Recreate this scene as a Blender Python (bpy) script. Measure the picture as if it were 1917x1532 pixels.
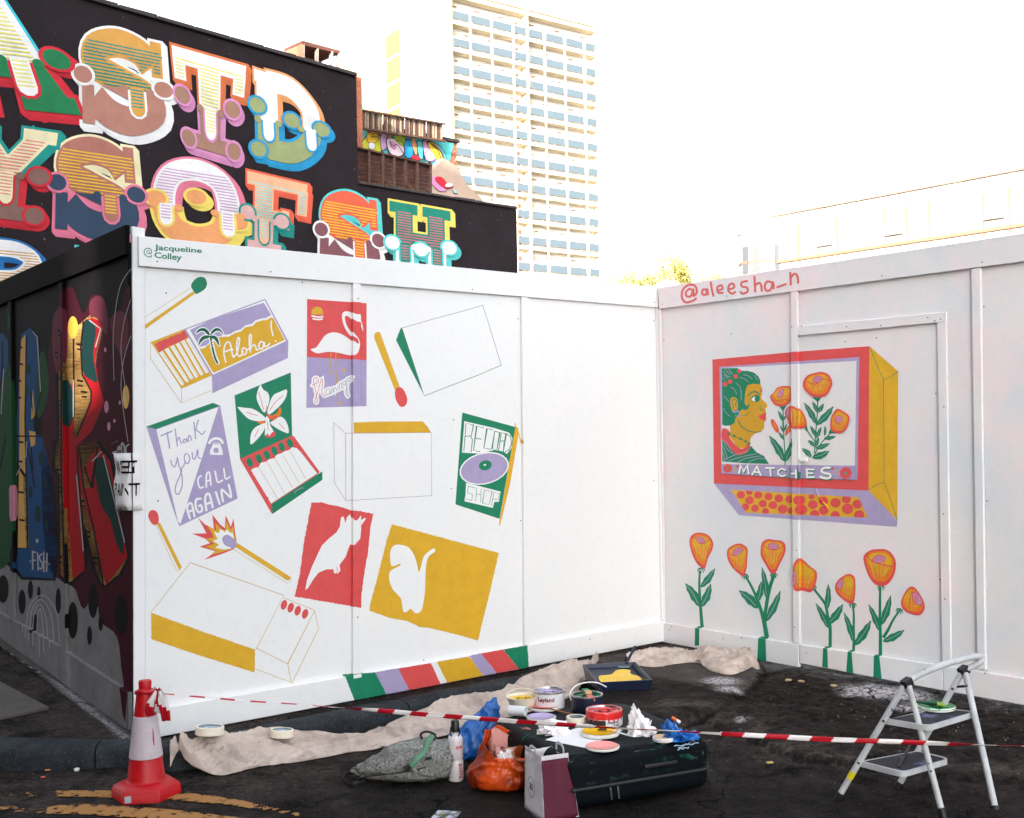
import bpy, bmesh, math, random
from math import pi, sin, cos, radians as rad
from mathutils import Vector, Matrix, noise
from mathutils.geometry import tessellate_polygon
random.seed(7)
for o in list(bpy.data.objects): bpy.data.objects.remove(o)
S = bpy.context.scene
COL = S.collection

# ------------------------------------------------------------------ camera
FPX, CX, CY = 2146.0, 958.5, 766.0
CAMP = Vector((0, 0, 1.45))
PITCH, ROLL = math.atan(47 / FPX), .0187
_X = Vector((1, 0, 0)); FWD = Vector((0, cos(PITCH), sin(PITCH))); _U = Vector((0, -sin(PITCH), cos(PITCH)))
CR = _X * cos(ROLL) - _U * sin(ROLL)
CU = _X * sin(ROLL) + _U * cos(ROLL)
cam_d = bpy.data.cameras.new('camera'); cam = bpy.data.objects.new('camera', cam_d); COL.objects.link(cam)
cam_d.sensor_width = 36; cam_d.lens = FPX * 36 / 1917; cam_d.clip_start = .05; cam_d.clip_end = 3000
cam.matrix_world = Matrix(((CR.x, CU.x, -FWD.x, 0), (CR.y, CU.y, -FWD.y, 0), (CR.z, CU.z, -FWD.z, CAMP.z), (0, 0, 0, 1)))
S.camera = cam

# ------------------------------------------------------------------ light
SUN_DIR = Vector((-.29, -.90, .30)).normalized()          # low evening sun behind the camera, hidden from the yard by added buildings out of view
w = bpy.data.worlds.new('World'); S.world = w; w.use_nodes = True
nt = w.node_tree; bg = nt.nodes['Background']
sky = nt.nodes.new('ShaderNodeTexSky'); sky.sky_type = 'NISHITA'; sky.sun_disc = False
sky.sun_elevation = math.asin(SUN_DIR.z); sky.sun_rotation = math.atan2(SUN_DIR.x, SUN_DIR.y)
sky.air_density = 1.0; sky.dust_density = 4.0; sky.ozone_density = 1.0
hs = nt.nodes.new('ShaderNodeHueSaturation'); hs.inputs['Saturation'].default_value = .35
nt.links.new(sky.outputs[0], hs.inputs['Color']); nt.links.new(hs.outputs[0], bg.inputs['Color'])
bg.inputs['Strength'].default_value = .15
sd = bpy.data.lights.new('sun', 'SUN'); sun = bpy.data.objects.new('sun', sd); COL.objects.link(sun)
sd.energy = 2.0; sd.angle = rad(.5); sd.color = (1, .95, .88)
sun.rotation_euler = SUN_DIR.to_track_quat('Z', 'Y').to_euler()
S.view_settings.view_transform = 'Standard'; S.view_settings.look = 'None'; S.view_settings.gamma = 1
S.view_settings.use_curve_mapping = False
S.view_settings.exposure = 2.40
S.render.engine = 'CYCLES'

# ------------------------------------------------------------------ projection helpers (pixels of the photograph -> points in the place)
def ray(x, y): return FWD * FPX + CR * (x - CX) - CU * (y - CY)
def G(x, y, z=0.):
    d = ray(x, y); return CAMP + d * ((z - CAMP.z) / d.z)
def at_depth(x, y, Y):
    d = ray(x, y); return CAMP + d * (Y / d.y)

class Plane:
    def __init__(s, O, u):
        s.O = O.copy(); s.u = Vector((u.x, u.y, 0)).normalized(); s.v = Vector((0, 0, 1))
        n = Vector((s.u.y, -s.u.x, 0))
        if n.dot(CAMP - O) < 0: n = -n
        s.n = n; s.raised = []
    def uv(s, x, y):
        d = ray(x, y); t = (s.O - CAMP).dot(s.n) / d.dot(s.n); P = CAMP + d * t
        return ((P - s.O).dot(s.u), P.z - s.O.z)
    def pt(s, u, v, off=0.): return s.O + s.u * u + s.v * v + s.n * off

def lin(c):
    c /= 255.
    return c / 12.92 if c <= .04045 else ((c + .055) / 1.055) ** 2.4

# ------------------------------------------------------------------ materials
MATS = {}
def mat(name, color=(.5, .5, .5), rough=.6, spec=.35, metal=0., mott=.0, mscale=6., bump=.0, bscale=60., color2=None, c2scale=3., c2lo=.45, c2hi=.62,
        speck=None, speck_scale=90., speck_t=.72, trans=0., coat=0., emit=0.):
    if name in MATS: return MATS[name]
    m = bpy.data.materials.new(name); m.use_nodes = True; MATS[name] = m
    t = m.node_tree; L = t.links.new; b = t.nodes['Principled BSDF']
    b.inputs['Roughness'].default_value = rough; b.inputs['Specular IOR Level'].default_value = spec; b.inputs['Metallic'].default_value = metal
    b.inputs['Coat Weight'].default_value = coat
    if trans: b.inputs['Transmission Weight'].default_value = trans
    tc = t.nodes.new('ShaderNodeNewGeometry')
    pos = tc.outputs['Position']
    cur = t.nodes.new('ShaderNodeRGB'); cur.outputs[0].default_value = (*color, 1); cur = cur.outputs[0]
    def nz(scale, detail=4., rg=.6):
        n = t.nodes.new('ShaderNodeTexNoise'); n.inputs['Scale'].default_value = scale; n.inputs['Detail'].default_value = detail
        n.inputs['Roughness'].default_value = rg; L(pos, n.inputs['Vector']); return n.outputs['Fac']
    def mix(fac, a, bcol, mode='MIX'):
        x = t.nodes.new('ShaderNodeMix'); x.data_type = 'RGBA'; x.blend_type = mode
        if isinstance(fac, float): x.inputs[0].default_value = fac
        else: L(fac, x.inputs[0])
        L(a, x.inputs[6])
        if isinstance(bcol, tuple): x.inputs[7].default_value = (*bcol, 1)
        else: L(bcol, x.inputs[7])
        return x.outputs[2]
    def ramp(f, lo, hi):
        r = t.nodes.new('ShaderNodeMapRange'); r.inputs[1].default_value = lo; r.inputs[2].default_value = hi; L(f, r.inputs[0]); return r.outputs[0]
    if color2 is not None: cur = mix(ramp(nz(c2scale, 6., .65), c2lo, c2hi), cur, color2)
    if mott:
        r = t.nodes.new('ShaderNodeMapRange'); r.inputs[1].default_value = .3; r.inputs[2].default_value = .7
        r.inputs[3].default_value = 1 - mott; r.inputs[4].default_value = 1 + mott * .6; L(nz(mscale, 5., .7), r.inputs[0])
        vm = t.nodes.new('ShaderNodeVectorMath'); vm.operation = 'SCALE'; L(cur, vm.inputs[0]); L(r.outputs[0], vm.inputs['Scale']); cur = vm.outputs[0]
    if speck is not None: cur = mix(ramp(nz(speck_scale, 2., .5), speck_t, speck_t + .03), cur, speck)
    L(cur, b.inputs['Base Color'])
    if emit: L(cur, b.inputs['Emission Color']); b.inputs['Emission Strength'].default_value = emit
    if bump:
        bp = t.nodes.new('ShaderNodeBump'); bp.inputs['Strength'].default_value = 1.; bp.inputs['Distance'].default_value = bump
        L(nz(bscale, 5., .65), bp.inputs['Height']); L(bp.outputs[0], b.inputs['Normal'])
    return m
def rgb(r, g, b, k=1.): return (lin(r) * k, lin(g) * k, lin(b) * k)

def paint(name, r, g, b, k=.86, mott=.09):
    return mat(name, rgb(r, g, b, k), rough=.5, spec=.3, mott=mott, mscale=14., bump=.0006, bscale=120.)
GREEN = paint('green paint', 26, 134, 98); LAV = paint('lavender paint', 176, 164, 204); RED = paint('coral red paint', 228, 86, 86)
YEL = paint('mustard yellow paint', 228, 178, 46); DKG = paint('dark green paint', 12, 96, 66); ORG = paint('orange paint', 240, 130, 40)
BLK = paint('black paint', 20, 17, 21); BLK.node_tree.nodes['Principled BSDF'].inputs['Specular IOR Level'].default_value = .06; BLK.node_tree.nodes['Principled BSDF'].inputs['Roughness'].default_value = .7
WHP = mat('white lettering paint', (.8, .8, .8), rough=.5)
LILAC = paint('lilac paint', 205, 150, 190)
SKIN = paint('ochre paint', 214, 162, 40)

# ------------------------------------------------------------------ object helpers
def prop(o, label=None, cat=None, group=None, kind=None):
    if label: o['label'] = label
    if cat: o['category'] = cat
    if group: o['group'] = group
    if kind: o['kind'] = kind
    return o
def empty(name, loc, label, cat, group=None):
    o = bpy.data.objects.new(name, None); COL.objects.link(o); o.location = loc; o.empty_display_size = .1
    bpy.context.view_layer.update()
    return prop(o, label, cat, group)
def link(name, me, mats, parent=None, smooth=False):
    o = bpy.data.objects.new(name, me); COL.objects.link(o)
    if not isinstance(mats, (list, tuple)): mats = [mats]
    for m in mats:
        me.materials.append(m)
    if smooth:
        for p in me.polygons: p.use_smooth = True
    if parent is not None:
        o.parent = parent
        o.matrix_parent_inverse = parent.matrix_world.inverted() if parent.type != 'EMPTY' or True else Matrix()
    return o
def from_bm(name, bm, mats, parent=None, smooth=False, normals=True):
    if normals: bmesh.ops.recalc_face_normals(bm, faces=bm.faces)
    me = bpy.data.meshes.new(name); bm.to_mesh(me); bm.free()
    return link(name, me, mats, parent, smooth)
def from_py(name, v, f, mats, parent=None, smooth=False, mi=None):
    me = bpy.data.meshes.new(name); me.from_pydata([tuple(p) for p in v], [], f)
    if mi: me.polygons.foreach_set('material_index', mi)
    me.update(); return link(name, me, mats, parent, smooth)

def slab(name, pts, dvec, m, parent=None, bev=0.):
    """pts: outline of the front face (world points); dvec: vector to the back face"""
    bm = bmesh.new(); fr = [bm.verts.new(p) for p in pts]; bk = [bm.verts.new(Vector(p) + dvec) for p in pts]
    bm.faces.new(fr); bm.faces.new(bk[::-1]); n = len(pts)
    for i in range(n): bm.faces.new((fr[i], bk[i], bk[(i + 1) % n], fr[(i + 1) % n]))
    if bev: bmesh.ops.bevel(bm, geom=bm.edges[:], offset=bev, segments=1, affect='EDGES')
    return from_bm(name, bm, m, parent)
def board(name, pl, px, off0, thick, m, parent=None, bev=.0015, uvs=False):
    q = [p if uvs else pl.uv(*p) for p in px]
    return slab(name, [pl.pt(u, v, off0 + thick) for u, v in q], -pl.n * thick, m, parent, bev)
def box(name, c, size, m, parent=None, rot=None, bev=0., seg=2, smooth=False):
    bm = bmesh.new(); bmesh.ops.create_cube(bm, size=1); M = Matrix.Diagonal((*size, 1))
    bmesh.ops.transform(bm, matrix=M, verts=bm.verts)
    if bev: bmesh.ops.bevel(bm, geom=bm.edges[:], offset=bev, segments=seg, affect='EDGES', profile=.6)
    R = rot if rot is not None else Matrix()
    bmesh.ops.transform(bm, matrix=Matrix.Translation(c) @ R.to_4x4(), verts=bm.verts)
    return from_bm(name, bm, m, parent, smooth)
def lathe(name, prof, c, m, parent=None, n=40, rot=None, cap=True, smooth=True, mi=None, close=False):
    """prof: (r, z) list; mi: material index per profile segment"""
    v, f, ix = [], [], []
    for r, z in prof:
        for i in range(n):
            a = 2 * pi * i / n; v.append(Vector((r * cos(a), r * sin(a), z)))
    k = len(prof)
    for j in range(k if close else k - 1):
        j2 = (j + 1) % k
        for i in range(n):
            f.append((j * n + i, j * n + (i + 1) % n, j2 * n + (i + 1) % n, j2 * n + i)); ix.append(mi[j] if mi else 0)
    if cap and not close:
        f.append(tuple(range(n))[::-1]); ix.append(mi[0] if mi else 0)
        f.append(tuple((k - 1) * n + i for i in range(n))); ix.append(mi[-1] if mi else 0)
    R = (Matrix.Translation(c) @ (rot.to_4x4() if rot is not None else Matrix()))
    o = from_py(name, [R @ p for p in v], f, m, parent, smooth, ix)
    if smooth:
        for e in (o.data.polygons[-1], o.data.polygons[-2]):
            if cap and not close: e.use_smooth = False
        o.data.set_sharp_from_angle(angle=rad(38))
    return o
def tube(name, pts, r, m, parent=None, n=10, sub=6, closed=False, flat=None, cap=True):
    """tube through smooth path; r number or per-point list; flat=(a,b) elliptical"""
    pts = [Vector(p) for p in pts]
    rs = r if isinstance(r, (list, tuple)) else [r] * len(pts)
    P, RR = [], []
    if sub > 1:
        K = len(pts); last = K if closed else K - 1
        for i in range(last):
            g = lambda j: pts[j % K] if closed else pts[min(max(j, 0), K - 1)]
            for s_ in range(sub):
                t = s_ / sub; P.append(cr(g(i - 1), g(i), g(i + 1), g(i + 2), t)); RR.append(rs[i] * (1 - t) + rs[(i + 1) % K] * t)
        if not closed: P.append(pts[-1]); RR.append(rs[-1])
    else: P, RR = pts, rs
    v, f = [], []; N = len(P); up = Vector((0, 0, 1)); prev = None
    for i in range(N):
        d = (P[(i + 1) % N] - P[i - 1]) if closed else (P[min(i + 1, N - 1)] - P[max(i - 1, 0)])
        d = d.normalized() if d.length > 1e-9 else Vector((0, 0, 1))
        if prev is None:
            a = d.cross(up); a = a.normalized() if a.length > .05 else d.cross(Vector((1, 0, 0))).normalized()
        else:
            a = (prev - d * prev.dot(d)); a = a.normalized() if a.length > 1e-6 else prev
        prev = a; b = d.cross(a)
        fa, fb = flat if flat else (1, 1)
        for k in range(n):
            t = 2 * pi * k / n; v.append(P[i] + (a * cos(t) * fa + b * sin(t) * fb) * RR[i])
    for i in range(N if closed else N - 1):
        j = (i + 1) % N
        for k in range(n): f.append((i * n + k, i * n + (k + 1) % n, j * n + (k + 1) % n, j * n + k))
    if not closed and cap: f.append(tuple(range(n))[::-1]); f.append(tuple((N - 1) * n + k for k in range(n)))
    bm = bmesh.new(); vs = [bm.verts.new(p) for p in v]
    for q in f:
        try: bm.faces.new([vs[i] for i in q])
        except ValueError: pass
    o = from_bm(name, bm, m, parent, True)
    o.data.set_sharp_from_angle(angle=rad(50))
    return o
def cr(a, b, c, d, t):
    return .5 * ((2 * b) + (c - a) * t + (2 * a - 5 * b + 4 * c - d) * t * t + (3 * b - a - 3 * c + d) * t ** 3)
def smooth2(pts, closed=False, sub=6):
    P = [Vector((p[0], p[1])) for p in pts]; K = len(P); out = []
    g = (lambda j: P[j % K]) if closed else (lambda j: P[min(max(j, 0), K - 1)])
    for i in range(K if closed else K - 1):
        for s_ in range(sub): out.append(cr(g(i - 1), g(i), g(i + 1), g(i + 2), s_ / sub))
    if not closed: out.append(P[-1])
    return out

# ------------------------------------------------------------------ painted marks on a wall
def clip_half(poly, a, b, keep_left=True):
    """split convex poly by line a->b; returns (left, right)"""
    L_, R_ = [], []; n = len(poly); ex, ey = b[0] - a[0], b[1] - a[1]
    ds = [ex * (p[1] - a[1]) - ey * (p[0] - a[0]) for p in poly]
    for i in range(n):
        p, q = poly[i], poly[(i + 1) % n]; dp, dq = ds[i], ds[(i + 1) % n]
        if dp >= 0: L_.append(p)
        if dp <= 0: R_.append(p)
        if dp * dq < 0:
            t = dp / (dp - dq); x = (p[0] + (q[0] - p[0]) * t, p[1] + (q[1] - p[1]) * t)
            L_.append(x); R_.append(x)
    return L_, R_
def area(p):
    return abs(sum(p[i][0] * p[(i + 1) % len(p)][1] - p[(i + 1) % len(p)][0] * p[i][1] for i in range(len(p)))) / 2

class Paint:
    def __init__(s, plane, name, parent, eps=.0007, dl=.00003, label=None):
        s.pl, s.name, s.parent, s.eps, s.dl, s.label = plane, name, parent, eps, dl, label
        s.layer = 0; s.v = []; s.f = []; s.mi = []; s.mats = []; s.T = lambda x, y: (x, y)
    def frame(s, x0, y0, k):
        s.T = lambda x, y: (x0 + x / k, y0 + y / k); return s
    def quadmap(s, q):
        """unit square (0..1, y down) to four photo points TL TR BR BL"""
        def T(x, y):
            a = (q[0][0] * (1 - x) + q[1][0] * x, q[0][1] * (1 - x) + q[1][1] * x)
            b = (q[3][0] * (1 - x) + q[2][0] * x, q[3][1] * (1 - x) + q[2][1] * x)
            return (a[0] * (1 - y) + b[0] * y, a[1] * (1 - y) + b[1] * y)
        s.T = T; return s
    def _m(s, m):
        if m not in s.mats: s.mats.append(m)
        return s.mats.index(m)
    def _emit(s, poly, off, k):
        if len(poly) < 3 or area(poly) < 1e-8: return
        b = len(s.v); s.v += [s.pl.pt(p[0], p[1], off) for p in poly]; s.f.append(tuple(range(b, b + len(poly)))); s.mi.append(k)
    def conv(s, poly, m, extra=0.):
        """convex polygon in wall (u, v)"""
        k = s._m(m); e = s.eps + s.layer * s.dl + extra
        rest = [poly]
        for q, h in s.pl.raised:
            nxt = []
            for c in rest:
                us = [p[0] for p in c]; vs = [p[1] for p in c]
                if max(us) < min(a[0] for a in q) or min(us) > max(a[0] for a in q) or max(vs) < min(a[1] for a in q) or min(vs) > max(a[1] for a in q):
                    nxt.append(c); continue
                cur = c
                for i in range(4):
                    inn, out = clip_half(cur, q[i], q[(i + 1) % 4])
                    if len(out) > 2 and area(out) > 1e-9: nxt.append(out)
                    cur = inn
                    if len(cur) < 3: break
                if len(cur) > 2 and area(cur) > 1e-9:
                    s._emit(cur, h + e, k)
                    n = len(cur)
                    for i in range(n):                       # paint carried over the side of the batten
                        p, r = cur[i], cur[(i + 1) % n]
                        for j in range(4):
                            a, b = q[j], q[(j + 1) % 4]; ex, ey = b[0] - a[0], b[1] - a[1]; Ln = math.hypot(ex, ey)
                            if all(abs(ex * (z[1] - a[1]) - ey * (z[0] - a[0])) / Ln < 1e-6 for z in (p, r)):
                                nx, ny = ey / Ln * e, -ex / Ln * e
                                w0 = len(s.v); s.v += [s.pl.pt(p[0] + nx, p[1] + ny, e), s.pl.pt(r[0] + nx, r[1] + ny, e), s.pl.pt(r[0] + nx, r[1] + ny, h + e), s.pl.pt(p[0] + nx, p[1] + ny, h + e)]
                                s.f.append((w0, w0 + 1, w0 + 2, w0 + 3)); s.mi.append(k)
            rest = nxt
        for c in rest: s._emit(c, e, k)
    def tri_uv(s, loops):
        vv = [[Vector((p[0], p[1], 0)) for p in l] for l in loops]; flat = [p for l in vv for p in l]
        return [[(flat[i].x, flat[i].y) for i in t] for t in tessellate_polygon(vv)]
    def poly(s, m, pts, smooth=False, holes=(), rough=0., sub=6, same=False):
        if not same: s.layer += 1
        if smooth: pts = smooth2(pts, True, sub)
        if rough:
            o = []; K = len(pts)
            for i in range(K):
                a, b = pts[i], pts[(i + 1) % K]; L_ = math.hypot(b[0] - a[0], b[1] - a[1]); n = max(1, int(L_ / (rough * 3)))
                for j in range(n):
                    t = j / n; x, y = a[0] + (b[0] - a[0]) * t, a[1] + (b[1] - a[1]) * t
                    r = random.uniform(-1, 1) * rough; dx, dy = (b[1] - a[1]) / (L_ + 1e-6), -(b[0] - a[0]) / (L_ + 1e-6)
                    o.append((x + dx * r * (j > 0), y + dy * r * (j > 0)))
            pts = o
        loops = [[s.pl.uv(*s.T(p[0], p[1])) for p in pts]] + [[s.pl.uv(*s.T(p[0], p[1])) for p in h] for h in holes]
        for t in s.tri_uv(loops): s.conv(t, m)
        return s
    def ell(s, m, cx, cy, rx, ry=None, rot=0., n=22, same=False, a0=0, a1=2 * pi):
        ry = rx if ry is None else ry; c, d = cos(rot), sin(rot)
        P = []
        for i in range(n if a1 - a0 > 6.2 else n + 1):
            a = a0 + (a1 - a0) * i / n; x, y = rx * cos(a), ry * sin(a); P.append((cx + x * c - y * d, cy + x * d + y * c))
        return s.poly(m, P, same=same)
    def stroke(s, m, pts, wd, smooth=True, closed=False, caps=True, sub=6, same=False, band=None, flatcap=0.):
        if not same: s.layer += 1
        P = smooth2(pts, closed, sub) if smooth and len(pts) > 2 else [Vector((p[0], p[1])) for p in pts]
        K = len(P); W_ = wd if callable(wd) else (lambda t: wd)
        if flatcap and not closed:
            P[0] = P[0] + (P[0] - P[1]).normalized() * flatcap; P[-1] = P[-1] + (P[-1] - P[-2]).normalized() * flatcap
        Lf, Rt = [], []
        for i in range(K):
            d = (P[(i + 1) % K] - P[i - 1]) if closed else (P[min(i + 1, K - 1)] - P[max(i - 1, 0)])
            if d.length < 1e-9: d = Vector((1, 0))
            d.normalize(); nn = Vector((-d.y, d.x)); h = W_(i / max(1, K - 1)) / 2
            if not closed and 0 < i < K - 1:
                e1 = (P[i] - P[i - 1]); e2 = (P[i + 1] - P[i])
                if e1.length > 1e-9 and e2.length > 1e-9:
                    c_ = max(.5, nn.dot(Vector((-e1.y, e1.x)).normalized())); h /= c_
            Lf.append(P[i] + nn * h); Rt.append(P[i] - nn * h)
        rng = range(K if closed else K - 1)
        for i in rng:
            j = (i + 1) % K
            q = [Lf[i], Lf[j], Rt[j], Rt[i]]
            s._q(q, m, 4e-6 * i, band)
        if caps and not closed and not flatcap:
            for P0, A, B, sg, ei in ((P[0], Lf[0], Rt[0], 1, -1), (P[-1], Lf[-1], Rt[-1], -1, K)):
                r = (A - B).length / 2; a0 = math.atan2(A.y - P0.y, A.x - P0.x)
                arc = [P0 + Vector((cos(a0 + sg * pi * k / 5), sin(a0 + sg * pi * k / 5))) * r for k in range(6)]
                s._q(arc, m, 4e-6 * max(ei, 0), band)
        return s
    def _q(s, q, m, ex, band=None):
        parts = [q]
        if band:                                            # keep y0<=y<=y1 in local coordinates
            y0, y1 = band
            c = [(p[0], p[1]) for p in q]
            c = clip_half(c, (-1e5, y0), (1e5, y0))[0]
            if len(c) > 2: c = clip_half(c, (1e5, y1), (-1e5, y1))[0]
            if len(c) < 3: return
            parts = [c]
        for c in parts:
            uv = [s.pl.uv(*s.T(p[0], p[1])) for p in c]
            if len(uv) == 4:
                s.conv(uv[:3], m, ex); s.conv([uv[0], uv[2], uv[3]], m, ex)
            else: s.conv(uv, m, ex)
    def done(s):
        me = bpy.data.meshes.new(s.name); me.from_pydata([tuple(p) for p in s.v], [], s.f); me.polygons.foreach_set('material_index', s.mi)
        me.update(); o = link(s.name, me, s.mats, s.parent)
        # faces look out of the wall
        bm = bmesh.new(); bm.from_mesh(me)
        fl = [f for f in bm.faces if f.normal.dot(s.pl.n) < -.3]
        bmesh.ops.reverse_faces(bm, faces=fl); bm.to_mesh(me); bm.free()
        if s.label: o['label'] = s.label
        return o

def text_mesh(body, size=1., bold=0.):
    """2D faces of a text in the built-in font: list of (list of (x, y))"""
    cu = bpy.data.curves.new('lettering', 'FONT'); cu.body = body; cu.size = size; cu.resolution_u = 4; cu.offset = bold
    ob = bpy.data.objects.new('lettering', cu); COL.objects.link(ob)
    dg = bpy.context.evaluated_depsgraph_get(); me = bpy.data.meshes.new_from_object(ob.evaluated_get(dg))
    F_ = [[(me.vertices[i].co.x, me.vertices[i].co.y) for i in p.vertices] for p in me.polygons]
    bpy.data.objects.remove(ob); bpy.data.curves.remove(cu); bpy.data.meshes.remove(me)
    xs = [p[0] for f in F_ for p in f]; ys = [p[1] for f in F_ for p in f]
    return F_, min(xs), max(xs), min(ys), max(ys)
def text_on(P, m, body, quad, bold=.01, sink=True):
    """fit a text into four photo points TL TR BR BL of the current frame"""
    F_, x0, x1, y0, y1 = text_mesh(body, 1., bold); P.layer += 1
    T0 = P.T
    for f in F_:
        pts = []
        for x, y in f:
            a = (x - x0) / (x1 - x0); b = 1 - (y - y0) / (y1 - y0)
            t = tuple(quad[0][k] * (1 - a) + quad[1][k] * a for k in (0, 1)); d = tuple(quad[3][k] * (1 - a) + quad[2][k] * a for k in (0, 1))
            pts.append((t[0] * (1 - b) + d[0] * b, t[1] * (1 - b) + d[1] * b))
        uv = [P.pl.uv(*T0(*p)) for p in pts]
        for t in (P.tri_uv([uv]) if len(uv) > 3 else [uv]): P.conv(t, m)

# ------------------------------------------------------------------ ground levels
ROAD = -.09
A = G(250, 1390); B = G(1243, 1202)
UW = (B - A).normalized(); PERP = Vector((UW.y, -UW.x, 0))
W = Plane(A, UW); R = Plane(B, PERP); D = Plane(A, -PERP)
# ================================================================== GROUND
def pxpath(pts, z=0.): return [Vector((G(x, y, z).x, G(x, y, z).y)) for x, y in pts]
def wpt(u, d): p = W.pt(u, 0) + W.n * d; return Vector((p.x, p.y))
# edge of the raised pavement (pavement lies to the left of / behind this line)
kerb_line = pxpath([(-900, 1402), (-300, 1402), (0, 1402), (110, 1401), (190, 1398), (240, 1396)]) 
kerb_line += [wpt(.12, .27), wpt(.5, .25), wpt(1.2, .245), wpt(2.0, .24), wpt(2.6, .24)]
edge_line = [wpt(2.6, .24), wpt(2.72, .5)] + pxpath([(1075, 1318), (1110, 1332), (1190, 1340), (1260, 1342), (1310, 1335), (1350, 1318), (1385, 1296), (1408, 1274), (1425, 1250), (1432, 1236)])
full_line = kerb_line + edge_line[1:]
back = [Vector((B.x + .3, B.y + .3)), Vector((B.x + 60, B.y + 60)), Vector((-80, 90)), Vector((-80, kerb_line[0].y))]
PAV = full_line + back
def inside(p, poly):
    c = False; j = len(poly) - 1; x, y = p.x, p.y
    for i in range(len(poly)):
        a, b = poly[i], poly[j]
        if (a.y > y) != (b.y > y) and x < (b.x - a.x) * (y - a.y) / (b.y - a.y) + a.x: c = not c
        j = i
    return c
def dline(p, line):
    best = 1e9
    for i in range(len(line) - 1):
        a, b = line[i], line[i + 1]; ab = b - a; t = max(0, min(1, (p - a).dot(ab) / max(ab.length_squared, 1e-9)))
        best = min(best, (p - a - ab * t).length)
    return best
lip_line = pxpath([(1280, 1352), (1340, 1376), (1400, 1396), (1470, 1424), (1530, 1438), (1600, 1447), (1680, 1462), (1800, 1478), (2100, 1500)], -.08)
def sstep(a, b, x): t = max(0., min(1., (x - a) / (b - a))); return t * t * (3 - 2 * t)
nD = D.n; 
def side_rise(x, y):
    q = Vector((x, y, 0)) - A; d = q.dot(nD); u = q.dot(-PERP)
    return .105 * max(0, u) * sstep(-.05, .05, d) if u > 0 else 0.
def zg(x, y, fine=True):
    p = Vector((x, y))
    if abs(x) > 9 or y > 14 or y < 1.5:
        z = 0. if inside(p, PAV) else ROAD
        return z
    dk = dline(p, kerb_line); de = dline(p, edge_line)
    n1 = noise.noise(Vector((x * 9, y * 9, 0))) * .02 + noise.noise(Vector((x * 30, y * 30, 3))) * .008
    ins = inside(p, PAV)
    d = min(dk, de) * (1 if ins else -1)
    if de < dk: t = sstep(-.02, .05, d + n1 * 1.2)
    else: t = sstep(-.02, .02, d - .05)
    # rough dirt right of the broken edge
    qq = Vector((x, y, 0)) - B; uR = qq.dot(PERP); dR = qq.dot(R.n)
    dirt = 0.
    if uR > .8 and dR > -.1:
        dirt = sstep(.8, 1.1, uR) * (1 - sstep(1.1, 1.9, dR + n1 * 8))
    low = ROAD + dirt * .06
    if dirt > 0:
        low += dirt * (noise.noise(Vector((x * 14, y * 14, 7))) * .014 + noise.noise(Vector((x * 45, y * 45, 9))) * .007)
    # shallow lip of worn asphalt between the dirt and the road
    if 0 < x < 6:
        dl = dline(p, lip_line)
        if dl < .6:
            # far side of the lip is a little higher
            yl = None
            for i in range(len(lip_line) - 1):
                a, b = lip_line[i], lip_line[i + 1]
                if a.x <= x <= b.x or b.x <= x <= a.x: yl = a.y + (b.y - a.y) * (x - a.x) / (b.x - a.x + 1e-9)
            if yl is not None: low += .018 * sstep(-.01, .02, y - yl + n1 * .8) * (1 - sstep(.3, .6, dl))
    z = low + (0. - low) * t + side_rise(x, y) * t
    if fine: z += noise.noise(Vector((x * 2.2, y * 2.2, 1))) * .004 + noise.noise(Vector((x * 60, y * 60, 5))) * .0012
    return z

def axis(lo, hi, step, far):
    a = []; x = lo
    while x <= hi: a.append(x); x += step
    g = step
    pre, post = [], []; x = lo; s_ = step
    while x > -far: s_ *= 1.5; x -= s_; pre.append(x)
    x = a[-1]; s_ = step
    while x < far: s_ *= 1.5; x += s_; post.append(x)
    return pre[::-1] + a + post
xs = axis(-2.9, 3.0, .0245, 900); ys = axis(3.9, 9.2, .0245, 900)
gv = []; gm = []
for y in ys:
    for x in xs:
        z = zg(x, y); gv.append((x, y, z))
nx = len(xs)
gf = [(j * nx + i, j * nx + i + 1, (j + 1) * nx + i + 1, (j + 1) * nx + i) for j in range(len(ys) - 1) for i in range(nx - 1)]

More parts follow.
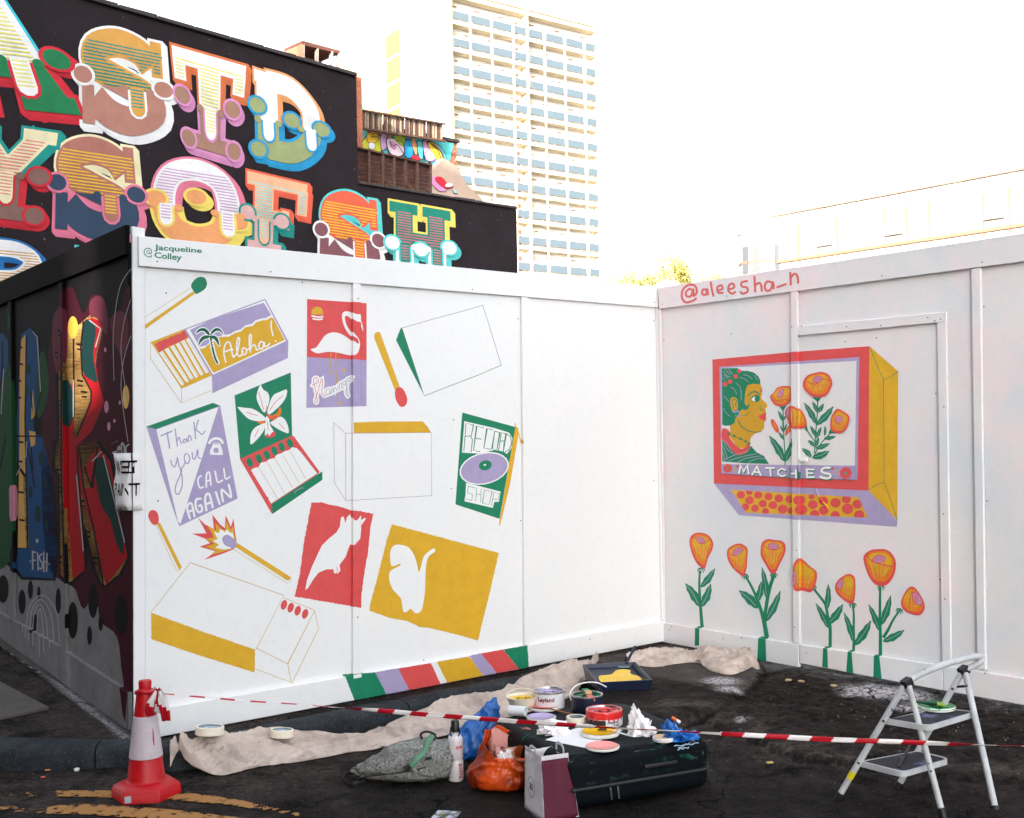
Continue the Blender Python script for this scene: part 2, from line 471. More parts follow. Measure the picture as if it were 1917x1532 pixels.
def asphalt():
    m = bpy.data.materials.new('worn asphalt'); m.use_nodes = True; t = m.node_tree; L = t.links.new; b = t.nodes['Principled BSDF']
    geo = t.nodes.new('ShaderNodeNewGeometry'); pos = geo.outputs['Position']
    def nz(scale, detail=5., rg=.6):
        n = t.nodes.new('ShaderNodeTexNoise'); n.inputs['Scale'].default_value = scale; n.inputs['Detail'].default_value = detail
        n.inputs['Roughness'].default_value = rg; L(pos, n.inputs['Vector']); return n.outputs['Fac']
    def rng(f, lo, hi, a=0., c=1.):
        r = t.nodes.new('ShaderNodeMapRange'); r.inputs[1].default_value = lo; r.inputs[2].default_value = hi; r.inputs[3].default_value = a; r.inputs[4].default_value = c
        L(f, r.inputs[0]); return r.outputs[0]
    def mix(f, a, c):
        x = t.nodes.new('ShaderNodeMix'); x.data_type = 'RGBA'; L(f, x.inputs[0])
        for k, q in ((6, a), (7, c)):
            if isinstance(q, tuple): x.inputs[k].default_value = (*q, 1)
            else: L(q, x.inputs[k])
        return x.outputs[2]
    at = t.nodes.new('ShaderNodeAttribute'); at.attribute_name = 'wear'; sep = t.nodes.new('ShaderNodeSeparateColor'); L(at.outputs['Color'], sep.inputs[0])
    base = mix(rng(nz(3., 8., .8), .38, .64), (.0034, .003, .0033), (.021, .0175, .0168))
    base = mix(rng(nz(160., 3., .6), .58, .66, 0, .75), base, (.078, .068, .062))     # aggregate
    base = mix(rng(nz(75., 2., .5), .745, .755), base, (.12, .11, .10))                # pale grit
    pav = mix(rng(nz(110., 4., .6), .4, .7), (.050, .042, .040), (.125, .108, .10))
    pav = mix(rng(nz(60., 2., .5), .70, .72), pav, (.26, .24, .22))
    base = mix(sep.outputs[0], base, pav)                                             # R: paler pavement surface
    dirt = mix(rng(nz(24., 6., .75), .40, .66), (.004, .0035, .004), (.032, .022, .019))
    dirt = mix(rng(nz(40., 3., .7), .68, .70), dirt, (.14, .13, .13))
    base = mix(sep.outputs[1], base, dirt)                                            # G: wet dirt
    wh = t.nodes.new('ShaderNodeMath'); wh.operation = 'MULTIPLY'; L(sep.outputs[2], wh.inputs[0]); L(rng(nz(45., 5., .8), .42, .54), wh.inputs[1])
    base = mix(wh.outputs[0], base, (.62, .6, .64))                                    # B: over-sprayed white paint
    # irregular cracks
    wv = t.nodes.new('ShaderNodeTexNoise'); wv.inputs['Scale'].default_value = 5; L(pos, wv.inputs['Vector'])
    av = t.nodes.new('ShaderNodeVectorMath'); av.operation = 'MULTIPLY_ADD'; L(wv.outputs['Color'], av.inputs[0]); av.inputs[1].default_value = (.35, .35, 0); L(pos, av.inputs[2])
    vo = t.nodes.new('ShaderNodeTexVoronoi'); vo.feature = 'DISTANCE_TO_EDGE'; vo.inputs['Scale'].default_value = .9; L(av.outputs[0], vo.inputs['Vector'])
    base = mix(rng(vo.outputs['Distance'], .009, .002), base, (.001, .001, .001))
    at2 = t.nodes.new('ShaderNodeAttribute'); at2.attribute_name = 'tone'; sp2 = t.nodes.new('ShaderNodeSeparateColor'); L(at2.outputs['Color'], sp2.inputs[0])
    worn = mix(rng(nz(35., 5., .7), .40, .66), (.03, .024, .022), (.12, .096, .086))
    m2_ = t.nodes.new('ShaderNodeMath'); m2_.operation = 'MULTIPLY'; L(sp2.outputs[0], m2_.inputs[0]); L(rng(nz(6., 5., .7), .36, .55), m2_.inputs[1])
    base = mix(m2_.outputs[0], base, worn)
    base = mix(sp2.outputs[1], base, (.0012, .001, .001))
    L(base, b.inputs['Base Color'])
    L(rng(nz(5., 4., .6), .35, .65, .55, .95), b.inputs['Roughness'])
    b.inputs['Specular IOR Level'].default_value = .08
    bp = t.nodes.new('ShaderNodeBump'); bp.inputs['Distance'].default_value = .010; bp.inputs['Strength'].default_value = 1; L(nz(90., 6., .75), bp.inputs['Height'])
    L(bp.outputs[0], b.inputs['Normal'])
    return m
me = bpy.data.meshes.new('ground'); me.from_pydata(gv, [], gf)
ca = me.color_attributes.new('wear', 'FLOAT_COLOR', 'POINT')
spray = [(Vector((G(x, y).x, G(x, y).y)), r) for x, y, r in [(1350, 1275, .10), (1365, 1290, .07), (1630, 1284, .16), (1690, 1292, .14), (1600, 1290, .07), (1710, 1315, .10), (1390, 1340, .04)]]
cols = []
lefts = [G(30, 1205), G(70, 1240), G(120, 1290), G(170, 1330), G(215, 1368), G(245, 1392)]
for x, y, z in gv:
    if abs(x) > 5 or y > 11 or y < 3: cols += [0, 0, 0, 1]; continue
    p = Vector((x, y)); ins = inside(p, PAV)
    n1 = noise.noise(Vector((x * 9, y * 9, 0)))
    q = Vector((x, y, 0)) - B; uR = q.dot(PERP); dR = q.dot(R.n)
    right = sstep(2.75, 2.95, (Vector((x, y, 0)) - A).dot(UW))
    r_ = .9 * right if ins else 0.
    if ins: r_ *= sstep(.0, .25, dR + .0) * .5 + .5
    g_ = 0. if (ins and right > .5) else (sstep(.7, 1.0, uR) * (1 - sstep(.75, 1.6, dR + n1 * .25)) if (dR > -.1 and uR > .7) else 0)
    # dirt strip at the foot of the white hoarding
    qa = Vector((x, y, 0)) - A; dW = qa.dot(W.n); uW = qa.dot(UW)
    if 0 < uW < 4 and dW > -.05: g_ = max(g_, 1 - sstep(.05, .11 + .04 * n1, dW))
    b_ = 0.
    for c, rr in spray:
        d = (p - c).length
        if d < rr * 1.6: b_ = max(b_, 1 - sstep(.3 * rr, 1.5 * rr, d))
    dd = dline(p, [Vector((a.x, a.y)) for a in lefts]) if x < -1.4 else 9
    b_ = max(b_, .75 * (1 - sstep(.0, .05, abs(dd))))
    cols += [r_, g_, b_, 1]
ca.data.foreach_set('color', cols)
tn = me.color_attributes.new('tone', 'FLOAT_COLOR', 'POINT'); tc_ = []
for x, y, z in gv:
    if abs(x) > 4 or y > 9.5 or y < 3: tc_ += [0, 0, 0, 1]; continue
    p = Vector((x, y)); dl = dline(p, lip_line) if x > .3 else 9; de = dline(p, edge_line); n1 = noise.noise(Vector((x * 7, y * 7, 2))) * .05
    q = Vector((x, y, 0)) - B; ahead = 0
    near = min(lip_line, key=lambda a: (a - p).length)
    far_side = y > near.y
    r_ = max(0, 1 - sstep(.0, .40, dl + n1)) * (1. if far_side else .35) if x > .3 else 0
    r_ = max(r_, .5 * (1 - sstep(.1, .5, abs(dline(p, kerb_line) - .35) + n1)) if not inside(p, PAV) else 0)
    r_ = max(r_, .45 if (inside(p, PAV) and x < -1.2) else 0)
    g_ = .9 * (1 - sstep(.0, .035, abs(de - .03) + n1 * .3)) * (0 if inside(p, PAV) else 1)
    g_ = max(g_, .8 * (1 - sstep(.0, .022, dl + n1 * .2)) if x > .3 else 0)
    tc_ += [r_, g_, 0, 1]
tn.data.foreach_set('color', tc_)
gr = link('ground', me, asphalt(), None, True); prop(gr, kind='structure')

# ---- kerb: separate granite stones with rounded noses
kmat = mat('kerb granite', (.030, .036, .042), rough=.8, mott=.5, mscale=7, bump=.009, bscale=60, spec=.15, speck=(.12, .13, .14), speck_scale=160, speck_t=.66)
kerb = empty('kerb', (kerb_line[4].x, kerb_line[4].y, 0), None, None); kerb['kind'] = 'structure'
def path_len(line):
    L_ = [0]
    for i in range(len(line) - 1): L_.append(L_[-1] + (line[i + 1] - line[i]).length)
    return L_
def samp(line, cum, s_):
    for i in range(len(line) - 1):
        if s_ <= cum[i + 1] or i == len(line) - 2:
            t = (s_ - cum[i]) / (cum[i + 1] - cum[i]); return line[i].lerp(line[i + 1], t)
kl = [p for p in kerb_line if p.x > -4.6]
if kl[0].x > -4.5: kl = [Vector((-4.6, kerb_line[0].lerp(kerb_line[1], .5).y))] + kl
kl = smooth2(kl, False, 10); kc = path_len(kl); s0 = 0.
def kerb_stone(s0, s1):
    n = 10; v, f = [], []
    prof = [(.0, -.12), (.0, -.035), (.006, -.018), (.02, -.006), (.045, .001), (.10, .002), (.13, .0), (.14, -.12)]
    K = len(prof)
    for i in range(n + 1):
        s_ = s0 + (s1 - s0) * i / n; p = samp(kl, kc, s_); q = samp(kl, kc, min(s_ + .02, kc[-1])); o = samp(kl, kc, max(s_ - .02, 0))
        d = (q - o).normalized(); nn = Vector((-d.y, d.x))
        sh = .004 if i in (0, n) else 0
        for a, z in prof:
            w_ = noise.noise(Vector((p.x * 6, p.y * 6, a * 30))) * .005
            x, y = p.x + nn.x * (a - .05 + w_), p.y + nn.y * (a - .05 + w_)
            v.append((x, y, z + .012 - sh + w_ + max(0, side_rise(x - nD.x * 0, y)) * .6))
    for i in range(n):
        for k in range(K - 1): f.append((i * K + k, (i + 1) * K + k, (i + 1) * K + k + 1, i * K + k + 1))
    f.append(tuple(range(K))); f.append(tuple(n * K + k for k in range(K))[::-1])
    o = from_py('kerb_stone', v, f, kmat, kerb, True); o.data.set_sharp_from_angle(angle=rad(60))
while s0 < kc[-1] - .1:
    ln = random.uniform(.82, .95); s1 = min(s0 + ln, kc[-1]); kerb_stone(s0, s1 - .008); s0 = s1

# ---- concrete paving slab at the left
slm = mat('paving slab concrete', (.085, .076, .07), rough=.85, mott=.2, mscale=6, bump=.002, bscale=80, speck=(.04, .04, .04), speck_scale=120, speck_t=.64)
pave = empty('pavement', G(0, 1320, .1), None, None); pave['kind'] = 'structure'
def flagstone(px):
    P = []
    for x, y in px:
        a = G(x, y, 0)
        for _ in range(12): a = (a + G(x, y, zg(a.x, a.y, False) + .012)) / 2
        a.z = zg(a.x, a.y, False) + .016
        P.append(a)
    slab('paving_slab', P, Vector((0, 0, -.05)), slm, pave, .003)
flagstone([(92, 1325), (-8, 1346), (-120, 1330), (-8, 1272)])
flagstone([(-12, 1348), (-125, 1371), (-240, 1352), (-126, 1332)])
flagstone([(-14, 1270), (-124, 1326), (-240, 1300), (-120, 1235)])

# ---- double yellow lines (worn thermoplastic, follow the kerb)
ym = bpy.data.materials.new('worn yellow road paint'); ym.use_nodes = True; t = ym.node_tree; b = t.nodes['Principled BSDF']
b.inputs['Base Color'].default_value = (*rgb(206, 146, 74, .52), 1); b.inputs['Roughness'].default_value = .75
geo = t.nodes.new('ShaderNodeNewGeometry'); n1 = t.nodes.new('ShaderNodeTexNoise'); n1.inputs['Scale'].default_value = 26; n1.inputs['Detail'].default_value = 7; n1.inputs['Roughness'].default_value = .75
t.links.new(geo.outputs['Position'], n1.inputs['Vector'])
at = t.nodes.new('ShaderNodeAttribute'); at.attribute_name = 'wear'
ad = t.nodes.new('ShaderNodeMath'); ad.operation = 'GREATER_THAN'; t.links.new(n1.outputs['Fac'], ad.inputs[0]); t.links.new(at.outputs['Fac'], ad.inputs[1])
t.links.new(ad.outputs[0], b.inputs['Alpha'])
def road_line(top, bot, wear):
    N = 60; T_ = smooth2(top, False, 12); B_ = smooth2(bot, False, 12); n = len(T_); v, f, c = [], [], []
    for i in range(n):
        for k in range(5):
            p = T_[i].lerp(B_[i], k / 4); g = G(p.x, p.y, ROAD + .004); v.append((g.x, g.y, zg(g.x, g.y) + .005)); c.append(wear(i / n) + (.07 if k in (0, 4) else 0))
    for i in range(n - 1):
        for k in range(4): f.append((i * 5 + k, i * 5 + k + 1, (i + 1) * 5 + k + 1, (i + 1) * 5 + k))
    me = bpy.data.meshes.new('road_marking'); me.from_pydata([tuple(p) for p in v], [], f)
    a = me.color_attributes.new('wear', 'FLOAT_COLOR', 'POINT'); a.data.foreach_set('color', [x for q in c for x in (q, q, q, 1)])
    o = link('road_marking', me, ym); prop(o, kind='structure')
road_line([(-60, 1486), (10, 1485), (110, 1481), (215, 1480), (330, 1484), (420, 1493), (500, 1508), (560, 1522)],
          [(-60, 1494), (10, 1493), (110, 1492), (215, 1494), (330, 1499), (420, 1507), (500, 1518), (560, 1530)],
          lambda t: .56 if t < .28 else (.425 if t < .8 else .51))
road_line([(-60, 1508), (10, 1508), (60, 1512), (150, 1506), (250, 1511), (340, 1518), (430, 1529), (520, 1541)],
          [(-60, 1518), (10, 1520), (60, 1524), (150, 1525), (250, 1532), (340, 1540), (430, 1552), (520, 1566)],
          lambda t: .53 if t < .33 else .415)
# ================================================================== HOARDINGS
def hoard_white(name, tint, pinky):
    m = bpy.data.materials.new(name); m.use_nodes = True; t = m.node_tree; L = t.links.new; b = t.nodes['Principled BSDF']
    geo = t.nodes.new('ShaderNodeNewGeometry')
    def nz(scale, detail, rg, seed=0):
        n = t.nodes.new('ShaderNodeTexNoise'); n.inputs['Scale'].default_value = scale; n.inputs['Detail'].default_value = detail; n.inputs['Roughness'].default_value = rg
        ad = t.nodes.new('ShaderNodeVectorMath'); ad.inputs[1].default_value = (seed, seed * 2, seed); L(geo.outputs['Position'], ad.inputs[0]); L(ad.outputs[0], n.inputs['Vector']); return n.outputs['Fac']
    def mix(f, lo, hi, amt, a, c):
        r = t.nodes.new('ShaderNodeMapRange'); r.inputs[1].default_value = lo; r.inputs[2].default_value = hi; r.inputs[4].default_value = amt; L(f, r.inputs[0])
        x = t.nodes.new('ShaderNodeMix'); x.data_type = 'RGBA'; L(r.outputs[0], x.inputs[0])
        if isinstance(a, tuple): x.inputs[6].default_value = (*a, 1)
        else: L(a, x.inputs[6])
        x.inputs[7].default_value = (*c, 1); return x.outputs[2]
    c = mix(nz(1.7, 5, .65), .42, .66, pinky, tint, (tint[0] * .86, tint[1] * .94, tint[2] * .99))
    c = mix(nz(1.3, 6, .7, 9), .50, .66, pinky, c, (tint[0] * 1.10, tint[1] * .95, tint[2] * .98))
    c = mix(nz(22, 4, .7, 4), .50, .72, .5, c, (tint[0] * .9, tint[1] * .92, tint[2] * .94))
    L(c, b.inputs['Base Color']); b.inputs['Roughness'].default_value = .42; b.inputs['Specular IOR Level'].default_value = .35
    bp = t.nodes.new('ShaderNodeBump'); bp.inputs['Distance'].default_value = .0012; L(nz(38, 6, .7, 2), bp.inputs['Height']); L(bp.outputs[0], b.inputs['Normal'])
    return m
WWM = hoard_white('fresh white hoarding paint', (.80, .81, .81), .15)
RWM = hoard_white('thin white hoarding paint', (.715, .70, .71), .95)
screw_m = mat('screw holes', (.03, .03, .03), rough=.6)
def screws(pl, parent, pts, off=0.):
    for x, y in pts:
        u, v = pl.uv(x, y); h = off
        for q, hh in pl.raised:
            if all((q[(i + 1) % 4][0] - q[i][0]) * (v - q[i][1]) - (q[(i + 1) % 4][1] - q[i][1]) * (u - q[i][0]) > 0 for i in range(4)): h = hh
        c = pl.pt(u, v, h); n = 7
        vs = [c + (pl.u * cos(2 * pi * i / n) + pl.v * sin(2 * pi * i / n)) * .0048 - pl.n * .001 for i in range(n)] + [c + (pl.u * cos(2 * pi * i / n) + pl.v * sin(2 * pi * i / n)) * .0036 + pl.n * .0012 for i in range(n)]
        from_py('screw', vs, [(i, (i + 1) % n, n + (i + 1) % n, n + i) for i in range(n)] + [tuple(range(n, 2 * n))], screw_m, parent)
def raise_quad(pl, px, h, uvs=False):
    q = [p if uvs else pl.uv(*p) for p in px]
    a = sum(q[i][0] * q[(i + 1) % 4][1] - q[(i + 1) % 4][0] * q[i][1] for i in range(4))
    if a < 0: q = q[::-1]
    pl.raised.append((q, h))
H = .022
# ---- white hoarding
hw = empty('hoarding', A, 'white painted hoarding with matchbox and matchstick drawings, behind the traffic cone', 'hoarding')
T = .018
uvW = W.uv
board('panel', W, [(271.5, 452), (665, 490), (665, 1290), (272, 1386)], -T, T, WWM, hw)
board('panel', W, [(665.6, 490), (978, 522), (979, 1250), (665.6, 1290)], -T, T, WWM, hw)
board('panel', W, [(978.6, 522), (1234, 545), (1243, 1198), (979.6, 1250)], -T, T, WWM, hw)
board('corner_board', W, [(247, 424), (270.6, 428), (271, 1385.5), (250.2, 1389.8)], -T, T + .004, WWM, hw)
fas = [(256, 443), (1234.5, 539), (1235.5, 577), (257, 499)]
board('fascia_board', W, fas, .001, H - .001, WWM, hw, .002); raise_quad(W, fas, H)
for q in ([(657.6, 530.5), (672, 532), (672.5, 1267), (657.6, 1269.5)], [(973, 556.5), (985.5, 557.5), (988, 1205.8), (979, 1207.6)], [(1226, 576), (1234.2, 577), (1242, 1159), (1236, 1161)]):
    board('batten', W, q, .001, H - .003, WWM, hw, .002); raise_quad(W, q, H - .002)
kb = [(250.4, 1333), (1241.5, 1161.5), (1243, 1199), (250.4, 1387)]
k1 = [(250.4, 1333), (979.6, 1208), (981.5, 1249.5), (250.4, 1387)]; k2 = [(980.6, 1207.6), (1241.5, 1161.5), (1243, 1199), (982.3, 1249)]
for q in (k1, k2): board('kick_board', W, q, .001, H + .001, WWM, hw, .003)
raise_quad(W, kb, H + .002)
screws(W, hw, [(311, 549), (258, 568), (291, 491), (503, 510), (566, 529), (880, 543), (970, 597), (849, 786), (296, 938), (501, 932), (845, 915), (667, 560), (666, 1155), (793, 1236), (1221, 567), (1224, 600), (1224, 900), (975, 975), (259, 1268), (1100, 1196), (700, 1290)])
# ---- right hoarding
hr = empty('hoarding', B + PERP * .5, 'greyish white hoarding with a boarded door, painted tulips and a big matches box', 'hoarding')
def ruv(u, v): return (u, v)
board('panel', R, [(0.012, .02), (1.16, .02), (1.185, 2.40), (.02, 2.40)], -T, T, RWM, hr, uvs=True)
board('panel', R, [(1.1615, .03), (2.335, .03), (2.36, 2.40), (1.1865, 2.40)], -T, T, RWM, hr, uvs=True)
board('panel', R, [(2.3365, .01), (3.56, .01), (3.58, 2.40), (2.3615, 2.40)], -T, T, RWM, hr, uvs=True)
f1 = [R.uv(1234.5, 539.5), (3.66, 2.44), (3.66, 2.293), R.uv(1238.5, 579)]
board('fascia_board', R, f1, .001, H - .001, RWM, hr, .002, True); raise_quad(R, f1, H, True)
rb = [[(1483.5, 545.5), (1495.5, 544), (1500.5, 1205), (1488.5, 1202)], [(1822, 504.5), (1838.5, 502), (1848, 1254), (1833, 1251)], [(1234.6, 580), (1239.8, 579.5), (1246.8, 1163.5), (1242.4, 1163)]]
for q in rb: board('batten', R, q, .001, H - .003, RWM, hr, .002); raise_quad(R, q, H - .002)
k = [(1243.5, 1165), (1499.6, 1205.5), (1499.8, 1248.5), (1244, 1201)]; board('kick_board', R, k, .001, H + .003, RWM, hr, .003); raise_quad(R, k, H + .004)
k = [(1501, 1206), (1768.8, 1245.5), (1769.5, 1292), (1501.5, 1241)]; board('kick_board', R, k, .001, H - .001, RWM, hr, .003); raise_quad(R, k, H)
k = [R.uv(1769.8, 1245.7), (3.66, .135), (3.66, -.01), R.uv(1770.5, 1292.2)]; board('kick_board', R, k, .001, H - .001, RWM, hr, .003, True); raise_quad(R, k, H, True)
# the boarded door in the second panel
H2 = .016
k = [(1496.6, 611), (1774, 584.5), (1774, 603), (1496.6, 629)]; board('door_header', R, k, .001, H2, RWM, hr, .002); raise_quad(R, k, H2 + .001)
k = [(1757.5, 604.8), (1774, 603.3), (1783, 1246), (1766.5, 1243)]; board('door_jamb', R, k, .001, H2, RWM, hr, .002); raise_quad(R, k, H2 + .001)
screws(R, hr, [(1244, 570), (1365, 555), (1243, 637), (1369, 625), (1655, 517), (1822, 576), (1842, 492), (1842, 574), (1753, 601), (1740, 595), (1764, 598), (1588, 612), (1652, 610), (1641, 633), (1582, 640), (1486, 612), (1504, 611), (1752, 737), (1770, 762), (1769, 962), (1761, 924), (1670, 942), (1848, 938), (1828, 949), (1366, 924), (1491, 833), (1760, 1085), (1772, 1121), (1262, 1173), (1258, 1178), (1359, 1195), (1393, 1194), (1491, 1174), (1513, 1222), (1241, 1086), (1848, 1260), (1495, 1030)])
lt = box('door_latch', R.pt(*R.uv(1509, 861), .022), (.05, .018, .02), mat('white plastic', (.8, .8, .8), rough=.3), hr, rot=Matrix((R.u, R.n, R.v)).transposed(), bev=.003)
sp = [R.pt(*R.uv(x, y), o) for x, y, o in [(1530, 916, .006), (1533, 923, .012), (1536, 930, .014), (1543, 940, .012), (1550, 948, .01)]]
tube('pull_string', sp[:3], .0035, mat('lavender string', rgb(200, 180, 215), rough=.7), hr, n=6)
tube('pull_string', sp[2:4], .0045, mat('red string', rgb(225, 70, 60), rough=.7), hr, n=6)
tube('pull_string', [sp[3], sp[4], sp[4] + Vector((.006, 0, -.014))], .004, mat('yellow string', rgb(235, 180, 50), rough=.7), hr, n=6)
# ---- dark hoarding
DBM = mat('black hoarding paint', (.005, .004, .004), rough=.75, spec=.04, mott=.3, mscale=5, bump=.002, bscale=30, speck=(.12, .11, .10), speck_scale=70, speck_t=.74)
DPM = mat('dark plywood paint', (.006, .0045, .005), rough=.7, spec=.06, mott=.4, mscale=3, bump=.0015, bscale=50)
hd = empty('hoarding', A - PERP * .6, 'dark hoarding covered in graffiti letters, at the left edge behind the kerb', 'hoarding')
us = [0.004, .93, 1.86, 3.07, 4.2]
def vb(u): return .062 + .085 * u
for i in range(4):
    board('panel', D, [(us[i] + .0005, vb(us[i])), (us[i + 1] - .0005, vb(us[i + 1])), (us[i + 1] - .0005, 2.42), (us[i] + .0005, 2.42)], -T, T, DPM, hd, uvs=True)
f1 = [(-.028, 2.497), (4.2, 2.42), (4.2, 2.275), (-.028, 2.354)]
board('fascia_board', D, f1, .001, H, DBM, hd, .002, True); raise_quad(D, f1, H + .001, True)
GRM = mat('grey hoarding paint', (.13, .125, .13), rough=.6, spec=.1, mott=.3, mscale=6, bump=.001, bscale=60)
for a in (.93, 1.86, 3.07):
    q = [(a - .02, .27 + .05 * a), (a + .045, .27 + .05 * a), (a + .045, 2.33), (a - .02, 2.33)]
    board('batten', D, q, .001, .016, DPM, hd, .002, True); raise_quad(D, q, .0175, True)
k = [(.003, .24), (.985, .325), (.985, vb(.985)), (.003, vb(0))]; board('kick_board', D, k, .001, H, GRM, hd, .002, True); raise_quad(D, k, H + .0015, True)
k = [(.987, .33), (4.2, .52), (4.2, vb(4.2)), (.987, vb(.987) + .004)]; board('kick_board', D, k, .001, H, GRM, hd, .002, True); raise_quad(D, k, H + .0015, True)
# ================================================================== PAINTINGS ON THE WHITE HOARDING
YL = paint('thin yellow line paint', 205, 165, 60, .9, 0); LL = paint('thin lavender line paint', 150, 145, 175, .9, 0); GL = paint('thin grey line paint', 95, 97, 95, .9, 0)
YL = paint('thin yellow line paint', 190, 145, 40, .9, 0)
def P_(name, label=None, pl=None, par=None): return Paint(pl or W, name, par or hw, label=label)
W2 = WWM
# --- artist name on the fascia
p = P_('painted_lettering', 'green lettering reading Jacqueline Colley with an at sign')
p.frame(240, 440, 4.506)
text_on(p, GREEN, 'Jacqueline', [(206, 84), (606, 118), (606, 172), (206, 146)], .022)
text_on(p, GREEN, 'Colley', [(206, 150), (438, 168), (434, 240), (206, 212)], .022)
p.stroke(GREEN, [(182, 178), (178, 190), (160, 190), (135, 180), (120, 160), (122, 135), (140, 120), (162, 120), (178, 132), (182, 152), (174, 166), (166, 162)], 7)
p.stroke(GREEN, [(150, 138), (162, 140), (164, 155), (154, 164), (142, 156), (142, 144)], 5, closed=True)
p.done()
# --- green tipped match
p = P_('painted_match', 'green tipped match painted near the top left corner'); p.frame(240, 440, 4.506)
p.poly(YEL, [(88, 818), (82, 800), (545, 478), (560, 488), (556, 500), (108, 820)])
p.stroke(YL, [(520, 452), (90, 728), (66, 762), (70, 790), (90, 818), (108, 820)], 3.4, smooth=False)
p.poly(GREEN, [(530, 432), (545, 395), (575, 366), (610, 354), (645, 364), (664, 400), (660, 435), (640, 462), (606, 484), (572, 498), (548, 470)], True)
p.done()
# --- Aloha box
p = P_('painted_matchbox', 'open matchbox lettered Aloha with palm tree and red tipped matches'); p.frame(240, 440, 4.506)
p.poly(YEL, [(190, 905), (470, 795), (500, 850), (700, 1188), (450, 1298)])
p.stroke(YL, [(190, 905), (186, 1040), (450, 1418), (700, 1312)], 3.6, smooth=False)
p.stroke(YL, [(450, 1296), (450, 1418)], 3.6, smooth=False)
for i, (x0, y0, x1, y1) in enumerate([(272, 985, 458, 1262), (320, 962, 498, 1236), (368, 938, 536, 1212), (414, 916, 576, 1198), (458, 895, 620, 1178), (500, 878, 664, 1160)]):
    dx, dy = 14, -7
    p.poly(W2, [(x0 - dx, y0 + 6), (x0 + dx, y0 - 8), (x1 + dx - 2, y1 - 10), (x1 + 6, y1 + 8), (x1 - dx, y1 + 4)])
    p.stroke(YL, [(x0 + 6, y0 + 6), (x1 + 4, y1 - 6)], 2.6, smooth=False)
p.poly(RED, [(222, 922), (244, 912), (254, 900), (270, 898), (282, 890), (304, 884), (322, 876), (342, 872), (352, 858), (378, 856), (396, 844), (420, 836), (436, 832), (452, 816), (470, 808), (484, 812), (504, 856), (470, 884), (440, 896), (420, 912), (384, 924), (356, 936), (330, 950), (300, 968), (262, 992)])
p.poly(LAV, [(468, 795), (1154, 540), (1160, 548), (1350, 898), (1346, 1038), (710, 1336), (705, 1192)])
p.poly(W2, [(488, 798), (1150, 552), (1330, 896), (714, 1180)])
p.poly(YEL, [(600, 962), (640, 956), (700, 905), (770, 862), (850, 858), (900, 828), (950, 814), (985, 780), (1050, 768), (1075, 738), (1130, 722), (1175, 716), (1200, 696), (1224, 704), (1318, 886), (718, 1166)])
p.poly(LAV, [(520, 802), (700, 716), (840, 668), (1142, 572), (1206, 676), (1160, 702), (1120, 706), (1070, 722), (1040, 752), (985, 764), (950, 796), (900, 812), (860, 836), (800, 846), (720, 872), (660, 932), (602, 946)])
fr = [[(690, 850), (670, 805), (630, 785), (590, 800), (572, 832), (610, 812), (640, 815), (660, 835)], [(690, 848), (710, 805), (745, 785), (780, 800), (804, 844), (770, 812), (740, 812), (715, 830)],
      [(688, 852), (640, 850), (605, 880), (590, 938), (615, 905), (645, 880), (675, 872)], [(690, 852), (725, 850), (755, 875), (768, 938), (740, 900), (720, 878), (695, 872)]]
for f in fr: p.stroke(W2, f, 16, closed=True, sub=4)
p.stroke(W2, [(694, 860), (712, 960), (730, 1030), (755, 1078)], 34)
for f in fr: p.poly(DKG, f, True, sub=4)
p.stroke(DKG, [(694, 860), (705, 930), (716, 980), (732, 1040), (752, 1080)], 16)
for i in range(9): p.stroke(W2, [(692 + i * 6, 900 + i * 21), (716 + i * 6, 894 + i * 21)], 5, smooth=False, caps=False, same=i > 0)
wh = W2
def script(pr, m, wd, *ss):
    for s_ in ss: pr.stroke(m, s_, wd)
script(p, wh, 12, [(822, 1076), (806, 1000), (812, 940), (835, 905), (858, 915), (868, 960), (880, 1022), (892, 1032)], [(806, 990), (845, 975), (882, 966)],
       [(884, 1030), (915, 1000), (930, 940), (938, 880), (925, 870), (914, 920), (918, 1000), (936, 1026), (956, 1010), (966, 985)],
       [(966, 985), (960, 1000), (975, 1012), (996, 990), (990, 960), (968, 956), (956, 985)], [(996, 968), (1020, 960), (1035, 900), (1036, 845), (1022, 850), (1020, 920), (1030, 990)],
       [(1032, 960), (1052, 930), (1070, 935), (1080, 970), (1096, 965)], [(1140, 910), (1118, 900), (1100, 930), (1110, 960), (1132, 955), (1146, 905), (1150, 940), (1172, 938), (1190, 915)],
       [(1206, 728), (1204, 780), (1220, 850)], [(1241, 895), (1243, 899)])
p.done()
# --- flamingo card
p = P_('painted_card', 'red and lavender card with a white flamingo and the word flamingo'); p.frame(540, 520, 4.357)
p.poly(LAV, [(150, 645), (637, 672), (635, 1048), (520, 1052), (146, 1062)])
p.poly(RED, [(152, 175), (637, 209), (637, 676), (580, 672), (150, 648)])
p.poly(YEL, [(187, 300), (188, 268), (205, 245), (232, 236), (260, 244), (276, 262), (286, 300)], False)
p.stroke(wh, [(192, 312), (240, 322), (280, 318)], 12); p.stroke(wh, [(200, 336), (240, 342), (274, 338)], 12)
p.poly(wh, [(180, 584), (225, 570), (262, 520), (300, 470), (350, 448), (400, 450), (450, 470), (510, 512), (556, 542), (548, 500), (500, 470), (462, 415), (440, 350), (437, 300), (455, 278), (490, 276), (535, 300), (568, 302), (582, 320), (584, 340), (600, 372), (610, 440), (592, 400), (572, 366), (545, 360), (510, 338), (485, 314), (462, 316), (462, 350), (480, 400), (520, 455), (556, 500), (568, 550), (552, 610), (520, 634), (470, 628), (400, 612), (345, 606), (300, 608), (240, 618), (205, 606)], True, sub=3)
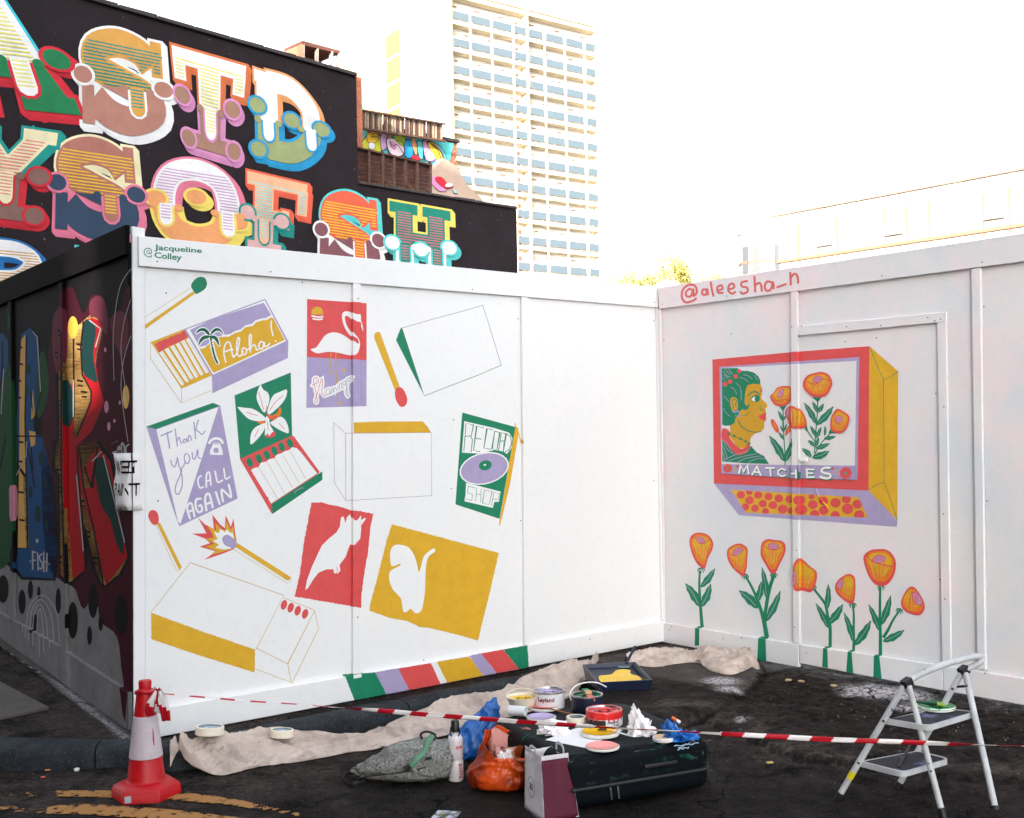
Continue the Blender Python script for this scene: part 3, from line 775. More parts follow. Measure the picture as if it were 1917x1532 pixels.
p.stroke(YL, [(345, 616), (345, 760), (352, 784)], 7); p.stroke(YL, [(388, 616), (384, 700), (392, 860), (402, 1000)], 7); p.stroke(YL, [(350, 782), (388, 776)], 5)
for cx_, cy_ in ((456, 752), (418, 1022)): p.poly(YEL, [(cx_, cy_ + 18), (cx_ - 16, cy_ - 6), (cx_ - 4, cy_ - 14), (cx_, cy_ - 4), (cx_ + 10, cy_ - 12), (cx_ + 16, cy_ - 2)])
fl = [[(190, 880), (240, 852), (236, 820), (212, 818), (204, 850), (222, 930), (234, 1000), (228, 1020), (216, 1000), (240, 930), (266, 830), (276, 850), (272, 930), (292, 968), (306, 950)],
      [(332, 905), (310, 915), (302, 940), (318, 958), (334, 940), (338, 912), (340, 945), (352, 940)], [(352, 945), (352, 910), (362, 905), (368, 935), (372, 900), (384, 898), (392, 925)],
      [(402, 880), (404, 918)], [(418, 912), (416, 870), (430, 860), (436, 900), (446, 896)], [(464, 842), (446, 850), (446, 875), (462, 874), (468, 845), (480, 930), (488, 968), (474, 960), (466, 930), (480, 880)], [(492, 820), (476, 828), (482, 850), (500, 842), (498, 820), (510, 812)]]
for s_ in fl: p.stroke(wh, s_, 34, sub=3)
for s_ in fl: p.stroke(RED if s_ is fl[0] else LL, s_, 4.5)
p.done()
# --- yellow match with red head
p = P_('painted_match', 'yellow match with red head pointing down beside the flamingo'); p.frame(540, 520, 4.357)
p.poly(YEL, [(702, 460), (712, 448), (742, 442), (750, 458), (908, 895), (870, 920), (700, 494)])
p.poly(RED, [(868, 940), (880, 905), (915, 895), (945, 925), (968, 985), (962, 1030), (935, 1054), (905, 1045), (876, 995)], True); p.done()
# --- blank card outline with green side
p = P_('painted_card', 'unfinished white card with a green side'); p.frame(540, 520, 4.357)
p.poly(GREEN, [(917, 408), (930, 418), (1108, 964), (1090, 930), (877, 510)])
p.stroke(GL, [(925, 412), (1200, 332), (1340, 296), (1584, 227)], 3.4, smooth=False); p.stroke(GL, [(1584, 227), (1618, 330), (1735, 714)], 3.4, smooth=False)
p.stroke(GREEN, [(1735, 714), (1560, 790), (1108, 964)], 4.5, smooth=False); p.done()
# --- thank you booklet
p = P_('painted_booklet', 'lavender booklet reading Thank you call again with a telephone'); p.frame(250, 680, 4.786)
p.poly(LAV, [(116, 572), (775, 380), (932, 1214), (410, 1462), (365, 1340)])
p.poly(GREEN, [(112, 570), (710, 356), (776, 382), (200, 592)])
p.poly(W2, [(204, 596), (760, 394), (420, 1440), (398, 1420)])
script(p, LAV, 13, [(246, 652), (345, 610)], [(300, 622), (322, 762)])
script(p, LAV, 11, [(372, 590), (392, 744)], [(390, 700), (405, 665), (420, 700), (428, 722)], [(470, 680), (446, 690), (446, 712), (466, 706), (474, 680), (482, 704)], [(494, 700), (490, 660), (506, 652), (520, 692)], [(540, 530), (556, 678)], [(578, 510), (562, 575), (556, 600)], [(556, 600), (590, 620), (612, 640), (640, 610)],
       [(332, 870), (345, 915), (372, 926), (392, 850)], [(392, 845), (408, 930), (430, 960), (410, 1020), (380, 1090), (372, 1150), (400, 1176), (432, 1110), (434, 1020), (420, 960), (445, 925), (460, 890)], [(478, 810), (455, 830), (460, 880), (486, 900), (502, 860), (492, 820)], [(524, 800), (530, 850), (552, 855), (574, 775), (578, 840), (600, 856)])
script(p, wh, 15, [(606, 1010), (580, 1030), (578, 1080), (596, 1118), (624, 1110)], [(652, 1110), (650, 1040), (656, 990), (680, 985), (692, 1092)], [(652, 1060), (690, 1045)], [(730, 970), (752, 1065), (795, 1050)], [(808, 945), (824, 1035), (862, 1020)])
script(p, wh, 19, [(505, 1392), (480, 1310), (490, 1265), (520, 1262), (545, 1374)], [(488, 1335), (528, 1318)], [(600, 1215), (560, 1225), (556, 1290), (580, 1335), (612, 1320), (605, 1275), (585, 1280)], [(652, 1320), (640, 1230), (650, 1180), (680, 1180), (708, 1292)], [(650, 1265), (694, 1245)], [(736, 1155), (770, 1262)], [(800, 1240), (790, 1135), (870, 1200), (852, 1090)])
p.stroke(wh, [(678, 715), (700, 688), (740, 675), (780, 688), (796, 715)], 24)
p.poly(wh, [(686, 822), (682, 790), (700, 750), (715, 712), (770, 712), (785, 750), (796, 790), (798, 824)]); p.ell(LAV, 738, 782, 24, 24); p.stroke(LAV, [(720, 722), (765, 722)], 8, smooth=False)
p.done()
# --- orchid matchbook
p = P_('painted_matchbook', 'green and red matchbook with a white orchid and green tipped matches'); p.frame(250, 680, 4.786)
p.poly(RED, [(952, 858), (1422, 648), (1440, 662), (1668, 976), (1240, 1352)])
p.poly(GREEN, [(905, 290), (1408, 84), (1420, 650), (954, 858)])
p.poly(W2, [(1052, 960), (1078, 940), (1120, 932), (1142, 890), (1188, 884), (1214, 862), (1262, 850), (1280, 822), (1330, 806), (1352, 790), (1394, 780), (1420, 752), (1462, 762), (1500, 800), (1645, 988), (1232, 1258)])
for a, b, c, d in [(1120, 934, 1290, 1212), (1200, 890, 1352, 1168), (1262, 850, 1424, 1112), (1338, 824, 1486, 1078), (1402, 788, 1542, 1038)]: p.stroke(YL, [(a, b), (c, d)], 4, smooth=False)
p.poly(GREEN, [(1238, 1262), (1690, 970), (1692, 1046), (1242, 1354)]); p.stroke(LAV, [(1444, 1168), (1446, 1150), (1518, 1112), (1522, 1126)], 5, smooth=False)
for a, b in [(1040, 890), (1124, 856), (1194, 824), (1262, 786), (1326, 750), (1400, 718)]: p.ell(GREEN, a, b, 27, 42, -.35)
p.poly(ORG, [(1192, 450), (1240, 470), (1290, 440), (1304, 395), (1322, 410), (1316, 460), (1270, 505), (1215, 500)], True, sub=4)
p.poly(ORG, [(1085, 475), (1120, 510), (1160, 516), (1180, 520), (1160, 545), (1120, 540), (1095, 505)], True, sub=4)
for f in ([(1135, 196), (1160, 235), (1205, 270), (1216, 330), (1196, 400), (1170, 444), (1130, 390), (1102, 320), (1108, 260)], [(1372, 238), (1366, 300), (1330, 360), (1270, 420), (1215, 460), (1198, 430), (1218, 360), (1250, 290), (1310, 258)],
          [(932, 396), (990, 400), (1060, 408), (1120, 440), (1180, 490), (1170, 515), (1100, 520), (1030, 500), (985, 460)], [(1270, 505), (1320, 480), (1370, 530), (1390, 625), (1330, 610), (1260, 570), (1225, 535)],
          [(1180, 540), (1150, 545), (1085, 580), (1050, 640), (1048, 728), (1100, 690), (1150, 630), (1180, 570)], [(1186, 480), (1212, 500), (1225, 560), (1252, 610), (1240, 650), (1180, 652), (1178, 580)]):
    p.poly(W2, f, True, sub=4)
for s_ in ([(1120, 262), (1140, 330), (1166, 420)], [(1340, 290), (1270, 350), (1220, 420)], [(1010, 440), (1080, 462), (1110, 470)], [(1300, 540), (1350, 590)], [(1120, 590), (1085, 660)], [(1200, 520), (1205, 600)], [(1190, 380), (1192, 430)]): p.stroke(RED, s_, 5)
p.poly(RED, [(1180, 650), (1200, 630), (1215, 655), (1240, 620), (1268, 610), (1272, 650), (1230, 668), (1190, 668)])
p.stroke(RED, [(1196, 462), (1230, 492), (1280, 480)], 12)
p.done()
# --- blank box with yellow top
p = P_('painted_matchbox', 'outlined blank box with a yellow top edge'); p.frame(600, 760, 4.7925)
p.poly(YEL, [(282, 150), (520, 142), (918, 140), (960, 188), (992, 242), (700, 246), (282, 248)])
for s_ in ([(118, 152), (125, 690), (226, 850)], [(118, 152), (225, 246), (226, 850)], [(225, 246), (994, 240), (997, 806)], [(226, 850), (520, 834), (997, 806)]): p.stroke(LL, s_, 3.6, smooth=False)
p.done()
# --- record shop booklet
p = P_('painted_booklet', 'green booklet reading record shop with a lavender record'); p.frame(600, 760, 4.7925)
p.poly(YEL, [(1748, 186), (1775, 200), (1772, 280), (1700, 700), (1612, 1070), (1600, 1068)]); p.stroke(YEL, [(1742, 160), (1770, 230), (1802, 335)], 9)
p.poly(GREEN, [(1271, 60), (1748, 190), (1606, 1014), (1210, 884)])
p.poly(W2, [(1290, 138), (1560, 200), (1690, 240), (1722, 290), (1712, 380), (1672, 432), (1640, 410), (1560, 395), (1440, 430), (1268, 420)])
p.ell(W2, 1468, 562, 226, 142, -.24); p.ell(LAV, 1468, 562, 214, 131, -.24); p.ell(GREEN, 1478, 534, 58, 45, -.25); p.ell(W2, 1474, 530, 12, 8)
p.poly(W2, [(1305, 690), (1615, 770), (1600, 862), (1558, 862), (1545, 916), (1290, 856), (1300, 800)])
gs = [[(1285, 408), (1305, 155), (1372, 172), (1352, 270), (1298, 275)], [(1345, 275), (1362, 300), (1352, 415)], [(1460, 198), (1400, 182), (1372, 400), (1430, 412)], [(1385, 290), (1440, 300)], [(1540, 215), (1492, 204), (1465, 380), (1528, 390)],
      [(1562, 228), (1608, 240), (1582, 395), (1538, 385), (1562, 228)], [(1596, 405), (1622, 240), (1662, 250), (1652, 312), (1612, 318)], [(1646, 318), (1640, 408)], [(1668, 250), (1705, 280), (1712, 340), (1690, 395), (1655, 415)], [(1668, 250), (1640, 410)]]
for s_ in gs: p.stroke(GREEN, s_, 7, smooth=False)
for s_ in ([(1385, 735), (1325, 722), (1318, 780), (1362, 795), (1356, 850), (1302, 838)], [(1400, 735), (1392, 850)], [(1440, 745), (1436, 865)], [(1396, 790), (1438, 800)], [(1470, 755), (1540, 770), (1510, 888), (1452, 872), (1470, 755)], [(1530, 900), (1556, 775), (1606, 790), (1592, 840), (1546, 838)]): p.stroke(GREEN, s_, 4, smooth=False)
p.done()
# --- small red match, burning match
p = P_('painted_match', 'red headed match standing by the left edge'); p.frame(250, 940, 4.257)
p.poly(YEL, [(185, 175), (210, 165), (384, 520), (366, 545)]); p.stroke(YL, [(175, 182), (345, 552), (366, 545)], 3, smooth=False)
p.poly(RED, [(118, 104), (128, 75), (155, 64), (186, 80), (200, 120), (198, 165), (172, 184), (142, 168), (122, 132)], True); p.done()
p = P_('painted_match', 'burning match with a red and yellow flame'); p.frame(250, 940, 4.257)
p.poly(RED, [(512, 124), (570, 180), (640, 215), (628, 100), (690, 180), (728, 208), (734, 104), (775, 200), (796, 130), (806, 220), (822, 330), (800, 375), (700, 416), (560, 462), (620, 420), (650, 392), (526, 356), (610, 328), (570, 292), (466, 252), (580, 250), (550, 190)])
p.poly(YEL, [(584, 184), (640, 216), (660, 230), (650, 165), (700, 215), (732, 226), (740, 150), (775, 225), (792, 190), (806, 270), (815, 325), (790, 372), (690, 404), (620, 420), (660, 388), (570, 356), (640, 335), (640, 330), (572, 292), (640, 285), (620, 240)])
p.poly(W2, [(640, 235), (680, 250), (690, 215), (730, 240), (742, 215), (770, 245), (790, 245), (805, 320), (780, 370), (720, 380), (650, 366), (680, 340), (630, 310), (670, 296)])
p.poly(YEL, [(800, 350), (828, 328), (1254, 600), (1240, 622), (1222, 624)]); p.stroke(YL, [(795, 376), (1228, 650), (1254, 625), (1254, 602)], 3, smooth=False)
p.poly(LAV, [(706, 300), (720, 270), (750, 262), (780, 278), (815, 312), (820, 340), (800, 372), (765, 360), (725, 340)], True); p.done()
# --- big outlined box with yellow side
p = P_('painted_matchbox', 'large outlined matchbox with a yellow side and four red match heads'); p.frame(250, 940, 4.257)
p.poly(YEL, [(140, 882), (540, 1030), (968, 1176), (964, 1358), (540, 1228), (142, 1094)], rough=2.)
for s_ in ([(140, 878), (452, 484), (1198, 744), (975, 1176)], [(1198, 764), (1442, 864), (1474, 1010), (1264, 1440), (964, 1328)], [(975, 1162), (1228, 1290), (1442, 868)], [(1228, 1290), (1256, 1436)]): p.stroke(YL, s_, 4.2, smooth=False)
for a, b in ((1198, 820), (1252, 842), (1308, 866), (1366, 892)): p.ell(RED, a, b, 24, 40, .3)
p.done()
# --- cockatoo card
p = P_('painted_card', 'red card with the white shape of a cockatoo'); p.frame(540, 930, 3.83)
p.poly(RED, [(165, 42), (235, 40), (300, 58), (370, 72), (440, 96), (520, 105), (608, 124), (585, 240), (570, 400), (548, 520), (530, 650), (514, 796), (44, 716), (80, 560), (110, 330), (135, 200)], rough=2.4)
p.poly(W2, [(120, 670), (132, 600), (165, 510), (215, 400), (240, 350), (290, 300), (345, 255), (368, 215), (376, 150), (395, 142), (408, 190), (418, 150), (440, 125), (456, 165), (478, 170), (514, 122), (512, 175), (545, 152), (556, 158), (515, 215), (505, 252), (500, 300), (460, 345), (440, 345), (410, 430), (366, 490), (372, 530), (352, 552), (328, 550), (320, 520), (270, 522), (215, 546), (180, 590), (140, 655)])
p.stroke(RED, [(342, 505), (352, 525), (344, 552)], 4); p.done()
# --- elephant card
p = P_('painted_card', 'mustard yellow card with the white shape of an elephant head'); p.frame(540, 930, 3.83)
p.poly(YEL, [(742, 198), (1508, 404), (1440, 700), (1358, 1032), (1220, 992), (1130, 970), (1000, 940), (940, 935), (850, 892), (720, 868), (582, 818), (585, 770), (650, 530), (705, 310)], rough=2.)
p.poly(W2, [(728, 425), (735, 375), (765, 346), (820, 348), (868, 370), (905, 430), (925, 500), (934, 545), (950, 500), (965, 440), (990, 405), (1040, 370), (1052, 384), (1046, 398), (1008, 425), (990, 470), (982, 560), (978, 680), (962, 790), (940, 830), (905, 834), (875, 802), (848, 826), (820, 820), (806, 730), (750, 670), (722, 600), (724, 545), (748, 520), (804, 492), (790, 482), (738, 500)], True, sub=2)
p.done()
# --- striped kick board
p = P_('painted_stripes', 'band of green, lavender, red, white and yellow stripes on the kick board'); p.T = lambda x, y: (x, y)
for m, q in ((GREEN, [(641, 1263), (698, 1257.5), (721.5, 1303), (661, 1315)]), (LAV, [(698, 1257.5), (741, 1250), (764.5, 1296), (721.5, 1303)]), (RED, [(741, 1250.5), (802, 1240.5), (823, 1285.4), (764.5, 1296)]),
             (YEL, [(813, 1238), (874, 1228.5), (904, 1270), (836, 1282.5)]), (LAV, [(874, 1227), (895.5, 1222), (930, 1265), (904, 1270)]), (RED, [(895.5, 1222.5), (937, 1215), (972, 1257.5), (930, 1265)]), (GREEN, [(937, 1215), (982.5, 1207.5), (985.5, 1255), (972, 1257.5)])):
    p.poly(m, q, rough=.5)
p.done()

# ================================================================== PAINTINGS ON THE RIGHT HOARDING
def PR_(name, label): return Paint(R, name, hr, label=label)
p = PR_('painted_lettering', 'coral lettering reading at aleesha_n'); p.frame(1140, 300, 2.467)
cl = paint('thin coral paint', 226, 110, 108)
script(p, cl, 10, [(398, 603), (382, 596), (366, 612), (370, 630), (390, 628), (400, 600), (402, 628), (416, 610), (408, 582), (378, 578), (352, 600), (348, 636), (366, 658), (400, 650), (412, 640)],
       [(462, 600), (444, 600), (442, 620), (458, 622), (464, 598), (468, 622)], [(481, 566), (486, 600), (493, 628)], [(512, 604), (534, 596), (530, 580), (512, 588), (514, 612), (536, 614)],
       [(562, 598), (588, 590), (584, 572), (566, 578), (562, 604), (580, 618), (594, 610)], [(648, 560), (624, 566), (624, 584), (648, 590), (650, 608), (630, 618), (618, 610)], [(682, 540), (684, 570), (686, 608)], [(686, 580), (704, 568), (714, 582), (716, 604)],
       [(768, 568), (742, 562), (730, 584), (738, 604), (758, 598), (768, 566), (772, 594)], [(788, 588), (828, 574)], [(848, 522), (850, 576)], [(850, 545), (868, 526), (882, 540), (884, 568)])
p.done()
p = PR_('painted_matchbox', 'big matchbox painting with a woman in profile and poppies, reading matches'); p.frame(1320, 630, 4.139)
DG2 = GREEN
p.poly(LAV, [(68, 1138), (1275, 1186), (1490, 1430), (1486, 1476), (262, 1386)])
p.poly(YEL, [(202, 1188), (1190, 1246), (1262, 1406), (318, 1366)], rough=1.)
for a, b, r in [(278, 1228, 32), (344, 1205, 26), (412, 1230, 32), (345, 1270, 34), (492, 1242, 32), (572, 1256, 34), (448, 1296, 32), (314, 1322, 30), (388, 1332, 31), (526, 1308, 34), (655, 1262, 34), (738, 1270, 40), (470, 1356, 28), (602, 1338, 38), (836, 1304, 38), (752, 1342, 42), (918, 1276, 36), (1012, 1290, 40), (920, 1348, 38), (668, 1350, 28), (1104, 1336, 44), (850, 1378, 36), (1010, 1386, 36), (1180, 1300, 38), (1196, 1384, 40), (1096, 1262, 36), (826, 1240, 24)]:
    P0 = [(a + r * cos(t * pi / 10), b + r * .92 * sin(t * pi / 10)) for t in range(20)]
    for q, s_ in (((202, 1188), (1190, 1246)), ((1190, 1246), (1262, 1406)), ((1262, 1406), (318, 1366)), ((318, 1366), (202, 1188))):
        P0 = clip_half(P0, q, s_)[0]
        if len(P0) < 3: break
    if len(P0) > 2: p.poly(RED, P0)
p.poly(YEL, [(1272, 74), (1497, 270), (1490, 1424), (1268, 1194)])
for s_ in ([(1280, 88), (1330, 220), (1384, 338), (1386, 760), (1388, 1130), (1440, 1270), (1488, 1420)], [(1384, 338), (1440, 312), (1496, 272)], [(1388, 1130), (1320, 1155), (1272, 1186)]): p.stroke(GREEN, s_, 5, smooth=False)
p.poly(RED, [(58, 180), (700, 120), (1274, 76), (1268, 1194), (700, 1168), (70, 1140)])
p.poly(LAV, [(112, 236), (1196, 160), (1182, 1114), (700, 1100), (128, 1064)])
p.poly(RWM, [(130, 246), (1174, 190), (1162, 1002), (130, 990)])
# woman
q = Paint.frame
p.frame(1340, 670, 7.294)
p.poly(SKIN, [(200, 1000), (195, 900), (260, 820), (240, 560), (300, 420), (400, 360), (610, 355), (640, 430), (632, 500), (622, 560), (700, 630), (706, 668), (676, 700), (690, 740), (690, 850), (664, 880), (662, 960), (620, 1012), (530, 1040), (478, 1100), (466, 1180), (400, 1240), (300, 1230), (180, 1060)])
p.poly(GREEN, [(84, 145), (300, 140), (330, 180), (430, 178), (520, 200), (580, 250), (612, 310), (608, 362), (520, 356), (440, 372), (412, 430), (400, 520), (396, 620), (420, 660), (446, 640), (456, 610), (464, 650), (440, 700), (400, 720), (380, 700), (340, 720), (330, 790), (270, 830), (260, 890), (200, 925), (130, 930), (90, 915)])
p.poly(SKIN, [(200, 580), (216, 548), (260, 540), (296, 570), (305, 640), (296, 700), (262, 720), (228, 710), (206, 660)], True); p.stroke(GREEN, [(246, 690), (226, 620), (236, 575), (265, 565), (285, 600), (270, 640), (285, 670)], 11)
p.stroke(LAV, [(228, 720), (260, 745), (300, 725), (325, 755), (310, 800), (280, 795)], 18)
for s_ in ([(100, 180), (150, 240), (200, 270)], [(130, 160), (200, 230)], [(110, 230), (170, 280)], [(180, 160), (230, 220)], [(90, 270), (130, 300)], [(210, 400), (260, 440), (290, 500)], [(280, 350), (330, 390), (350, 480), (350, 580)], [(110, 520), (150, 560), (180, 600)], [(100, 690), (150, 760), (200, 800)], [(330, 270), (400, 290), (440, 330)], [(380, 230), (450, 250), (500, 290)], [(530, 240), (570, 300)]): p.stroke(LAV, s_, 7)
for a, b, r in ((322, 182, 28), (276, 255, 30), (200, 325, 30), (128, 360, 34)): p.ell(RED, a, b, r)
p.stroke(GREEN, [(445, 520), (490, 475), (550, 465), (600, 500)], 16); p.poly(GREEN, [(470, 565), (520, 520), (580, 505), (606, 545), (590, 595), (550, 608), (510, 590)], True, sub=3)
p.poly(WHP, [(486, 566), (520, 535), (545, 530), (550, 600), (510, 588)]); p.ell(GREEN, 562, 562, 28, 40)
p.ell(RED, 622, 450, 11, 26); p.stroke(GREEN, [(615, 655), (606, 690), (625, 718), (660, 700)], 10)
p.poly(RED, [(580, 795), (620, 780), (650, 758), (680, 755), (692, 780), (682, 805), (692, 840), (660, 862), (620, 840)], True, sub=3)
p.stroke(GREEN, [(302, 850), (350, 930), (420, 985), (520, 1015), (620, 1010)], 12); p.stroke(GREEN, [(350, 780), (420, 790), (455, 740)], 8)
p.poly(RED, [(90, 980), (140, 966), (190, 1010), (190, 1080), (260, 1180), (340, 1240), (400, 1230), (440, 1170), (470, 1190), (440, 1290), (360, 1330), (280, 1320), (200, 1230), (92, 1130)], True, sub=3)
p.poly(GREEN, [(92, 1115), (180, 1210), (280, 1318), (350, 1330), (430, 1290), (480, 1200), (560, 1290), (660, 1340), (730, 1450), (400, 1440), (92, 1415)])
for s_ in ([(110, 1130), (160, 1250), (260, 1320)], [(100, 1200), (150, 1330), (160, 1380)], [(100, 1290), (130, 1400)], [(110, 1400), (260, 1330), (400, 1290), (470, 1240)], [(180, 1410), (330, 1360), (560, 1310)], [(300, 1425), (430, 1370), (620, 1340)], [(450, 1430), (560, 1380), (680, 1380)], [(140, 1150), (230, 1290)]): p.stroke(LAV, s_, 8)
p.stroke(GREEN, [(186, 1030), (250, 1065), (340, 1105), (410, 1140), (460, 1165)], 8)
for a, b in ((186, 1035), (258, 1068), (342, 1108), (412, 1142), (462, 1172)): p.ell(GREEN, a, b, 17)
# poppies in the box
p.frame(1320, 630, 4.139)
def tulip(pr, pts, fold=None, cen=None, k=1., hatch=()):
    c = (sum(a[0] for a in pts) / len(pts), sum(a[1] for a in pts) / len(pts))
    pr.poly(RED, pts, True, sub=4)
    pr.poly(ORG, [(c[0] + (a[0] - c[0]) * .87, c[1] + (a[1] - c[1]) * .84 - 4 * k) for a in pts], True, sub=4)
    pr.poly(YEL, [(c[0] + (a[0] - c[0]) * .74, c[1] + (a[1] - c[1]) * .62 - 13 * k) for a in pts], True, sub=4)
    xs_ = [a[0] for a in pts]; ys_ = [a[1] for a in pts]; w_, h_ = max(xs_) - min(xs_), max(ys_) - min(ys_)
    for i in range(9):
        x = c[0] + w_ * (-.32 + .08 * i); y = c[1] + h_ * random.uniform(-.12, .02)
        pr.stroke(ORG if i % 2 else RED, [(x, y), (c[0] + (x - c[0]) * .8, y + h_ * .16), (c[0] + (x - c[0]) * .55, y + h_ * .32)], w_ * .022, sub=3)
    for i in range(4):
        x = c[0] + w_ * (-.25 + .15 * i)
        pr.stroke(YEL, [(x, c[1] + h_ * .12), (c[0] + (x - c[0]) * .6, c[1] + h_ * .33)], w_ * .03, sub=2)
    if fold: pr.stroke(RED, fold, w_ * .035)
    if cen:
        a, b, rx, ry, rt = cen; pr.ell(RED, a, b, rx * 1.15, ry * 1.2, rt); pr.ell(LILAC, a, b, rx, ry, rt)
        for i in range(-3, 4):
            ax = i / 4 * rx; pr.stroke(RED, [(a + ax * cos(rt) - ry * .6 * sin(-rt), b + ax * sin(rt) + ry * .7), (a + ax * cos(rt), b + ax * sin(rt) - ry * .7)], rx * .06, smooth=False, caps=False)
def leaf(pr, m, a, b, wd, wig=.12):
    """leaf blade from base a to tip b"""
    ax, ay = a; bx, by = b; L_ = math.hypot(bx - ax, by - ay); dx, dy = (bx - ax) / L_, (by - ay) / L_; nx_, ny_ = -dy, dx
    lo, hi = [], []
    for i in range(9):
        t = i / 8; w_ = wd * (sin(pi * t ** .8) ** .8) * (1 + wig * sin(t * 19)) / 2 if 0 < i < 8 else wd * (.06 if i == 0 else .0)
        cv = sin(pi * t) * wd * .12
        lo.append((ax + dx * L_ * t + nx_ * (w_ + cv), ay + dy * L_ * t + ny_ * (w_ + cv))); hi.append((ax + dx * L_ * t - nx_ * (w_ - cv), ay + dy * L_ * t - ny_ * (w_ - cv)))
    pr.poly(m, lo + hi[::-1][1:], True, sub=3)
    pr.stroke(LAV, [(ax + dx * L_ * .12, ay + dy * L_ * .12), (ax + dx * L_ * .5 + nx_ * wd * .12, ay + dy * L_ * .5 + ny_ * wd * .12), (ax + dx * L_ * .88, ay + dy * L_ * .88)], wd * .07)
for s_ in ([(606, 560), (608, 640), (612, 760), (622, 940), (622, 996)], [(800, 740), (850, 810)], [(876, 490), (872, 600), (862, 720), (850, 900)], [(985, 740), (900, 830), (852, 915)]): p.stroke(GREEN, s_, 8)
for a, b, w_ in [((620, 968), (498, 768), 56), ((622, 968), (688, 790), 52), ((612, 720), (600, 660), 14), ((606, 660), (566, 575), 26), ((608, 650), (628, 610), 16), ((610, 800), (570, 740), 22), ((608, 740), (582, 690), 16), ((610, 740), (636, 675), 16),
                 ((864, 676), (768, 512), 44), ((868, 686), (998, 540), 52), ((872, 588), (832, 502), 30), ((872, 590), (922, 520), 34), ((856, 770), (816, 690), 28), ((856, 790), (904, 700), 32), ((930, 770), (932, 690), 20), ((925, 790), (1018, 775), 30),
                 ((848, 850), (800, 805), 30), ((852, 860), (884, 780), 28), ((862, 866), (970, 828), 36), ((826, 934), (752, 868), 40), ((836, 940), (968, 888), 52)]: leaf(p, GREEN, a, b, w_)
p.poly(GREEN, [(578, 540), (640, 528), (616, 566), (606, 580), (596, 566)]); p.poly(GREEN, [(832, 470), (914, 462), (886, 500), (876, 520), (866, 500)]); p.poly(GREEN, [(772, 700), (790, 684), (804, 740), (786, 730)]); p.poly(GREEN, [(975, 715), (1016, 740), (1018, 752), (960, 752)])
for pts in ([(514, 650), (535, 645), (572, 710), (572, 745), (550, 738), (522, 690)], [(690, 660), (660, 690), (632, 720), (624, 772), (650, 750), (684, 715)]): p.poly(RED, pts, True, sub=3); c = (sum(a[0] for a in pts) / 6, sum(a[1] for a in pts) / 6); p.poly(ORG, [(c[0] + (a[0] - c[0]) * .55, c[1] + (a[1] - c[1]) * .6) for a in pts], True, sub=3)
tulip(p, [(508, 465), (540, 430), (565, 395), (620, 384), (665, 392), (672, 430), (664, 500), (640, 530), (600, 542), (550, 535), (520, 500)], [(520, 490), (580, 498), (620, 488), (664, 500)], (590, 440, 20, 32, .5))
tulip(p, [(622, 590), (650, 545), (700, 540), (750, 575), (782, 630), (790, 690), (760, 712), (700, 712), (660, 690), (640, 640)], [(690, 550), (700, 620), (690, 700)], (652, 590, 18, 36, .1))
tulip(p, [(762, 380), (790, 310), (850, 285), (910, 276), (965, 300), (990, 360), (975, 410), (935, 465), (850, 470), (800, 440)], [(800, 355), (860, 370), (920, 330), (965, 345)], (876, 332, 34, 22, -.3))
tulip(p, [(975, 700), (985, 620), (1025, 562), (1075, 580), (1122, 620), (1115, 680), (1090, 730), (1040, 752), (990, 735)], [(1025, 575), (1010, 650), (1060, 690)], (1044, 640, 26, 24, -.3))
# MATCHES
p.poly(LAV, [(130, 996), (1162, 1002), (1164, 1110), (700, 1096), (132, 1062)])
txt = [[(270, 1060), (282, 1000), (304, 1048), (334, 1000), (344, 1064)], [(372, 1070), (408, 1008), (438, 1076)], [(386, 1050), (430, 1054)], [(478, 1020), (542, 1020)], [(510, 1020), (516, 1080)], [(628, 1036), (600, 1024), (574, 1040), (572, 1066), (600, 1084), (630, 1076)],
       [(682, 1034), (684, 1092)], [(724, 1034), (728, 1094)], [(684, 1062), (724, 1062)], [(850, 1032), (794, 1030), (798, 1092), (852, 1090)], [(796, 1060), (840, 1060)]]
sS = [(972, 1018), (930, 1020), (908, 1040), (930, 1058), (972, 1068), (976, 1092), (940, 1100), (900, 1088)]
for dx, m in ((9, DG2), (0, WHP)):
    for s_ in txt: p.stroke(m, [(a - (0 if m is WHP else -6), b + (0 if m is WHP else 8)) for a, b in s_], 13, smooth=False)
    p.stroke(m, [(a + (0 if m is WHP else 6), b + (0 if m is WHP else 8)) for a, b in sS], 17)
for a, b, r in ((182, 1022, 34), (1096, 1060, 46)):
    for i in range(7): p.ell(RED, a + r * .6 * cos(i * .9), b + r * .6 * sin(i * .9), r * .45, same=False)
    p.ell(RED, a, b, r * .7); p.ell(GREEN, a, b, r * .28); p.ell(LILAC, a, b, r * .12)
for a, b, m in ((238, 1030, YEL), (258, 1008, RED), (996, 1024, RED), (1022, 1052, YEL)): p.ell(m, a, b, 10)
p.done()
# --- tulips below
def plant(label, fx, fy, k, heads, stems, leaves, feet, sep=()):
    p = PR_('painted_flower', label); p.frame(fx, fy, k)
    for s_, w0, w1 in stems: p.stroke(GREEN, s_, (lambda a, b: (lambda t: a + (b - a) * t))(w0, w1), caps=False)
    for f in feet: p.poly(GREEN, [(f[0][0], f[0][1] - 14), (f[1][0], f[1][1] - 14)] + f[2:])
    for a, b, w_ in leaves: leaf(p, GREEN, a, b, w_)
    for s_ in sep: p.stroke(GREEN, s_, 9)
    for h in heads: tulip(p, *h, k=2.)
    p.done()
def sepal(x, y, a=0.):
    o = []
    for dx, dy in ((-34, 30), (-22, 50), (0, 56), (24, 48), (38, 28)):
        c, s_ = cos(a), sin(a); o.append([(x, y), (x + dx * .7 * c - dy * .3 * s_, y + dx * .7 * s_ + dy * .3 * c), (x + dx * c - dy * s_, y + dx * s_ + dy * c)])
    return o
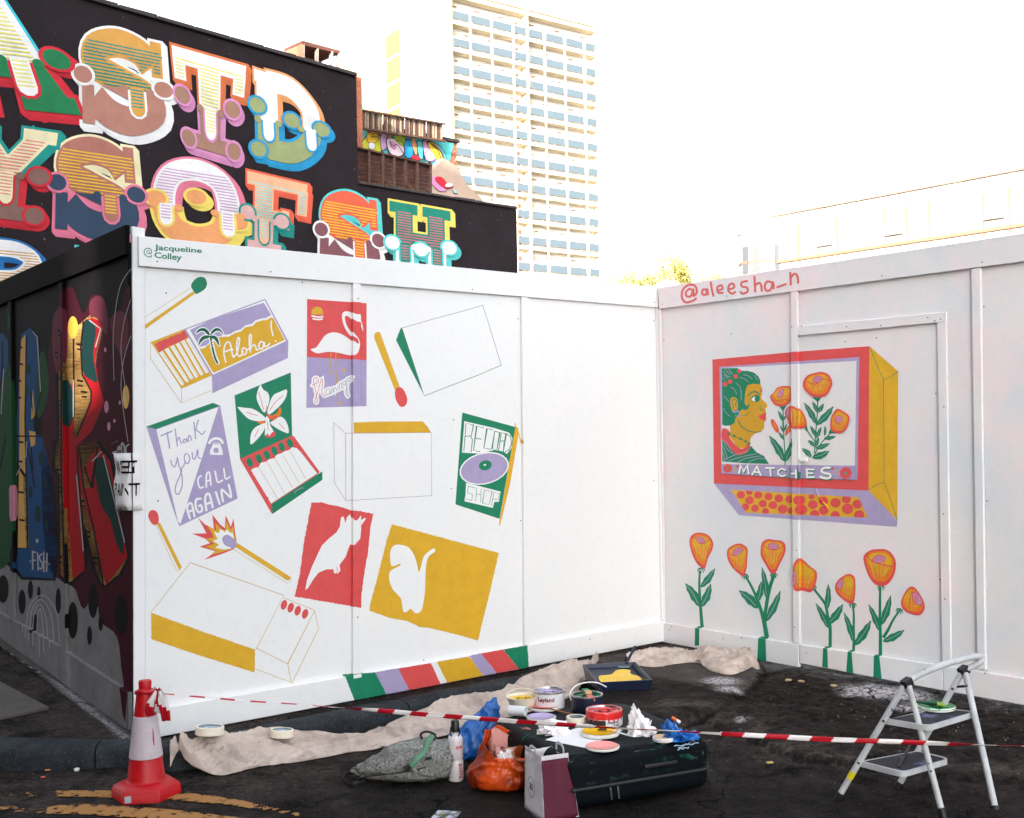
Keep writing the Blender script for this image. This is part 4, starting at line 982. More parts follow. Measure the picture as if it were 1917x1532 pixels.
plant('single orange tulip painted left of the others', 1220, 980, 5.282,
      [([(374, 180), (400, 115), (455, 92), (520, 98), (575, 130), (608, 190), (600, 260), (560, 340), (530, 440), (510, 448), (450, 400), (400, 300)], [(385, 150), (430, 140), (490, 205), (580, 160)], (486, 165, 44, 26, .4))],
      [([(480, 470), (472, 560), (474, 680), (485, 850), (500, 1028)], 18, 34)], [((478, 822), (332, 592), 84), ((492, 826), (586, 596), 76), ((488, 632), (628, 444), 66)], [[(455, 1032), (498, 1032), (496, 1203), (453, 1203)]], sepal(488, 440))
plant('two orange tulips painted on one forked green stem', 1220, 980, 5.282,
      [([(748, 270), (780, 230), (850, 200), (905, 210), (950, 255), (946, 360), (940, 440), (912, 525), (880, 512), (800, 440), (752, 350)], [(760, 290), (800, 320), (860, 310), (930, 240)], (850, 278, 52, 30, -.6)),
       ([(1080, 260), (1095, 190), (1150, 156), (1220, 165), (1290, 175), (1325, 220), (1318, 300), (1270, 400), (1225, 490), (1180, 492), (1130, 410), (1085, 330)], [(1100, 200), (1150, 250), (1240, 262), (1318, 215)], (1206, 226, 50, 28, .05))],
      [([(930, 525), (985, 620), (1040, 740), (1085, 870), (1110, 960), (1140, 1128)], 18, 46), ([(1215, 505), (1180, 600), (1150, 720), (1130, 850), (1112, 950)], 34, 36)],
      [((1050, 838), (862, 662), 88), ((1050, 770), (1084, 574), 66), ((1140, 745), (1090, 430), 60), ((1130, 970), (1276, 664), 74)], [[(1080, 1132), (1152, 1138), (1160, 1368), (1070, 1358)]], sepal(930, 500, .3) + sepal(1206, 490))
plant('orange tulip facing left, painted across the door post', 1460, 1000, 5.47,
      [([(155, 400), (160, 310), (205, 250), (245, 270), (310, 330), (372, 380), (380, 450), (360, 530), (320, 596), (235, 580), (195, 582), (158, 550)], [(225, 275), (240, 400), (225, 570)], (170, 450, 18, 66, 0))],
      [([(345, 560), (410, 640), (465, 720), (490, 830), (515, 950), (515, 1160)], 22, 34)], [((495, 960), (366, 705), 60), ((500, 920), (648, 716), 80), ((482, 775), (495, 508), 60)], [[(466, 1162), (508, 1166), (516, 1366), (456, 1356)]], sepal(360, 520, .8))
plant('short orange tulip painted between two taller ones', 1460, 1000, 5.47,
      [([(565, 540), (590, 480), (650, 430), (710, 408), (765, 440), (775, 520), (772, 620), (755, 700), (715, 712), (650, 672), (585, 610)], [(650, 440), (640, 520), (620, 600)], (622, 512, 26, 48, .4))],
      [([(748, 720), (758, 840), (756, 960), (758, 1090), (755, 1196)], 20, 30)], [((760, 1110), (655, 798), 62), ((770, 1138), (934, 884), 84)], [[(718, 1202), (756, 1206), (776, 1430), (702, 1416)]], sepal(745, 705))
plant('tall orange tulip and a drooping one on the same stem, at the right end', 1460, 1000, 5.47,
      [([(858, 270), (870, 210), (930, 165), (1010, 155), (1090, 160), (1155, 210), (1190, 300), (1170, 420), (1110, 510), (1040, 532), (970, 510), (905, 420)], [(880, 200), (950, 280), (1080, 320), (1180, 335)], (1016, 256, 60, 36, -.1)),
       ([(1242, 700), (1270, 620), (1320, 550), (1370, 540), (1420, 590), (1475, 690), (1482, 770), (1430, 832), (1330, 815), (1265, 770)], [(1370, 545), (1340, 640), (1330, 770)], (1408, 662, 36, 70, -.5))],
      [([(1028, 545), (1026, 680), (1026, 880), (1030, 1050), (1030, 1240)], 22, 36), ([(1232, 775), (1160, 880), (1110, 980), (1060, 1060)], 18, 34)], [((1020, 990), (908, 718), 62), ((1040, 930), (1136, 626), 74), ((1060, 1100), (1278, 982), 74)], [[(985, 1246), (1040, 1250), (1066, 1482), (980, 1466)]], sepal(1035, 525) + sepal(1235, 765, .5))

# ================================================================== GRAFFITI ON THE DARK HOARDING
def PD_(name, label): return Paint(D, name, hd, label=label)
_ps = set(MATS)
MAR = paint('maroon spray paint', 84, 10, 38, .42); MAR2 = paint('dusty maroon spray paint', 120, 50, 68, .6); TEL = paint('dull teal spray paint', 20, 60, 58, .6); BLU = paint('spray blue', 30, 86, 142, .56); DRD = paint('deep red spray paint', 170, 18, 28, .75)
TAN = paint('sand spray paint', 214, 168, 96, .8); GRN = paint('grass green spray paint', 46, 110, 66, .34); GRY = mat('grey spray paint', (.17, .165, .17), rough=.5, spec=.2, mott=.25, mscale=7, speck=(.3, .3, .3), speck_scale=90, speck_t=.75); PNK = paint('dusty pink spray paint', 210, 145, 165, .7); WSP = paint('white spray line', 205, 202, 202, .55)
for k_ in set(MATS) - _ps:
    b_ = MATS[k_].node_tree.nodes['Principled BSDF']; b_.inputs['Specular IOR Level'].default_value = .08; b_.inputs['Roughness'].default_value = .7
p = PD_('painted_background', 'maroon and grey sprayed background'); p.frame(0, 420, 1.915)
p.poly(GRY, [(-400, 1010), (-100, 1130), (0, 1200), (60, 1250), (120, 1240), (200, 1250), (260, 1300), (330, 1350), (400, 1420), (472, 1480), (472, 1810), (-400, 1260)])
p.poly(MAR, [(180, 420), (215, 310), (230, 240), (262, 230), (300, 320), (330, 255), (372, 270), (390, 340), (430, 310), (472, 320), (472, 1700), (440, 1620), (420, 1480), (360, 1420), (345, 1310), (300, 1380), (260, 1290), (180, 1240), (150, 1000), (155, 640)], True, sub=4)
p.poly(MAR2, [(322, 280), (350, 256), (376, 275), (388, 340), (382, 400), (350, 340), (325, 330)], True, sub=3); p.poly(MAR2, [(395, 345), (425, 312), (455, 330), (460, 400), (440, 470), (410, 420)], True, sub=3); p.poly(MAR2, [(190, 340), (215, 300), (240, 320), (240, 480), (210, 540), (190, 470)], True, sub=3)
p.poly(GRN, [(140, 480), (160, 460), (175, 560), (165, 640), (140, 700), (130, 620)], True, sub=3); p.poly(GRN, [(0, 600), (40, 480), (60, 700), (60, 1020), (40, 1200), (-40, 1200), (-60, 700)], True, sub=3); p.poly(GRN, [(30, 330), (40, 300), (46, 360), (38, 380)], True)
p.poly(PNK, [(40, 960), (60, 940), (64, 1040), (48, 1060)], True); p.ell(PNK, 382, 655, 8, 22); p.ell(PNK, 391, 725, 6, 16); p.ell(PNK, 378, 450, 4, 9); p.ell(PNK, 430, 640, 4, 8); p.ell(YEL, 452, 620, 12, 42); p.ell(PNK, 411, 705, 4, 7); p.ell(YEL, 262, 370, 18, 40)
for a, b, x, y in ((12, 1308, 20, 50), (80, 1354, 13, 44), (110, 1310, 9, 34), (140, 1320, 6, 22), (210, 1350, 10, 46), (262, 1420, 18, 66), (334, 1350, 17, 62), (322, 1475, 9, 34), (362, 1430, 8, 28), (436, 1400, 24, 70), (125, 1430, 10, 34)): p.ell(BLK, a, b, x, y)
for cx_, rx in ((145, 12), (145, 28), (150, 44), (155, 60)): p.stroke(WSP, [(cx_ - rx, 1520 - rx), (cx_ - rx * .8, 1430 - rx), (cx_, 1390 - rx * 1.0), (cx_ + rx * .8, 1450 - rx), (cx_ + rx, 1560 - rx)], 3)
for x0, y0 in ((470, 160), (470, 270), (470, 400)): p.stroke(WSP, [(x0, y0), (x0 - 40, y0 + 70), (x0 - 62, y0 + 220), (x0 - 60, y0 + 400)] if y0 == 160 else [(x0, y0), (x0 - 26, y0 + 90), (x0 - 34, y0 + 200), (x0 - 10, y0 + 380)], 2.6)
p.done()
p = PD_('painted_letter', 'red and yellow graffiti letter K with black outlines'); p.frame(0, 420, 1.915)
KY = [(208, 368), (264, 376), (330, 320), (374, 350), (350, 460), (334, 560), (372, 640), (300, 780), (350, 775), (395, 840), (460, 1200), (430, 1260), (370, 1304), (340, 1250), (300, 1080), (310, 1210), (300, 1250), (250, 1290), (222, 1250), (212, 900), (192, 880), (196, 780), (212, 770), (205, 560)]
p.stroke(BLK, KY, 12, smooth=False, closed=True); p.poly(TAN, KY)
p.poly(DRD, [(232, 640), (262, 560), (268, 780), (300, 700), (330, 610), (300, 540), (290, 440), (300, 350), (330, 335), (372, 352), (340, 480), (352, 560), (374, 640), (330, 740), (282, 790), (300, 950), (330, 940), (305, 870), (350, 800), (395, 850), (458, 1195), (380, 1295), (350, 1150), (320, 1060), (290, 960), (300, 1060), (308, 1240), (262, 1280), (240, 1000), (232, 800)])
p.poly(TEL, [(300, 360), (325, 345), (345, 380), (335, 470), (350, 560), (330, 560), (296, 520)], True, sub=3); p.poly(TEL, [(340, 860), (380, 850), (430, 1060), (445, 1180), (420, 1150), (395, 1060), (360, 1000)], True, sub=3); p.poly(TEL, [(235, 560), (262, 600), (262, 700), (238, 720)], True, sub=3)
for s_ in ([(300, 350), (290, 440), (296, 540), (328, 600), (326, 640), (276, 760)], [(282, 790), (300, 940), (336, 1090), (372, 1300)], [(232, 390), (232, 900), (244, 1280)], [(276, 800), (282, 900), (296, 1060), (308, 1240)], [(305, 870), (330, 945), (350, 800)], [(264, 380), (266, 690)], [(196, 880), (232, 880)]): p.stroke(BLK, s_, 6, smooth=False)
for a, b in ((222, 380), (212, 460), (214, 540), (216, 640), (216, 700), (228, 940), (290, 430), (292, 560), (306, 600), (212, 1080), (228, 1190), (318, 1100), (345, 1195), (298, 990)): p.stroke(BLK, [(a - 12, b), (a + 4, b + 3)], 8, smooth=False); p.stroke(BLK, [(a - 10, b + 18), (a + 4, b + 20)], 6, smooth=False)
for s_ in ([(322, 345), (362, 375), (344, 440)], [(264, 560), (264, 690)], [(332, 850), (365, 815)], [(372, 830), (448, 1140)], [(276, 900), (300, 1170)]): p.stroke(WSP, s_, 4, smooth=False)
p.done()
p = PD_('painted_letter', 'blue and sand graffiti letter with dark spots'); p.frame(0, 420, 1.915)
K2 = [(72, 400), (108, 370), (118, 385), (136, 400), (150, 600), (120, 700), (125, 750), (152, 760), (185, 900), (212, 1150), (195, 1275), (110, 1270), (80, 1270), (50, 1230), (60, 1160), (100, 1160), (88, 900), (60, 860), (55, 700)]
p.stroke(BLK, K2, 11, smooth=False, closed=True); p.poly(BLU, K2)
p.poly(TAN, [(72, 420), (92, 395), (88, 700), (95, 900), (104, 1160), (64, 1160), (70, 800)]); p.poly(TAN, [(104, 740), (128, 745), (126, 790), (112, 800)]); p.poly(TAN, [(118, 590), (126, 690), (112, 700)])
for s_ in ([(96, 400), (90, 700), (100, 1160)], [(110, 600), (122, 700), (150, 600)], [(60, 760), (150, 760)], [(96, 800), (108, 840), (124, 940)], [(112, 800), (118, 880)]): p.stroke(BLK, s_, 5, smooth=False)
for a, b in ((74, 440), (76, 500), (70, 560), (70, 620), (78, 780), (78, 850), (80, 960), (82, 1060)): p.stroke(BLK, [(a - 10, b), (a + 4, b + 2)], 7, smooth=False)
for a, b, r in ((148, 840), (110, 960), (136, 1040), (170, 1080), (104, 520), (96, 600), (164, 930), (130, 1110), (122, 420), (86, 780)) and [(148, 840, 12), (110, 960, 10), (136, 1040, 14), (168, 1080, 9), (104, 520, 9), (96, 600, 9), (166, 930, 8)]: p.ell(TEL, a, b, r * .7, r * 2.2)
for s_ in ([(118, 385), (134, 405), (146, 600)], [(60, 900), (94, 830), (96, 780)]): p.stroke(WSP, s_, 3, smooth=False)
script(p, WSP, 5, [(118, 1172), (118, 1238)], [(118, 1176), (130, 1176)], [(118, 1205), (128, 1205)], [(136, 1180), (138, 1240)], [(152, 1182), (143, 1190), (145, 1205), (153, 1215), (150, 1235), (142, 1232)], [(158, 1176), (158, 1245)], [(170, 1180), (168, 1245)], [(158, 1210), (170, 1210)])
p.ell(WSP, 134, 1135, 5, 8); p.ell(WSP, 110, 1208, 2, 5); p.ell(WSP, 178, 1218, 2, 5)
p.done()
p = PD_('painted_letter', 'blue graffiti letter cut by the left edge'); p.frame(0, 420, 1.915)
K3 = [(-120, 470), (-40, 420), (10, 390), (30, 420), (34, 560), (10, 690), (-10, 740), (10, 760), (30, 790), (46, 1200), (0, 1220), (-120, 1150), (-150, 800)]
p.stroke(BLK, K3, 10, smooth=False, closed=True); p.poly(BLU, K3); p.poly(TAN, [(6, 960), (22, 970), (30, 1150), (12, 1150)]); p.poly(TAN, [(-70, 480), (-30, 460), (-40, 1100), (-70, 1080)])
for s_ in ([(-10, 690), (10, 500), (8, 420)], [(-10, 780), (10, 900), (20, 1180)], [(0, 880), (22, 760)]): p.stroke(BLK, s_, 5, smooth=False)
p.stroke(WSP, [(14, 520), (4, 680)], 3, smooth=False); p.done()
p = PD_('painted_lettering', 'white sprayed word FORS'); p.frame(0, 420, 1.915)
script(p, WSP, 5.5, [(403, 785), (406, 860)], [(402, 786), (420, 778)], [(404, 820), (416, 815)], [(424, 800), (420, 840), (428, 868), (434, 830), (428, 796)], [(438, 875), (436, 790), (446, 796), (446, 826), (438, 836), (450, 872)], [(462, 790), (452, 800), (454, 825), (463, 842), (458, 868)], [(418, 882), (432, 880), (444, 898)])
p.done()
# --- wet paint notice taped round the corner post
pm = mat('white paper', (.78, .77, .78), rough=.8, mott=.05, mscale=20)
np_ = empty('paper_notice', W.pt(.0, 1.2, .02), 'white paper notice reading WET PAINT taped round the hoarding corner', 'notice')
uL, vT = D.uv(234, 846); 
def npt(a, z, off=.006):  # a: along from the corner; negative = on the dark hoarding
    wob = .004 * sin(z * 40 + a * 30)
    return (W.pt(a, z, off + .004 + wob) if a > 0 else D.pt(-a, z, off + .022 + wob)) if abs(a) > .012 else (A + Vector((0, 0, z)) + (W.n + D.n).normalized() * (off + .018))
v0 = W.uv(257, 848)[1]; v1 = W.uv(257, 955)[1]
nv, nf = [], []; as_ = [-.13, -.09, -.05, -.015, 0, .015, .03, .047]
for j in range(9):
    z = v0 + (v1 - v0) * j / 8
    for a in as_: nv.append(npt(a + .006 * sin(z * 30), z))
for j in range(8):
    for i in range(7): nf.append((j * 8 + i, j * 8 + i + 1, j * 8 + i + 9, j * 8 + i + 8))
o = from_py('sheet', nv, nf, pm, np_, True); md = o.modifiers.new('thickness', 'SOLIDIFY'); md.thickness = .0008
F_, x0_, x1_, y0_, y1_ = text_mesh('WET', 1., .012)
tv, tf = [], []
def notice_text(body, a0, a1, z0, z1):
    F_, x0, x1, y0, y1 = text_mesh(body, 1., .012)
    for f in F_:
        vv = [Vector((a0 + (a1 - a0) * (x - x0) / (x1 - x0), z0 + (z1 - z0) * (y - y0) / (y1 - y0), 0)) for x, y in f]
        for t in (tessellate_polygon([vv]) if len(vv) > 3 else [(0, 1, 2)]):
            b = len(tv); tv.extend(npt(vv[i].x, vv[i].y, .0085) for i in t); tf.append((b, b + 1, b + 2))
notice_text('WET', -.105, .030, W.uv(257, 886)[1], W.uv(257, 862)[1])
notice_text('PAINT', -.118, .040, W.uv(257, 928)[1], W.uv(257, 904)[1])
from_py('printed_lettering', tv, tf, BLK, np_)
tapem = mat('black tape', (.02, .02, .022), rough=.5)
for z in (v0 + .002, v1 - .004):
    from_py('tape_strip', [npt(-.09, z, .010), npt(-.04, z, .010), npt(-.04, z + .016, .010), npt(-.09, z + .012, .010)], [(0, 1, 2, 3)], tapem, np_)

# ================================================================== MURAL BUILDING BEHIND
def vp_plane(vx, px, py, depth):
    """vertical plane whose level lines run to the horizon point vx, through photo point (px,py) at depth"""
    d = FWD * FPX + CR * (vx - CX) - CU * ((813 - .0187 * (vx - CX)) - CY)
    u = Vector((d.x, d.y, 0)).normalized()
    if vx < CX: u = -u
    return Plane(Vector((at_depth(px, py, depth).x, at_depth(px, py, depth).y, 0)), u)
M = vp_plane(3150, 667, 145, 19.0)
mur = empty('mural_building', M.pt(-1, 0), 'black painted building wall with huge circus lettering above the hoarding', 'building')
RENDER = mat('black painted render', (.020, .0145, .0175), spec=.15, rough=.8, mott=.25, mscale=1.2, bump=.012, bscale=9, speck=(.16, .13, .13), speck_scale=14, speck_t=.735)
COPE = mat('dark coping stone', (.05, .04, .042), rough=.8, mott=.3, mscale=3, bump=.01, bscale=12)
BRICKO = mat('orange brick', rgb(215, 130, 95, .75), rough=.9, mott=.25, mscale=9, bump=.01, bscale=30)
def muv(x, y): return M.uv(x, y)
u667 = muv(667, 145)[0]; u967 = muv(967, 393)[0]; vtop = muv(667, 145)[1]; uL0 = muv(-420, 300)[0]
vtl = muv(60, -28)[1]; lsl = (vtop - vtl) / (u667 - muv(60, -28)[0])
slab('wall', [M.pt(u, v) for u, v in [(uL0, 0), (u667, 0), (u667, vtop), (uL0, vtop + lsl * (uL0 - u667))]], -M.n * 5., RENDER, mur)
vb0 = muv(667, 345)[1]; vb1 = muv(967, 393)[1]
slab('wall', [M.pt(u, v) for u, v in [(u667 + .003, 0), (u967, 0), (u967, vb1), (u667 + .003, vb0)]], -M.n * .45, RENDER, mur)
# coping stones along both tops
n = 14
for i in range(n):
    ua, ub = uL0 + (u667 - uL0) * i / n, uL0 + (u667 - uL0) * (i + 1) / n - .012
    f = lambda u: vtop + lsl * (u - u667) + .002
    slab('coping_stone', [M.pt(ua, f(ua) , .05), M.pt(ub, f(ub), .05), M.pt(ub, f(ub) + .06 + .012 * random.random(), .05), M.pt(ua, f(ua) + .06, .05)], -M.n * .5, COPE, mur, .01)
n = 7
for i in range(n):
    ua, ub = u667 + .01 + (u967 - u667) * i / n, u667 + (u967 - u667) * (i + 1) / n - .012
    f = lambda u: vb0 + (vb1 - vb0) * (u - u667) / (u967 - u667) + .002
    slab('coping_stone', [M.pt(ua, f(ua), .04), M.pt(ub, f(ub), .04), M.pt(ub, f(ub) + .04 + .02 * random.random(), .04), M.pt(ua, f(ua) + .05, .04)], -M.n * .5, COPE, mur, .01)
# --- big letters: fat two-tone circus lettering built from thick strokes
def shapes(ch):
    """strokes in a unit box, y down: (points, width, smooth)"""
    S_ = {
    'S': [([(.86, .30), (.72, .15), (.44, .10), (.17, .20), (.17, .38), (.45, .49), (.78, .62), (.83, .80), (.58, .92), (.32, .87), (.13, .72)], .31, True), ([(.93, .0), (.93, .40)], .14, False), ([(.06, .60), (.06, 1.0)], .14, False)],
    'T': [([(.0, .09), (1., .09)], .17, False), ([(.5, .09), (.5, .93)], .32, False), ([(.08, .1), (.08, .34)], .17, False), ([(.92, .1), (.92, .34)], .17, False), ([(.2, .93), (.8, .93)], .14, False)],
    'D': [([(.20, .07), (.20, .93)], .30, False), ([(.02, .07), (.30, .07)], .14, False), ([(.02, .93), (.30, .93)], .14, False), ([(.2, .10), (.55, .10), (.80, .28), (.84, .5), (.80, .72), (.55, .90), (.2, .90)], .25, True)],
    'A': [([(.48, .03), (.16, .95)], .24, False), ([(.48, .03), (.82, .95)], .30, False), ([(.25, .66), (.75, .66)], .14, False), ([(.0, .93), (.34, .93)], .14, False), ([(.60, .93), (1.0, .93)], .14, False)],
    'Y': [([(.16, .06), (.5, .5)], .26, False), ([(.84, .06), (.5, .5)], .22, False), ([(.5, .45), (.5, .93)], .30, False), ([(.0, .07), (.36, .07)], .14, False), ([(.66, .07), (1.0, .07)], .14, False), ([(.2, .93), (.8, .93)], .14, False)],
    'O': [([(.5, .09), (.22, .2), (.13, .5), (.22, .8), (.5, .91), (.78, .8), (.87, .5), (.78, .2)], .26, 'closed')],
    'F': [([(.27, .06), (.27, .93)], .30, False), ([(.0, .08), (.94, .08)], .16, False), ([(.88, .1), (.88, .42)], .16, False), ([(.3, .50), (.68, .50)], .15, False), ([(.62, .40), (.62, .64)], .12, False), ([(.0, .93), (.56, .93)], .14, False)],
    'H': [([(.24, .06), (.24, .93)], .28, False), ([(.76, .06), (.76, .93)], .28, False), ([(.24, .46), (.76, .46)], .16, False), ([(.0, .07), (.46, .07)], .14, False), ([(.54, .07), (1., .07)], .14, False), ([(.0, .93), (.46, .93)], .14, False), ([(.54, .93), (1., .93)], .14, False)],
    'R': [([(.22, .06), (.22, .93)], .28, False), ([(.02, .07), (.3, .07)], .14, False), ([(.2, .10), (.6, .10), (.80, .24), (.62, .46), (.2, .50)], .22, True), ([(.45, .5), (.85, .93)], .26, False), ([(.0, .93), (.44, .93)], .14, False)],
    }
    return S_[ch]
def ml(r, g, b, nm=[0]):
    nm[0] += 1; return mat('mural paint %d' % nm[0], rgb(r, g, b, .80), rough=.8, mott=.16, mscale=3, bump=.008, bscale=9, speck=rgb(max(r - 80, 20), max(g - 80, 20), max(b - 80, 20), .8), speck_scale=30, speck_t=.73)
def bigletter(ch, quad, up, stripe, upout, low, lowout, shade, shade2, label, split=.56, balls=((.0, .5), (.99, .52)), sh=(.055, .045)):
    p = Paint(M, 'painted_letter', mur, eps=.003, dl=.0004, label=label); p.quadmap(quad)
    ss = shapes(ch)
    def draw(m, dx, dy, ex, band=None, same0=False):
        p.layer += 1
        for pts, w_, sm in ss:
            q = [(a + dx, b + dy) for a, b in pts]
            p.stroke(m, q, w_ + 2 * ex, smooth=bool(sm), closed=sm == 'closed', flatcap=0 if sm == 'closed' else (ex + .0001), band=band, same=True, sub=5)
            p.layer += .12
    lowb = [b for b in balls]
    for k in (4, 3, 2, 1):
        draw(shade, sh[0] * k / 4, sh[1] * k / 4, .03, (-1, split)); draw(shade2, sh[0] * k / 4, sh[1] * k / 4, .045, (split, 2))
        for a, b in lowb: p.ell(shade2, a + sh[0] * k / 4, b + sh[1] * k / 4, .15, .115)
    draw(upout, 0, 0, .028, (-1, split + .06)); draw(lowout, 0, 0, .04, (split, 2))
    draw(up, 0, 0, 0, (-1, split + .06))
    y = .12
    while y < split + .04:
        draw(stripe, 0, 0, -.028, (y, y + .015)); y += .036
    # lower crown: flat colour that swallows the strokes, with round lobes at the top
    draw(low, 0, 0, .004, (split + .02, 2))
    for a, b in lowb: p.ell(lowout, a, b, .15, .115)
    for a, b in lowb: p.ell(low, a, b, .115, .088)
    # the striped part runs down into the foot in round ended tongues
    DR = {'S': [(.66, .46, .78, .17)], 'T': [(.5, .46, .80, .17)], 'D': [(.2, .46, .74, .15), (.82, .46, .76, .14)], 'A': [(.66, .46, .80, .16)], 'Y': [(.5, .42, .76, .16)],
          'O': [(.15, .44, .74, .14), (.85, .44, .78, .14)], 'F': [(.27, .46, .80, .16)], 'H': [(.24, .46, .76, .15), (.76, .46, .82, .15)], 'R': [(.22, .46, .78, .15)]}[ch]
    for x, ya, yb, w_ in DR: p.stroke(lowout, [(x, ya), (x, (ya + yb) / 2), (x + .005, yb)], w_ + .055, smooth=False, band=(split + .022, 3))
    for x, ya, yb, w_ in DR: p.stroke(up, [(x, ya), (x, (ya + yb) / 2), (x + .005, yb)], w_, smooth=False, band=(split - .01, 3))
    p.layer += 1
    for x, ya, yb, w_ in DR:
        y = split + .01
        while y < yb + .02: p.stroke(stripe, [(x, ya), (x, yb)], w_ - .03, smooth=False, caps=False, band=(y, y + .015), same=True); y += .036
    # scalloped edge of the foot
    for x, ya, yb, w_ in DR:
        for sx_ in (-1, 1): p.ell(low, x + sx_ * (w_ / 2 + .075), split + .02, .05, .04)
    p.done()
cW = ml(250, 250, 250); cOr = ml(226, 168, 84); cTe = ml(30, 150, 140); cBr = ml(190, 134, 118); cYe = ml(246, 236, 130); cCo = ml(226, 120, 70); cPk = ml(226, 150, 200); cTaup = ml(172, 130, 112)
cBl = ml(40, 160, 214); cKh = ml(160, 172, 120); cCr = ml(250, 240, 196); cTl2 = ml(24, 160, 150); cSt = ml(240, 150, 140); cRd = ml(218, 44, 60); cTp2 = ml(140, 104, 96); cPB = ml(188, 122, 108); cYo = ml(250, 200, 60)
cNv = ml(52, 74, 100); cPn2 = ml(240, 130, 160); cLi = ml(216, 170, 214); cOg = ml(245, 168, 110); cYl2 = ml(250, 226, 110); cCor = ml(240, 104, 76); cLb = ml(160, 224, 224); cPe = ml(250, 190, 150); cRo = ml(226, 180, 178); cAq = ml(96, 216, 216)
cMv = ml(140, 88, 96); cGr = ml(30, 140, 120); cPs = ml(206, 120, 140); cGn = ml(30, 130, 80); cCy = ml(60, 208, 228); cB2 = ml(32, 118, 190)
bigletter('A', [(-120, -30), (60, 0), (150, 216), (-110, 190)], cW, cYe, cW, cGn, cRd, cCy, cRd, 'letter A with pale yellow stripes, cyan shade and green foot')
bigletter('S', [(152, 50), (300, 82), (312, 250), (156, 230)], cOr, cTe, cW, cBr, cW, cW, cW, 'letter S in orange with teal stripes and a brown lower half outlined white')
bigletter('T', [(320, 84), (460, 124), (446, 300), (340, 268)], cW, cYe, cCo, cTaup, cPk, cCo, cPk, 'letter T in white with yellow stripes and a pink edged foot', balls=((.08, .5), (.84, .5), (.12, .93), (.9, .93)))
bigletter('D', [(472, 128), (600, 170), (606, 312), (476, 290)], cW, cW, cOg, cKh, cBl, cOg, cBl, 'letter D in white with khaki lower half and blue shade', balls=((.05, .42), (.55, .5), (.98, .52), (.05, .93)))
bigletter('Y', [(-80, 222), (108, 250), (82, 420), (-70, 400)], cCr, cSt, cTl2, cTp2, cRd, cTl2, cRd, 'letter Y in cream with teal shade and a red edged brown foot', split=.50, balls=((.1, .5), (.86, .5), (.1, .93), (.86, .93)))
bigletter('S', [(108, 256), (248, 278), (262, 446), (104, 428)], cPB, cYo, cCr, cNv, cPn2, cCr, cPn2, 'letter S with yellow stripes and navy lower half edged pink')
bigletter('O', [(284, 292), (446, 318), (452, 470), (284, 448)], cW, cLi, cPn2, cOg, cYl2, cPn2, cYl2, 'letter O in white with lilac stripes and orange lower half edged yellow', balls=((.04, .5), (.5, .42), (.96, .66)))
bigletter('F', [(462, 320), (582, 348), (572, 490), (462, 470)], cPe, cLb, cCor, cRo, cTe, cCor, cTe, 'letter F in orange with pale blue stripes and teal edged foot', balls=((.0, .52), (.56, .55)))
bigletter('S', [(602, 358), (704, 376), (712, 520), (598, 502)], cCor, cYo, cAq, cMv, cW, cAq, cW, 'letter S in coral with yellow stripes and mauve lower half edged white')
bigletter('H', [(728, 376), (842, 396), (846, 530), (728, 516)], cGr, cPs, cYl2, cW, cAq, cYl2, cAq, 'letter H in green with pink stripes and white lower half edged aqua', balls=((.04, .56), (.5, .60), (.96, .52)))
bigletter('R', [(-60, 446), (88, 460), (100, 600), (-60, 590)], cW, cOr, cB2, cKh, cB2, cB2, cB2, 'letter R in white with sand stripes and blue shade, cut by the dark hoarding')
bigletter('T', [(142, 462), (262, 480), (262, 620), (142, 600)], cW, cAq, cAq, cRo, cAq, cAq, cAq, 'white letter top just showing over the dark hoarding')

# --- brick pier beside the wall, timber screens and painted gable behind
M2 = Plane(M.pt(0, 0, -1.2), M.u)                                     # a plane set back behind the big wall
pier = empty('brick_pier', M.pt(u667 + .2, 0, -.6), 'narrow orange brick pier at the end of the lettered wall', 'pier')
box_px = lambda name, pl, px, th, m, par, uvs=False, off=0.: slab(name, [pl.pt(*( q if uvs else pl.uv(*q)), off) for q in px], -pl.n * th, m, par)
cu0, cv0 = M2.uv(664, 200); cu1, cvt = M2.uv(677, 145)
# individual bricks of the pier (front face)
bw, bh = (cu1 - cu0) / 2, .085
box_px('core', M2, [(cu0, 3.), (cu1, 3.), (cu1, cvt), (cu0, cvt)], .5, mat('mortar', (.45, .38, .33), rough=.9), pier, True)
bm_ = None; z = 4.2; r_ = 0
while z < cvt - .02:
    xs_ = [cu0, cu0 + bw, cu1] if r_ % 2 == 0 else [cu0, cu0 + bw * .5, cu0 + bw * 1.5, cu1]
    for i in range(len(xs_) - 1):
        o = box_px('brick', M2, [(xs_[i] + .006, z), (xs_[i + 1] - .006, z), (xs_[i + 1] - .006, z + bh - .012), (xs_[i] + .006, z + bh - .012)], .03, BRICKO, pier, True, .012)
    z += bh; r_ += 1
gab = empty('painted_gable', M2.pt(cu1 + 1, 0, -1), 'brick gable painted with bright swirling shapes, between the dark wall and the tower', 'building')
M3 = Plane(M.pt(0, 0, -2.2), M.u)
BRK2 = mat('weathered brick', rgb(190, 120, 90, .7), rough=.9, mott=.4, mscale=6, bump=.02, bscale=25, speck=rgb(230, 200, 170, .7), speck_scale=20, speck_t=.6)
box_px('wall', M3, [(655, 400), (855, 420), (855, 268), (655, 228)], 1.5, BRK2, gab)
box_px('coping', M3, [(655, 228), (857, 268), (857, 263), (655, 222)], 1.6, COPE, gab, off=.06)
BEI = mat('beige roofing felt', rgb(205, 178, 160, .75), rough=.85, mott=.12, mscale=2)
g1 = Plane(M.pt(0, 0, -1.9), M.u)
box_px('roof', g1, [(800, 335), (830, 296), (856, 312), (870, 340), (905, 376), (900, 420), (800, 400)], .3, BEI, gab)
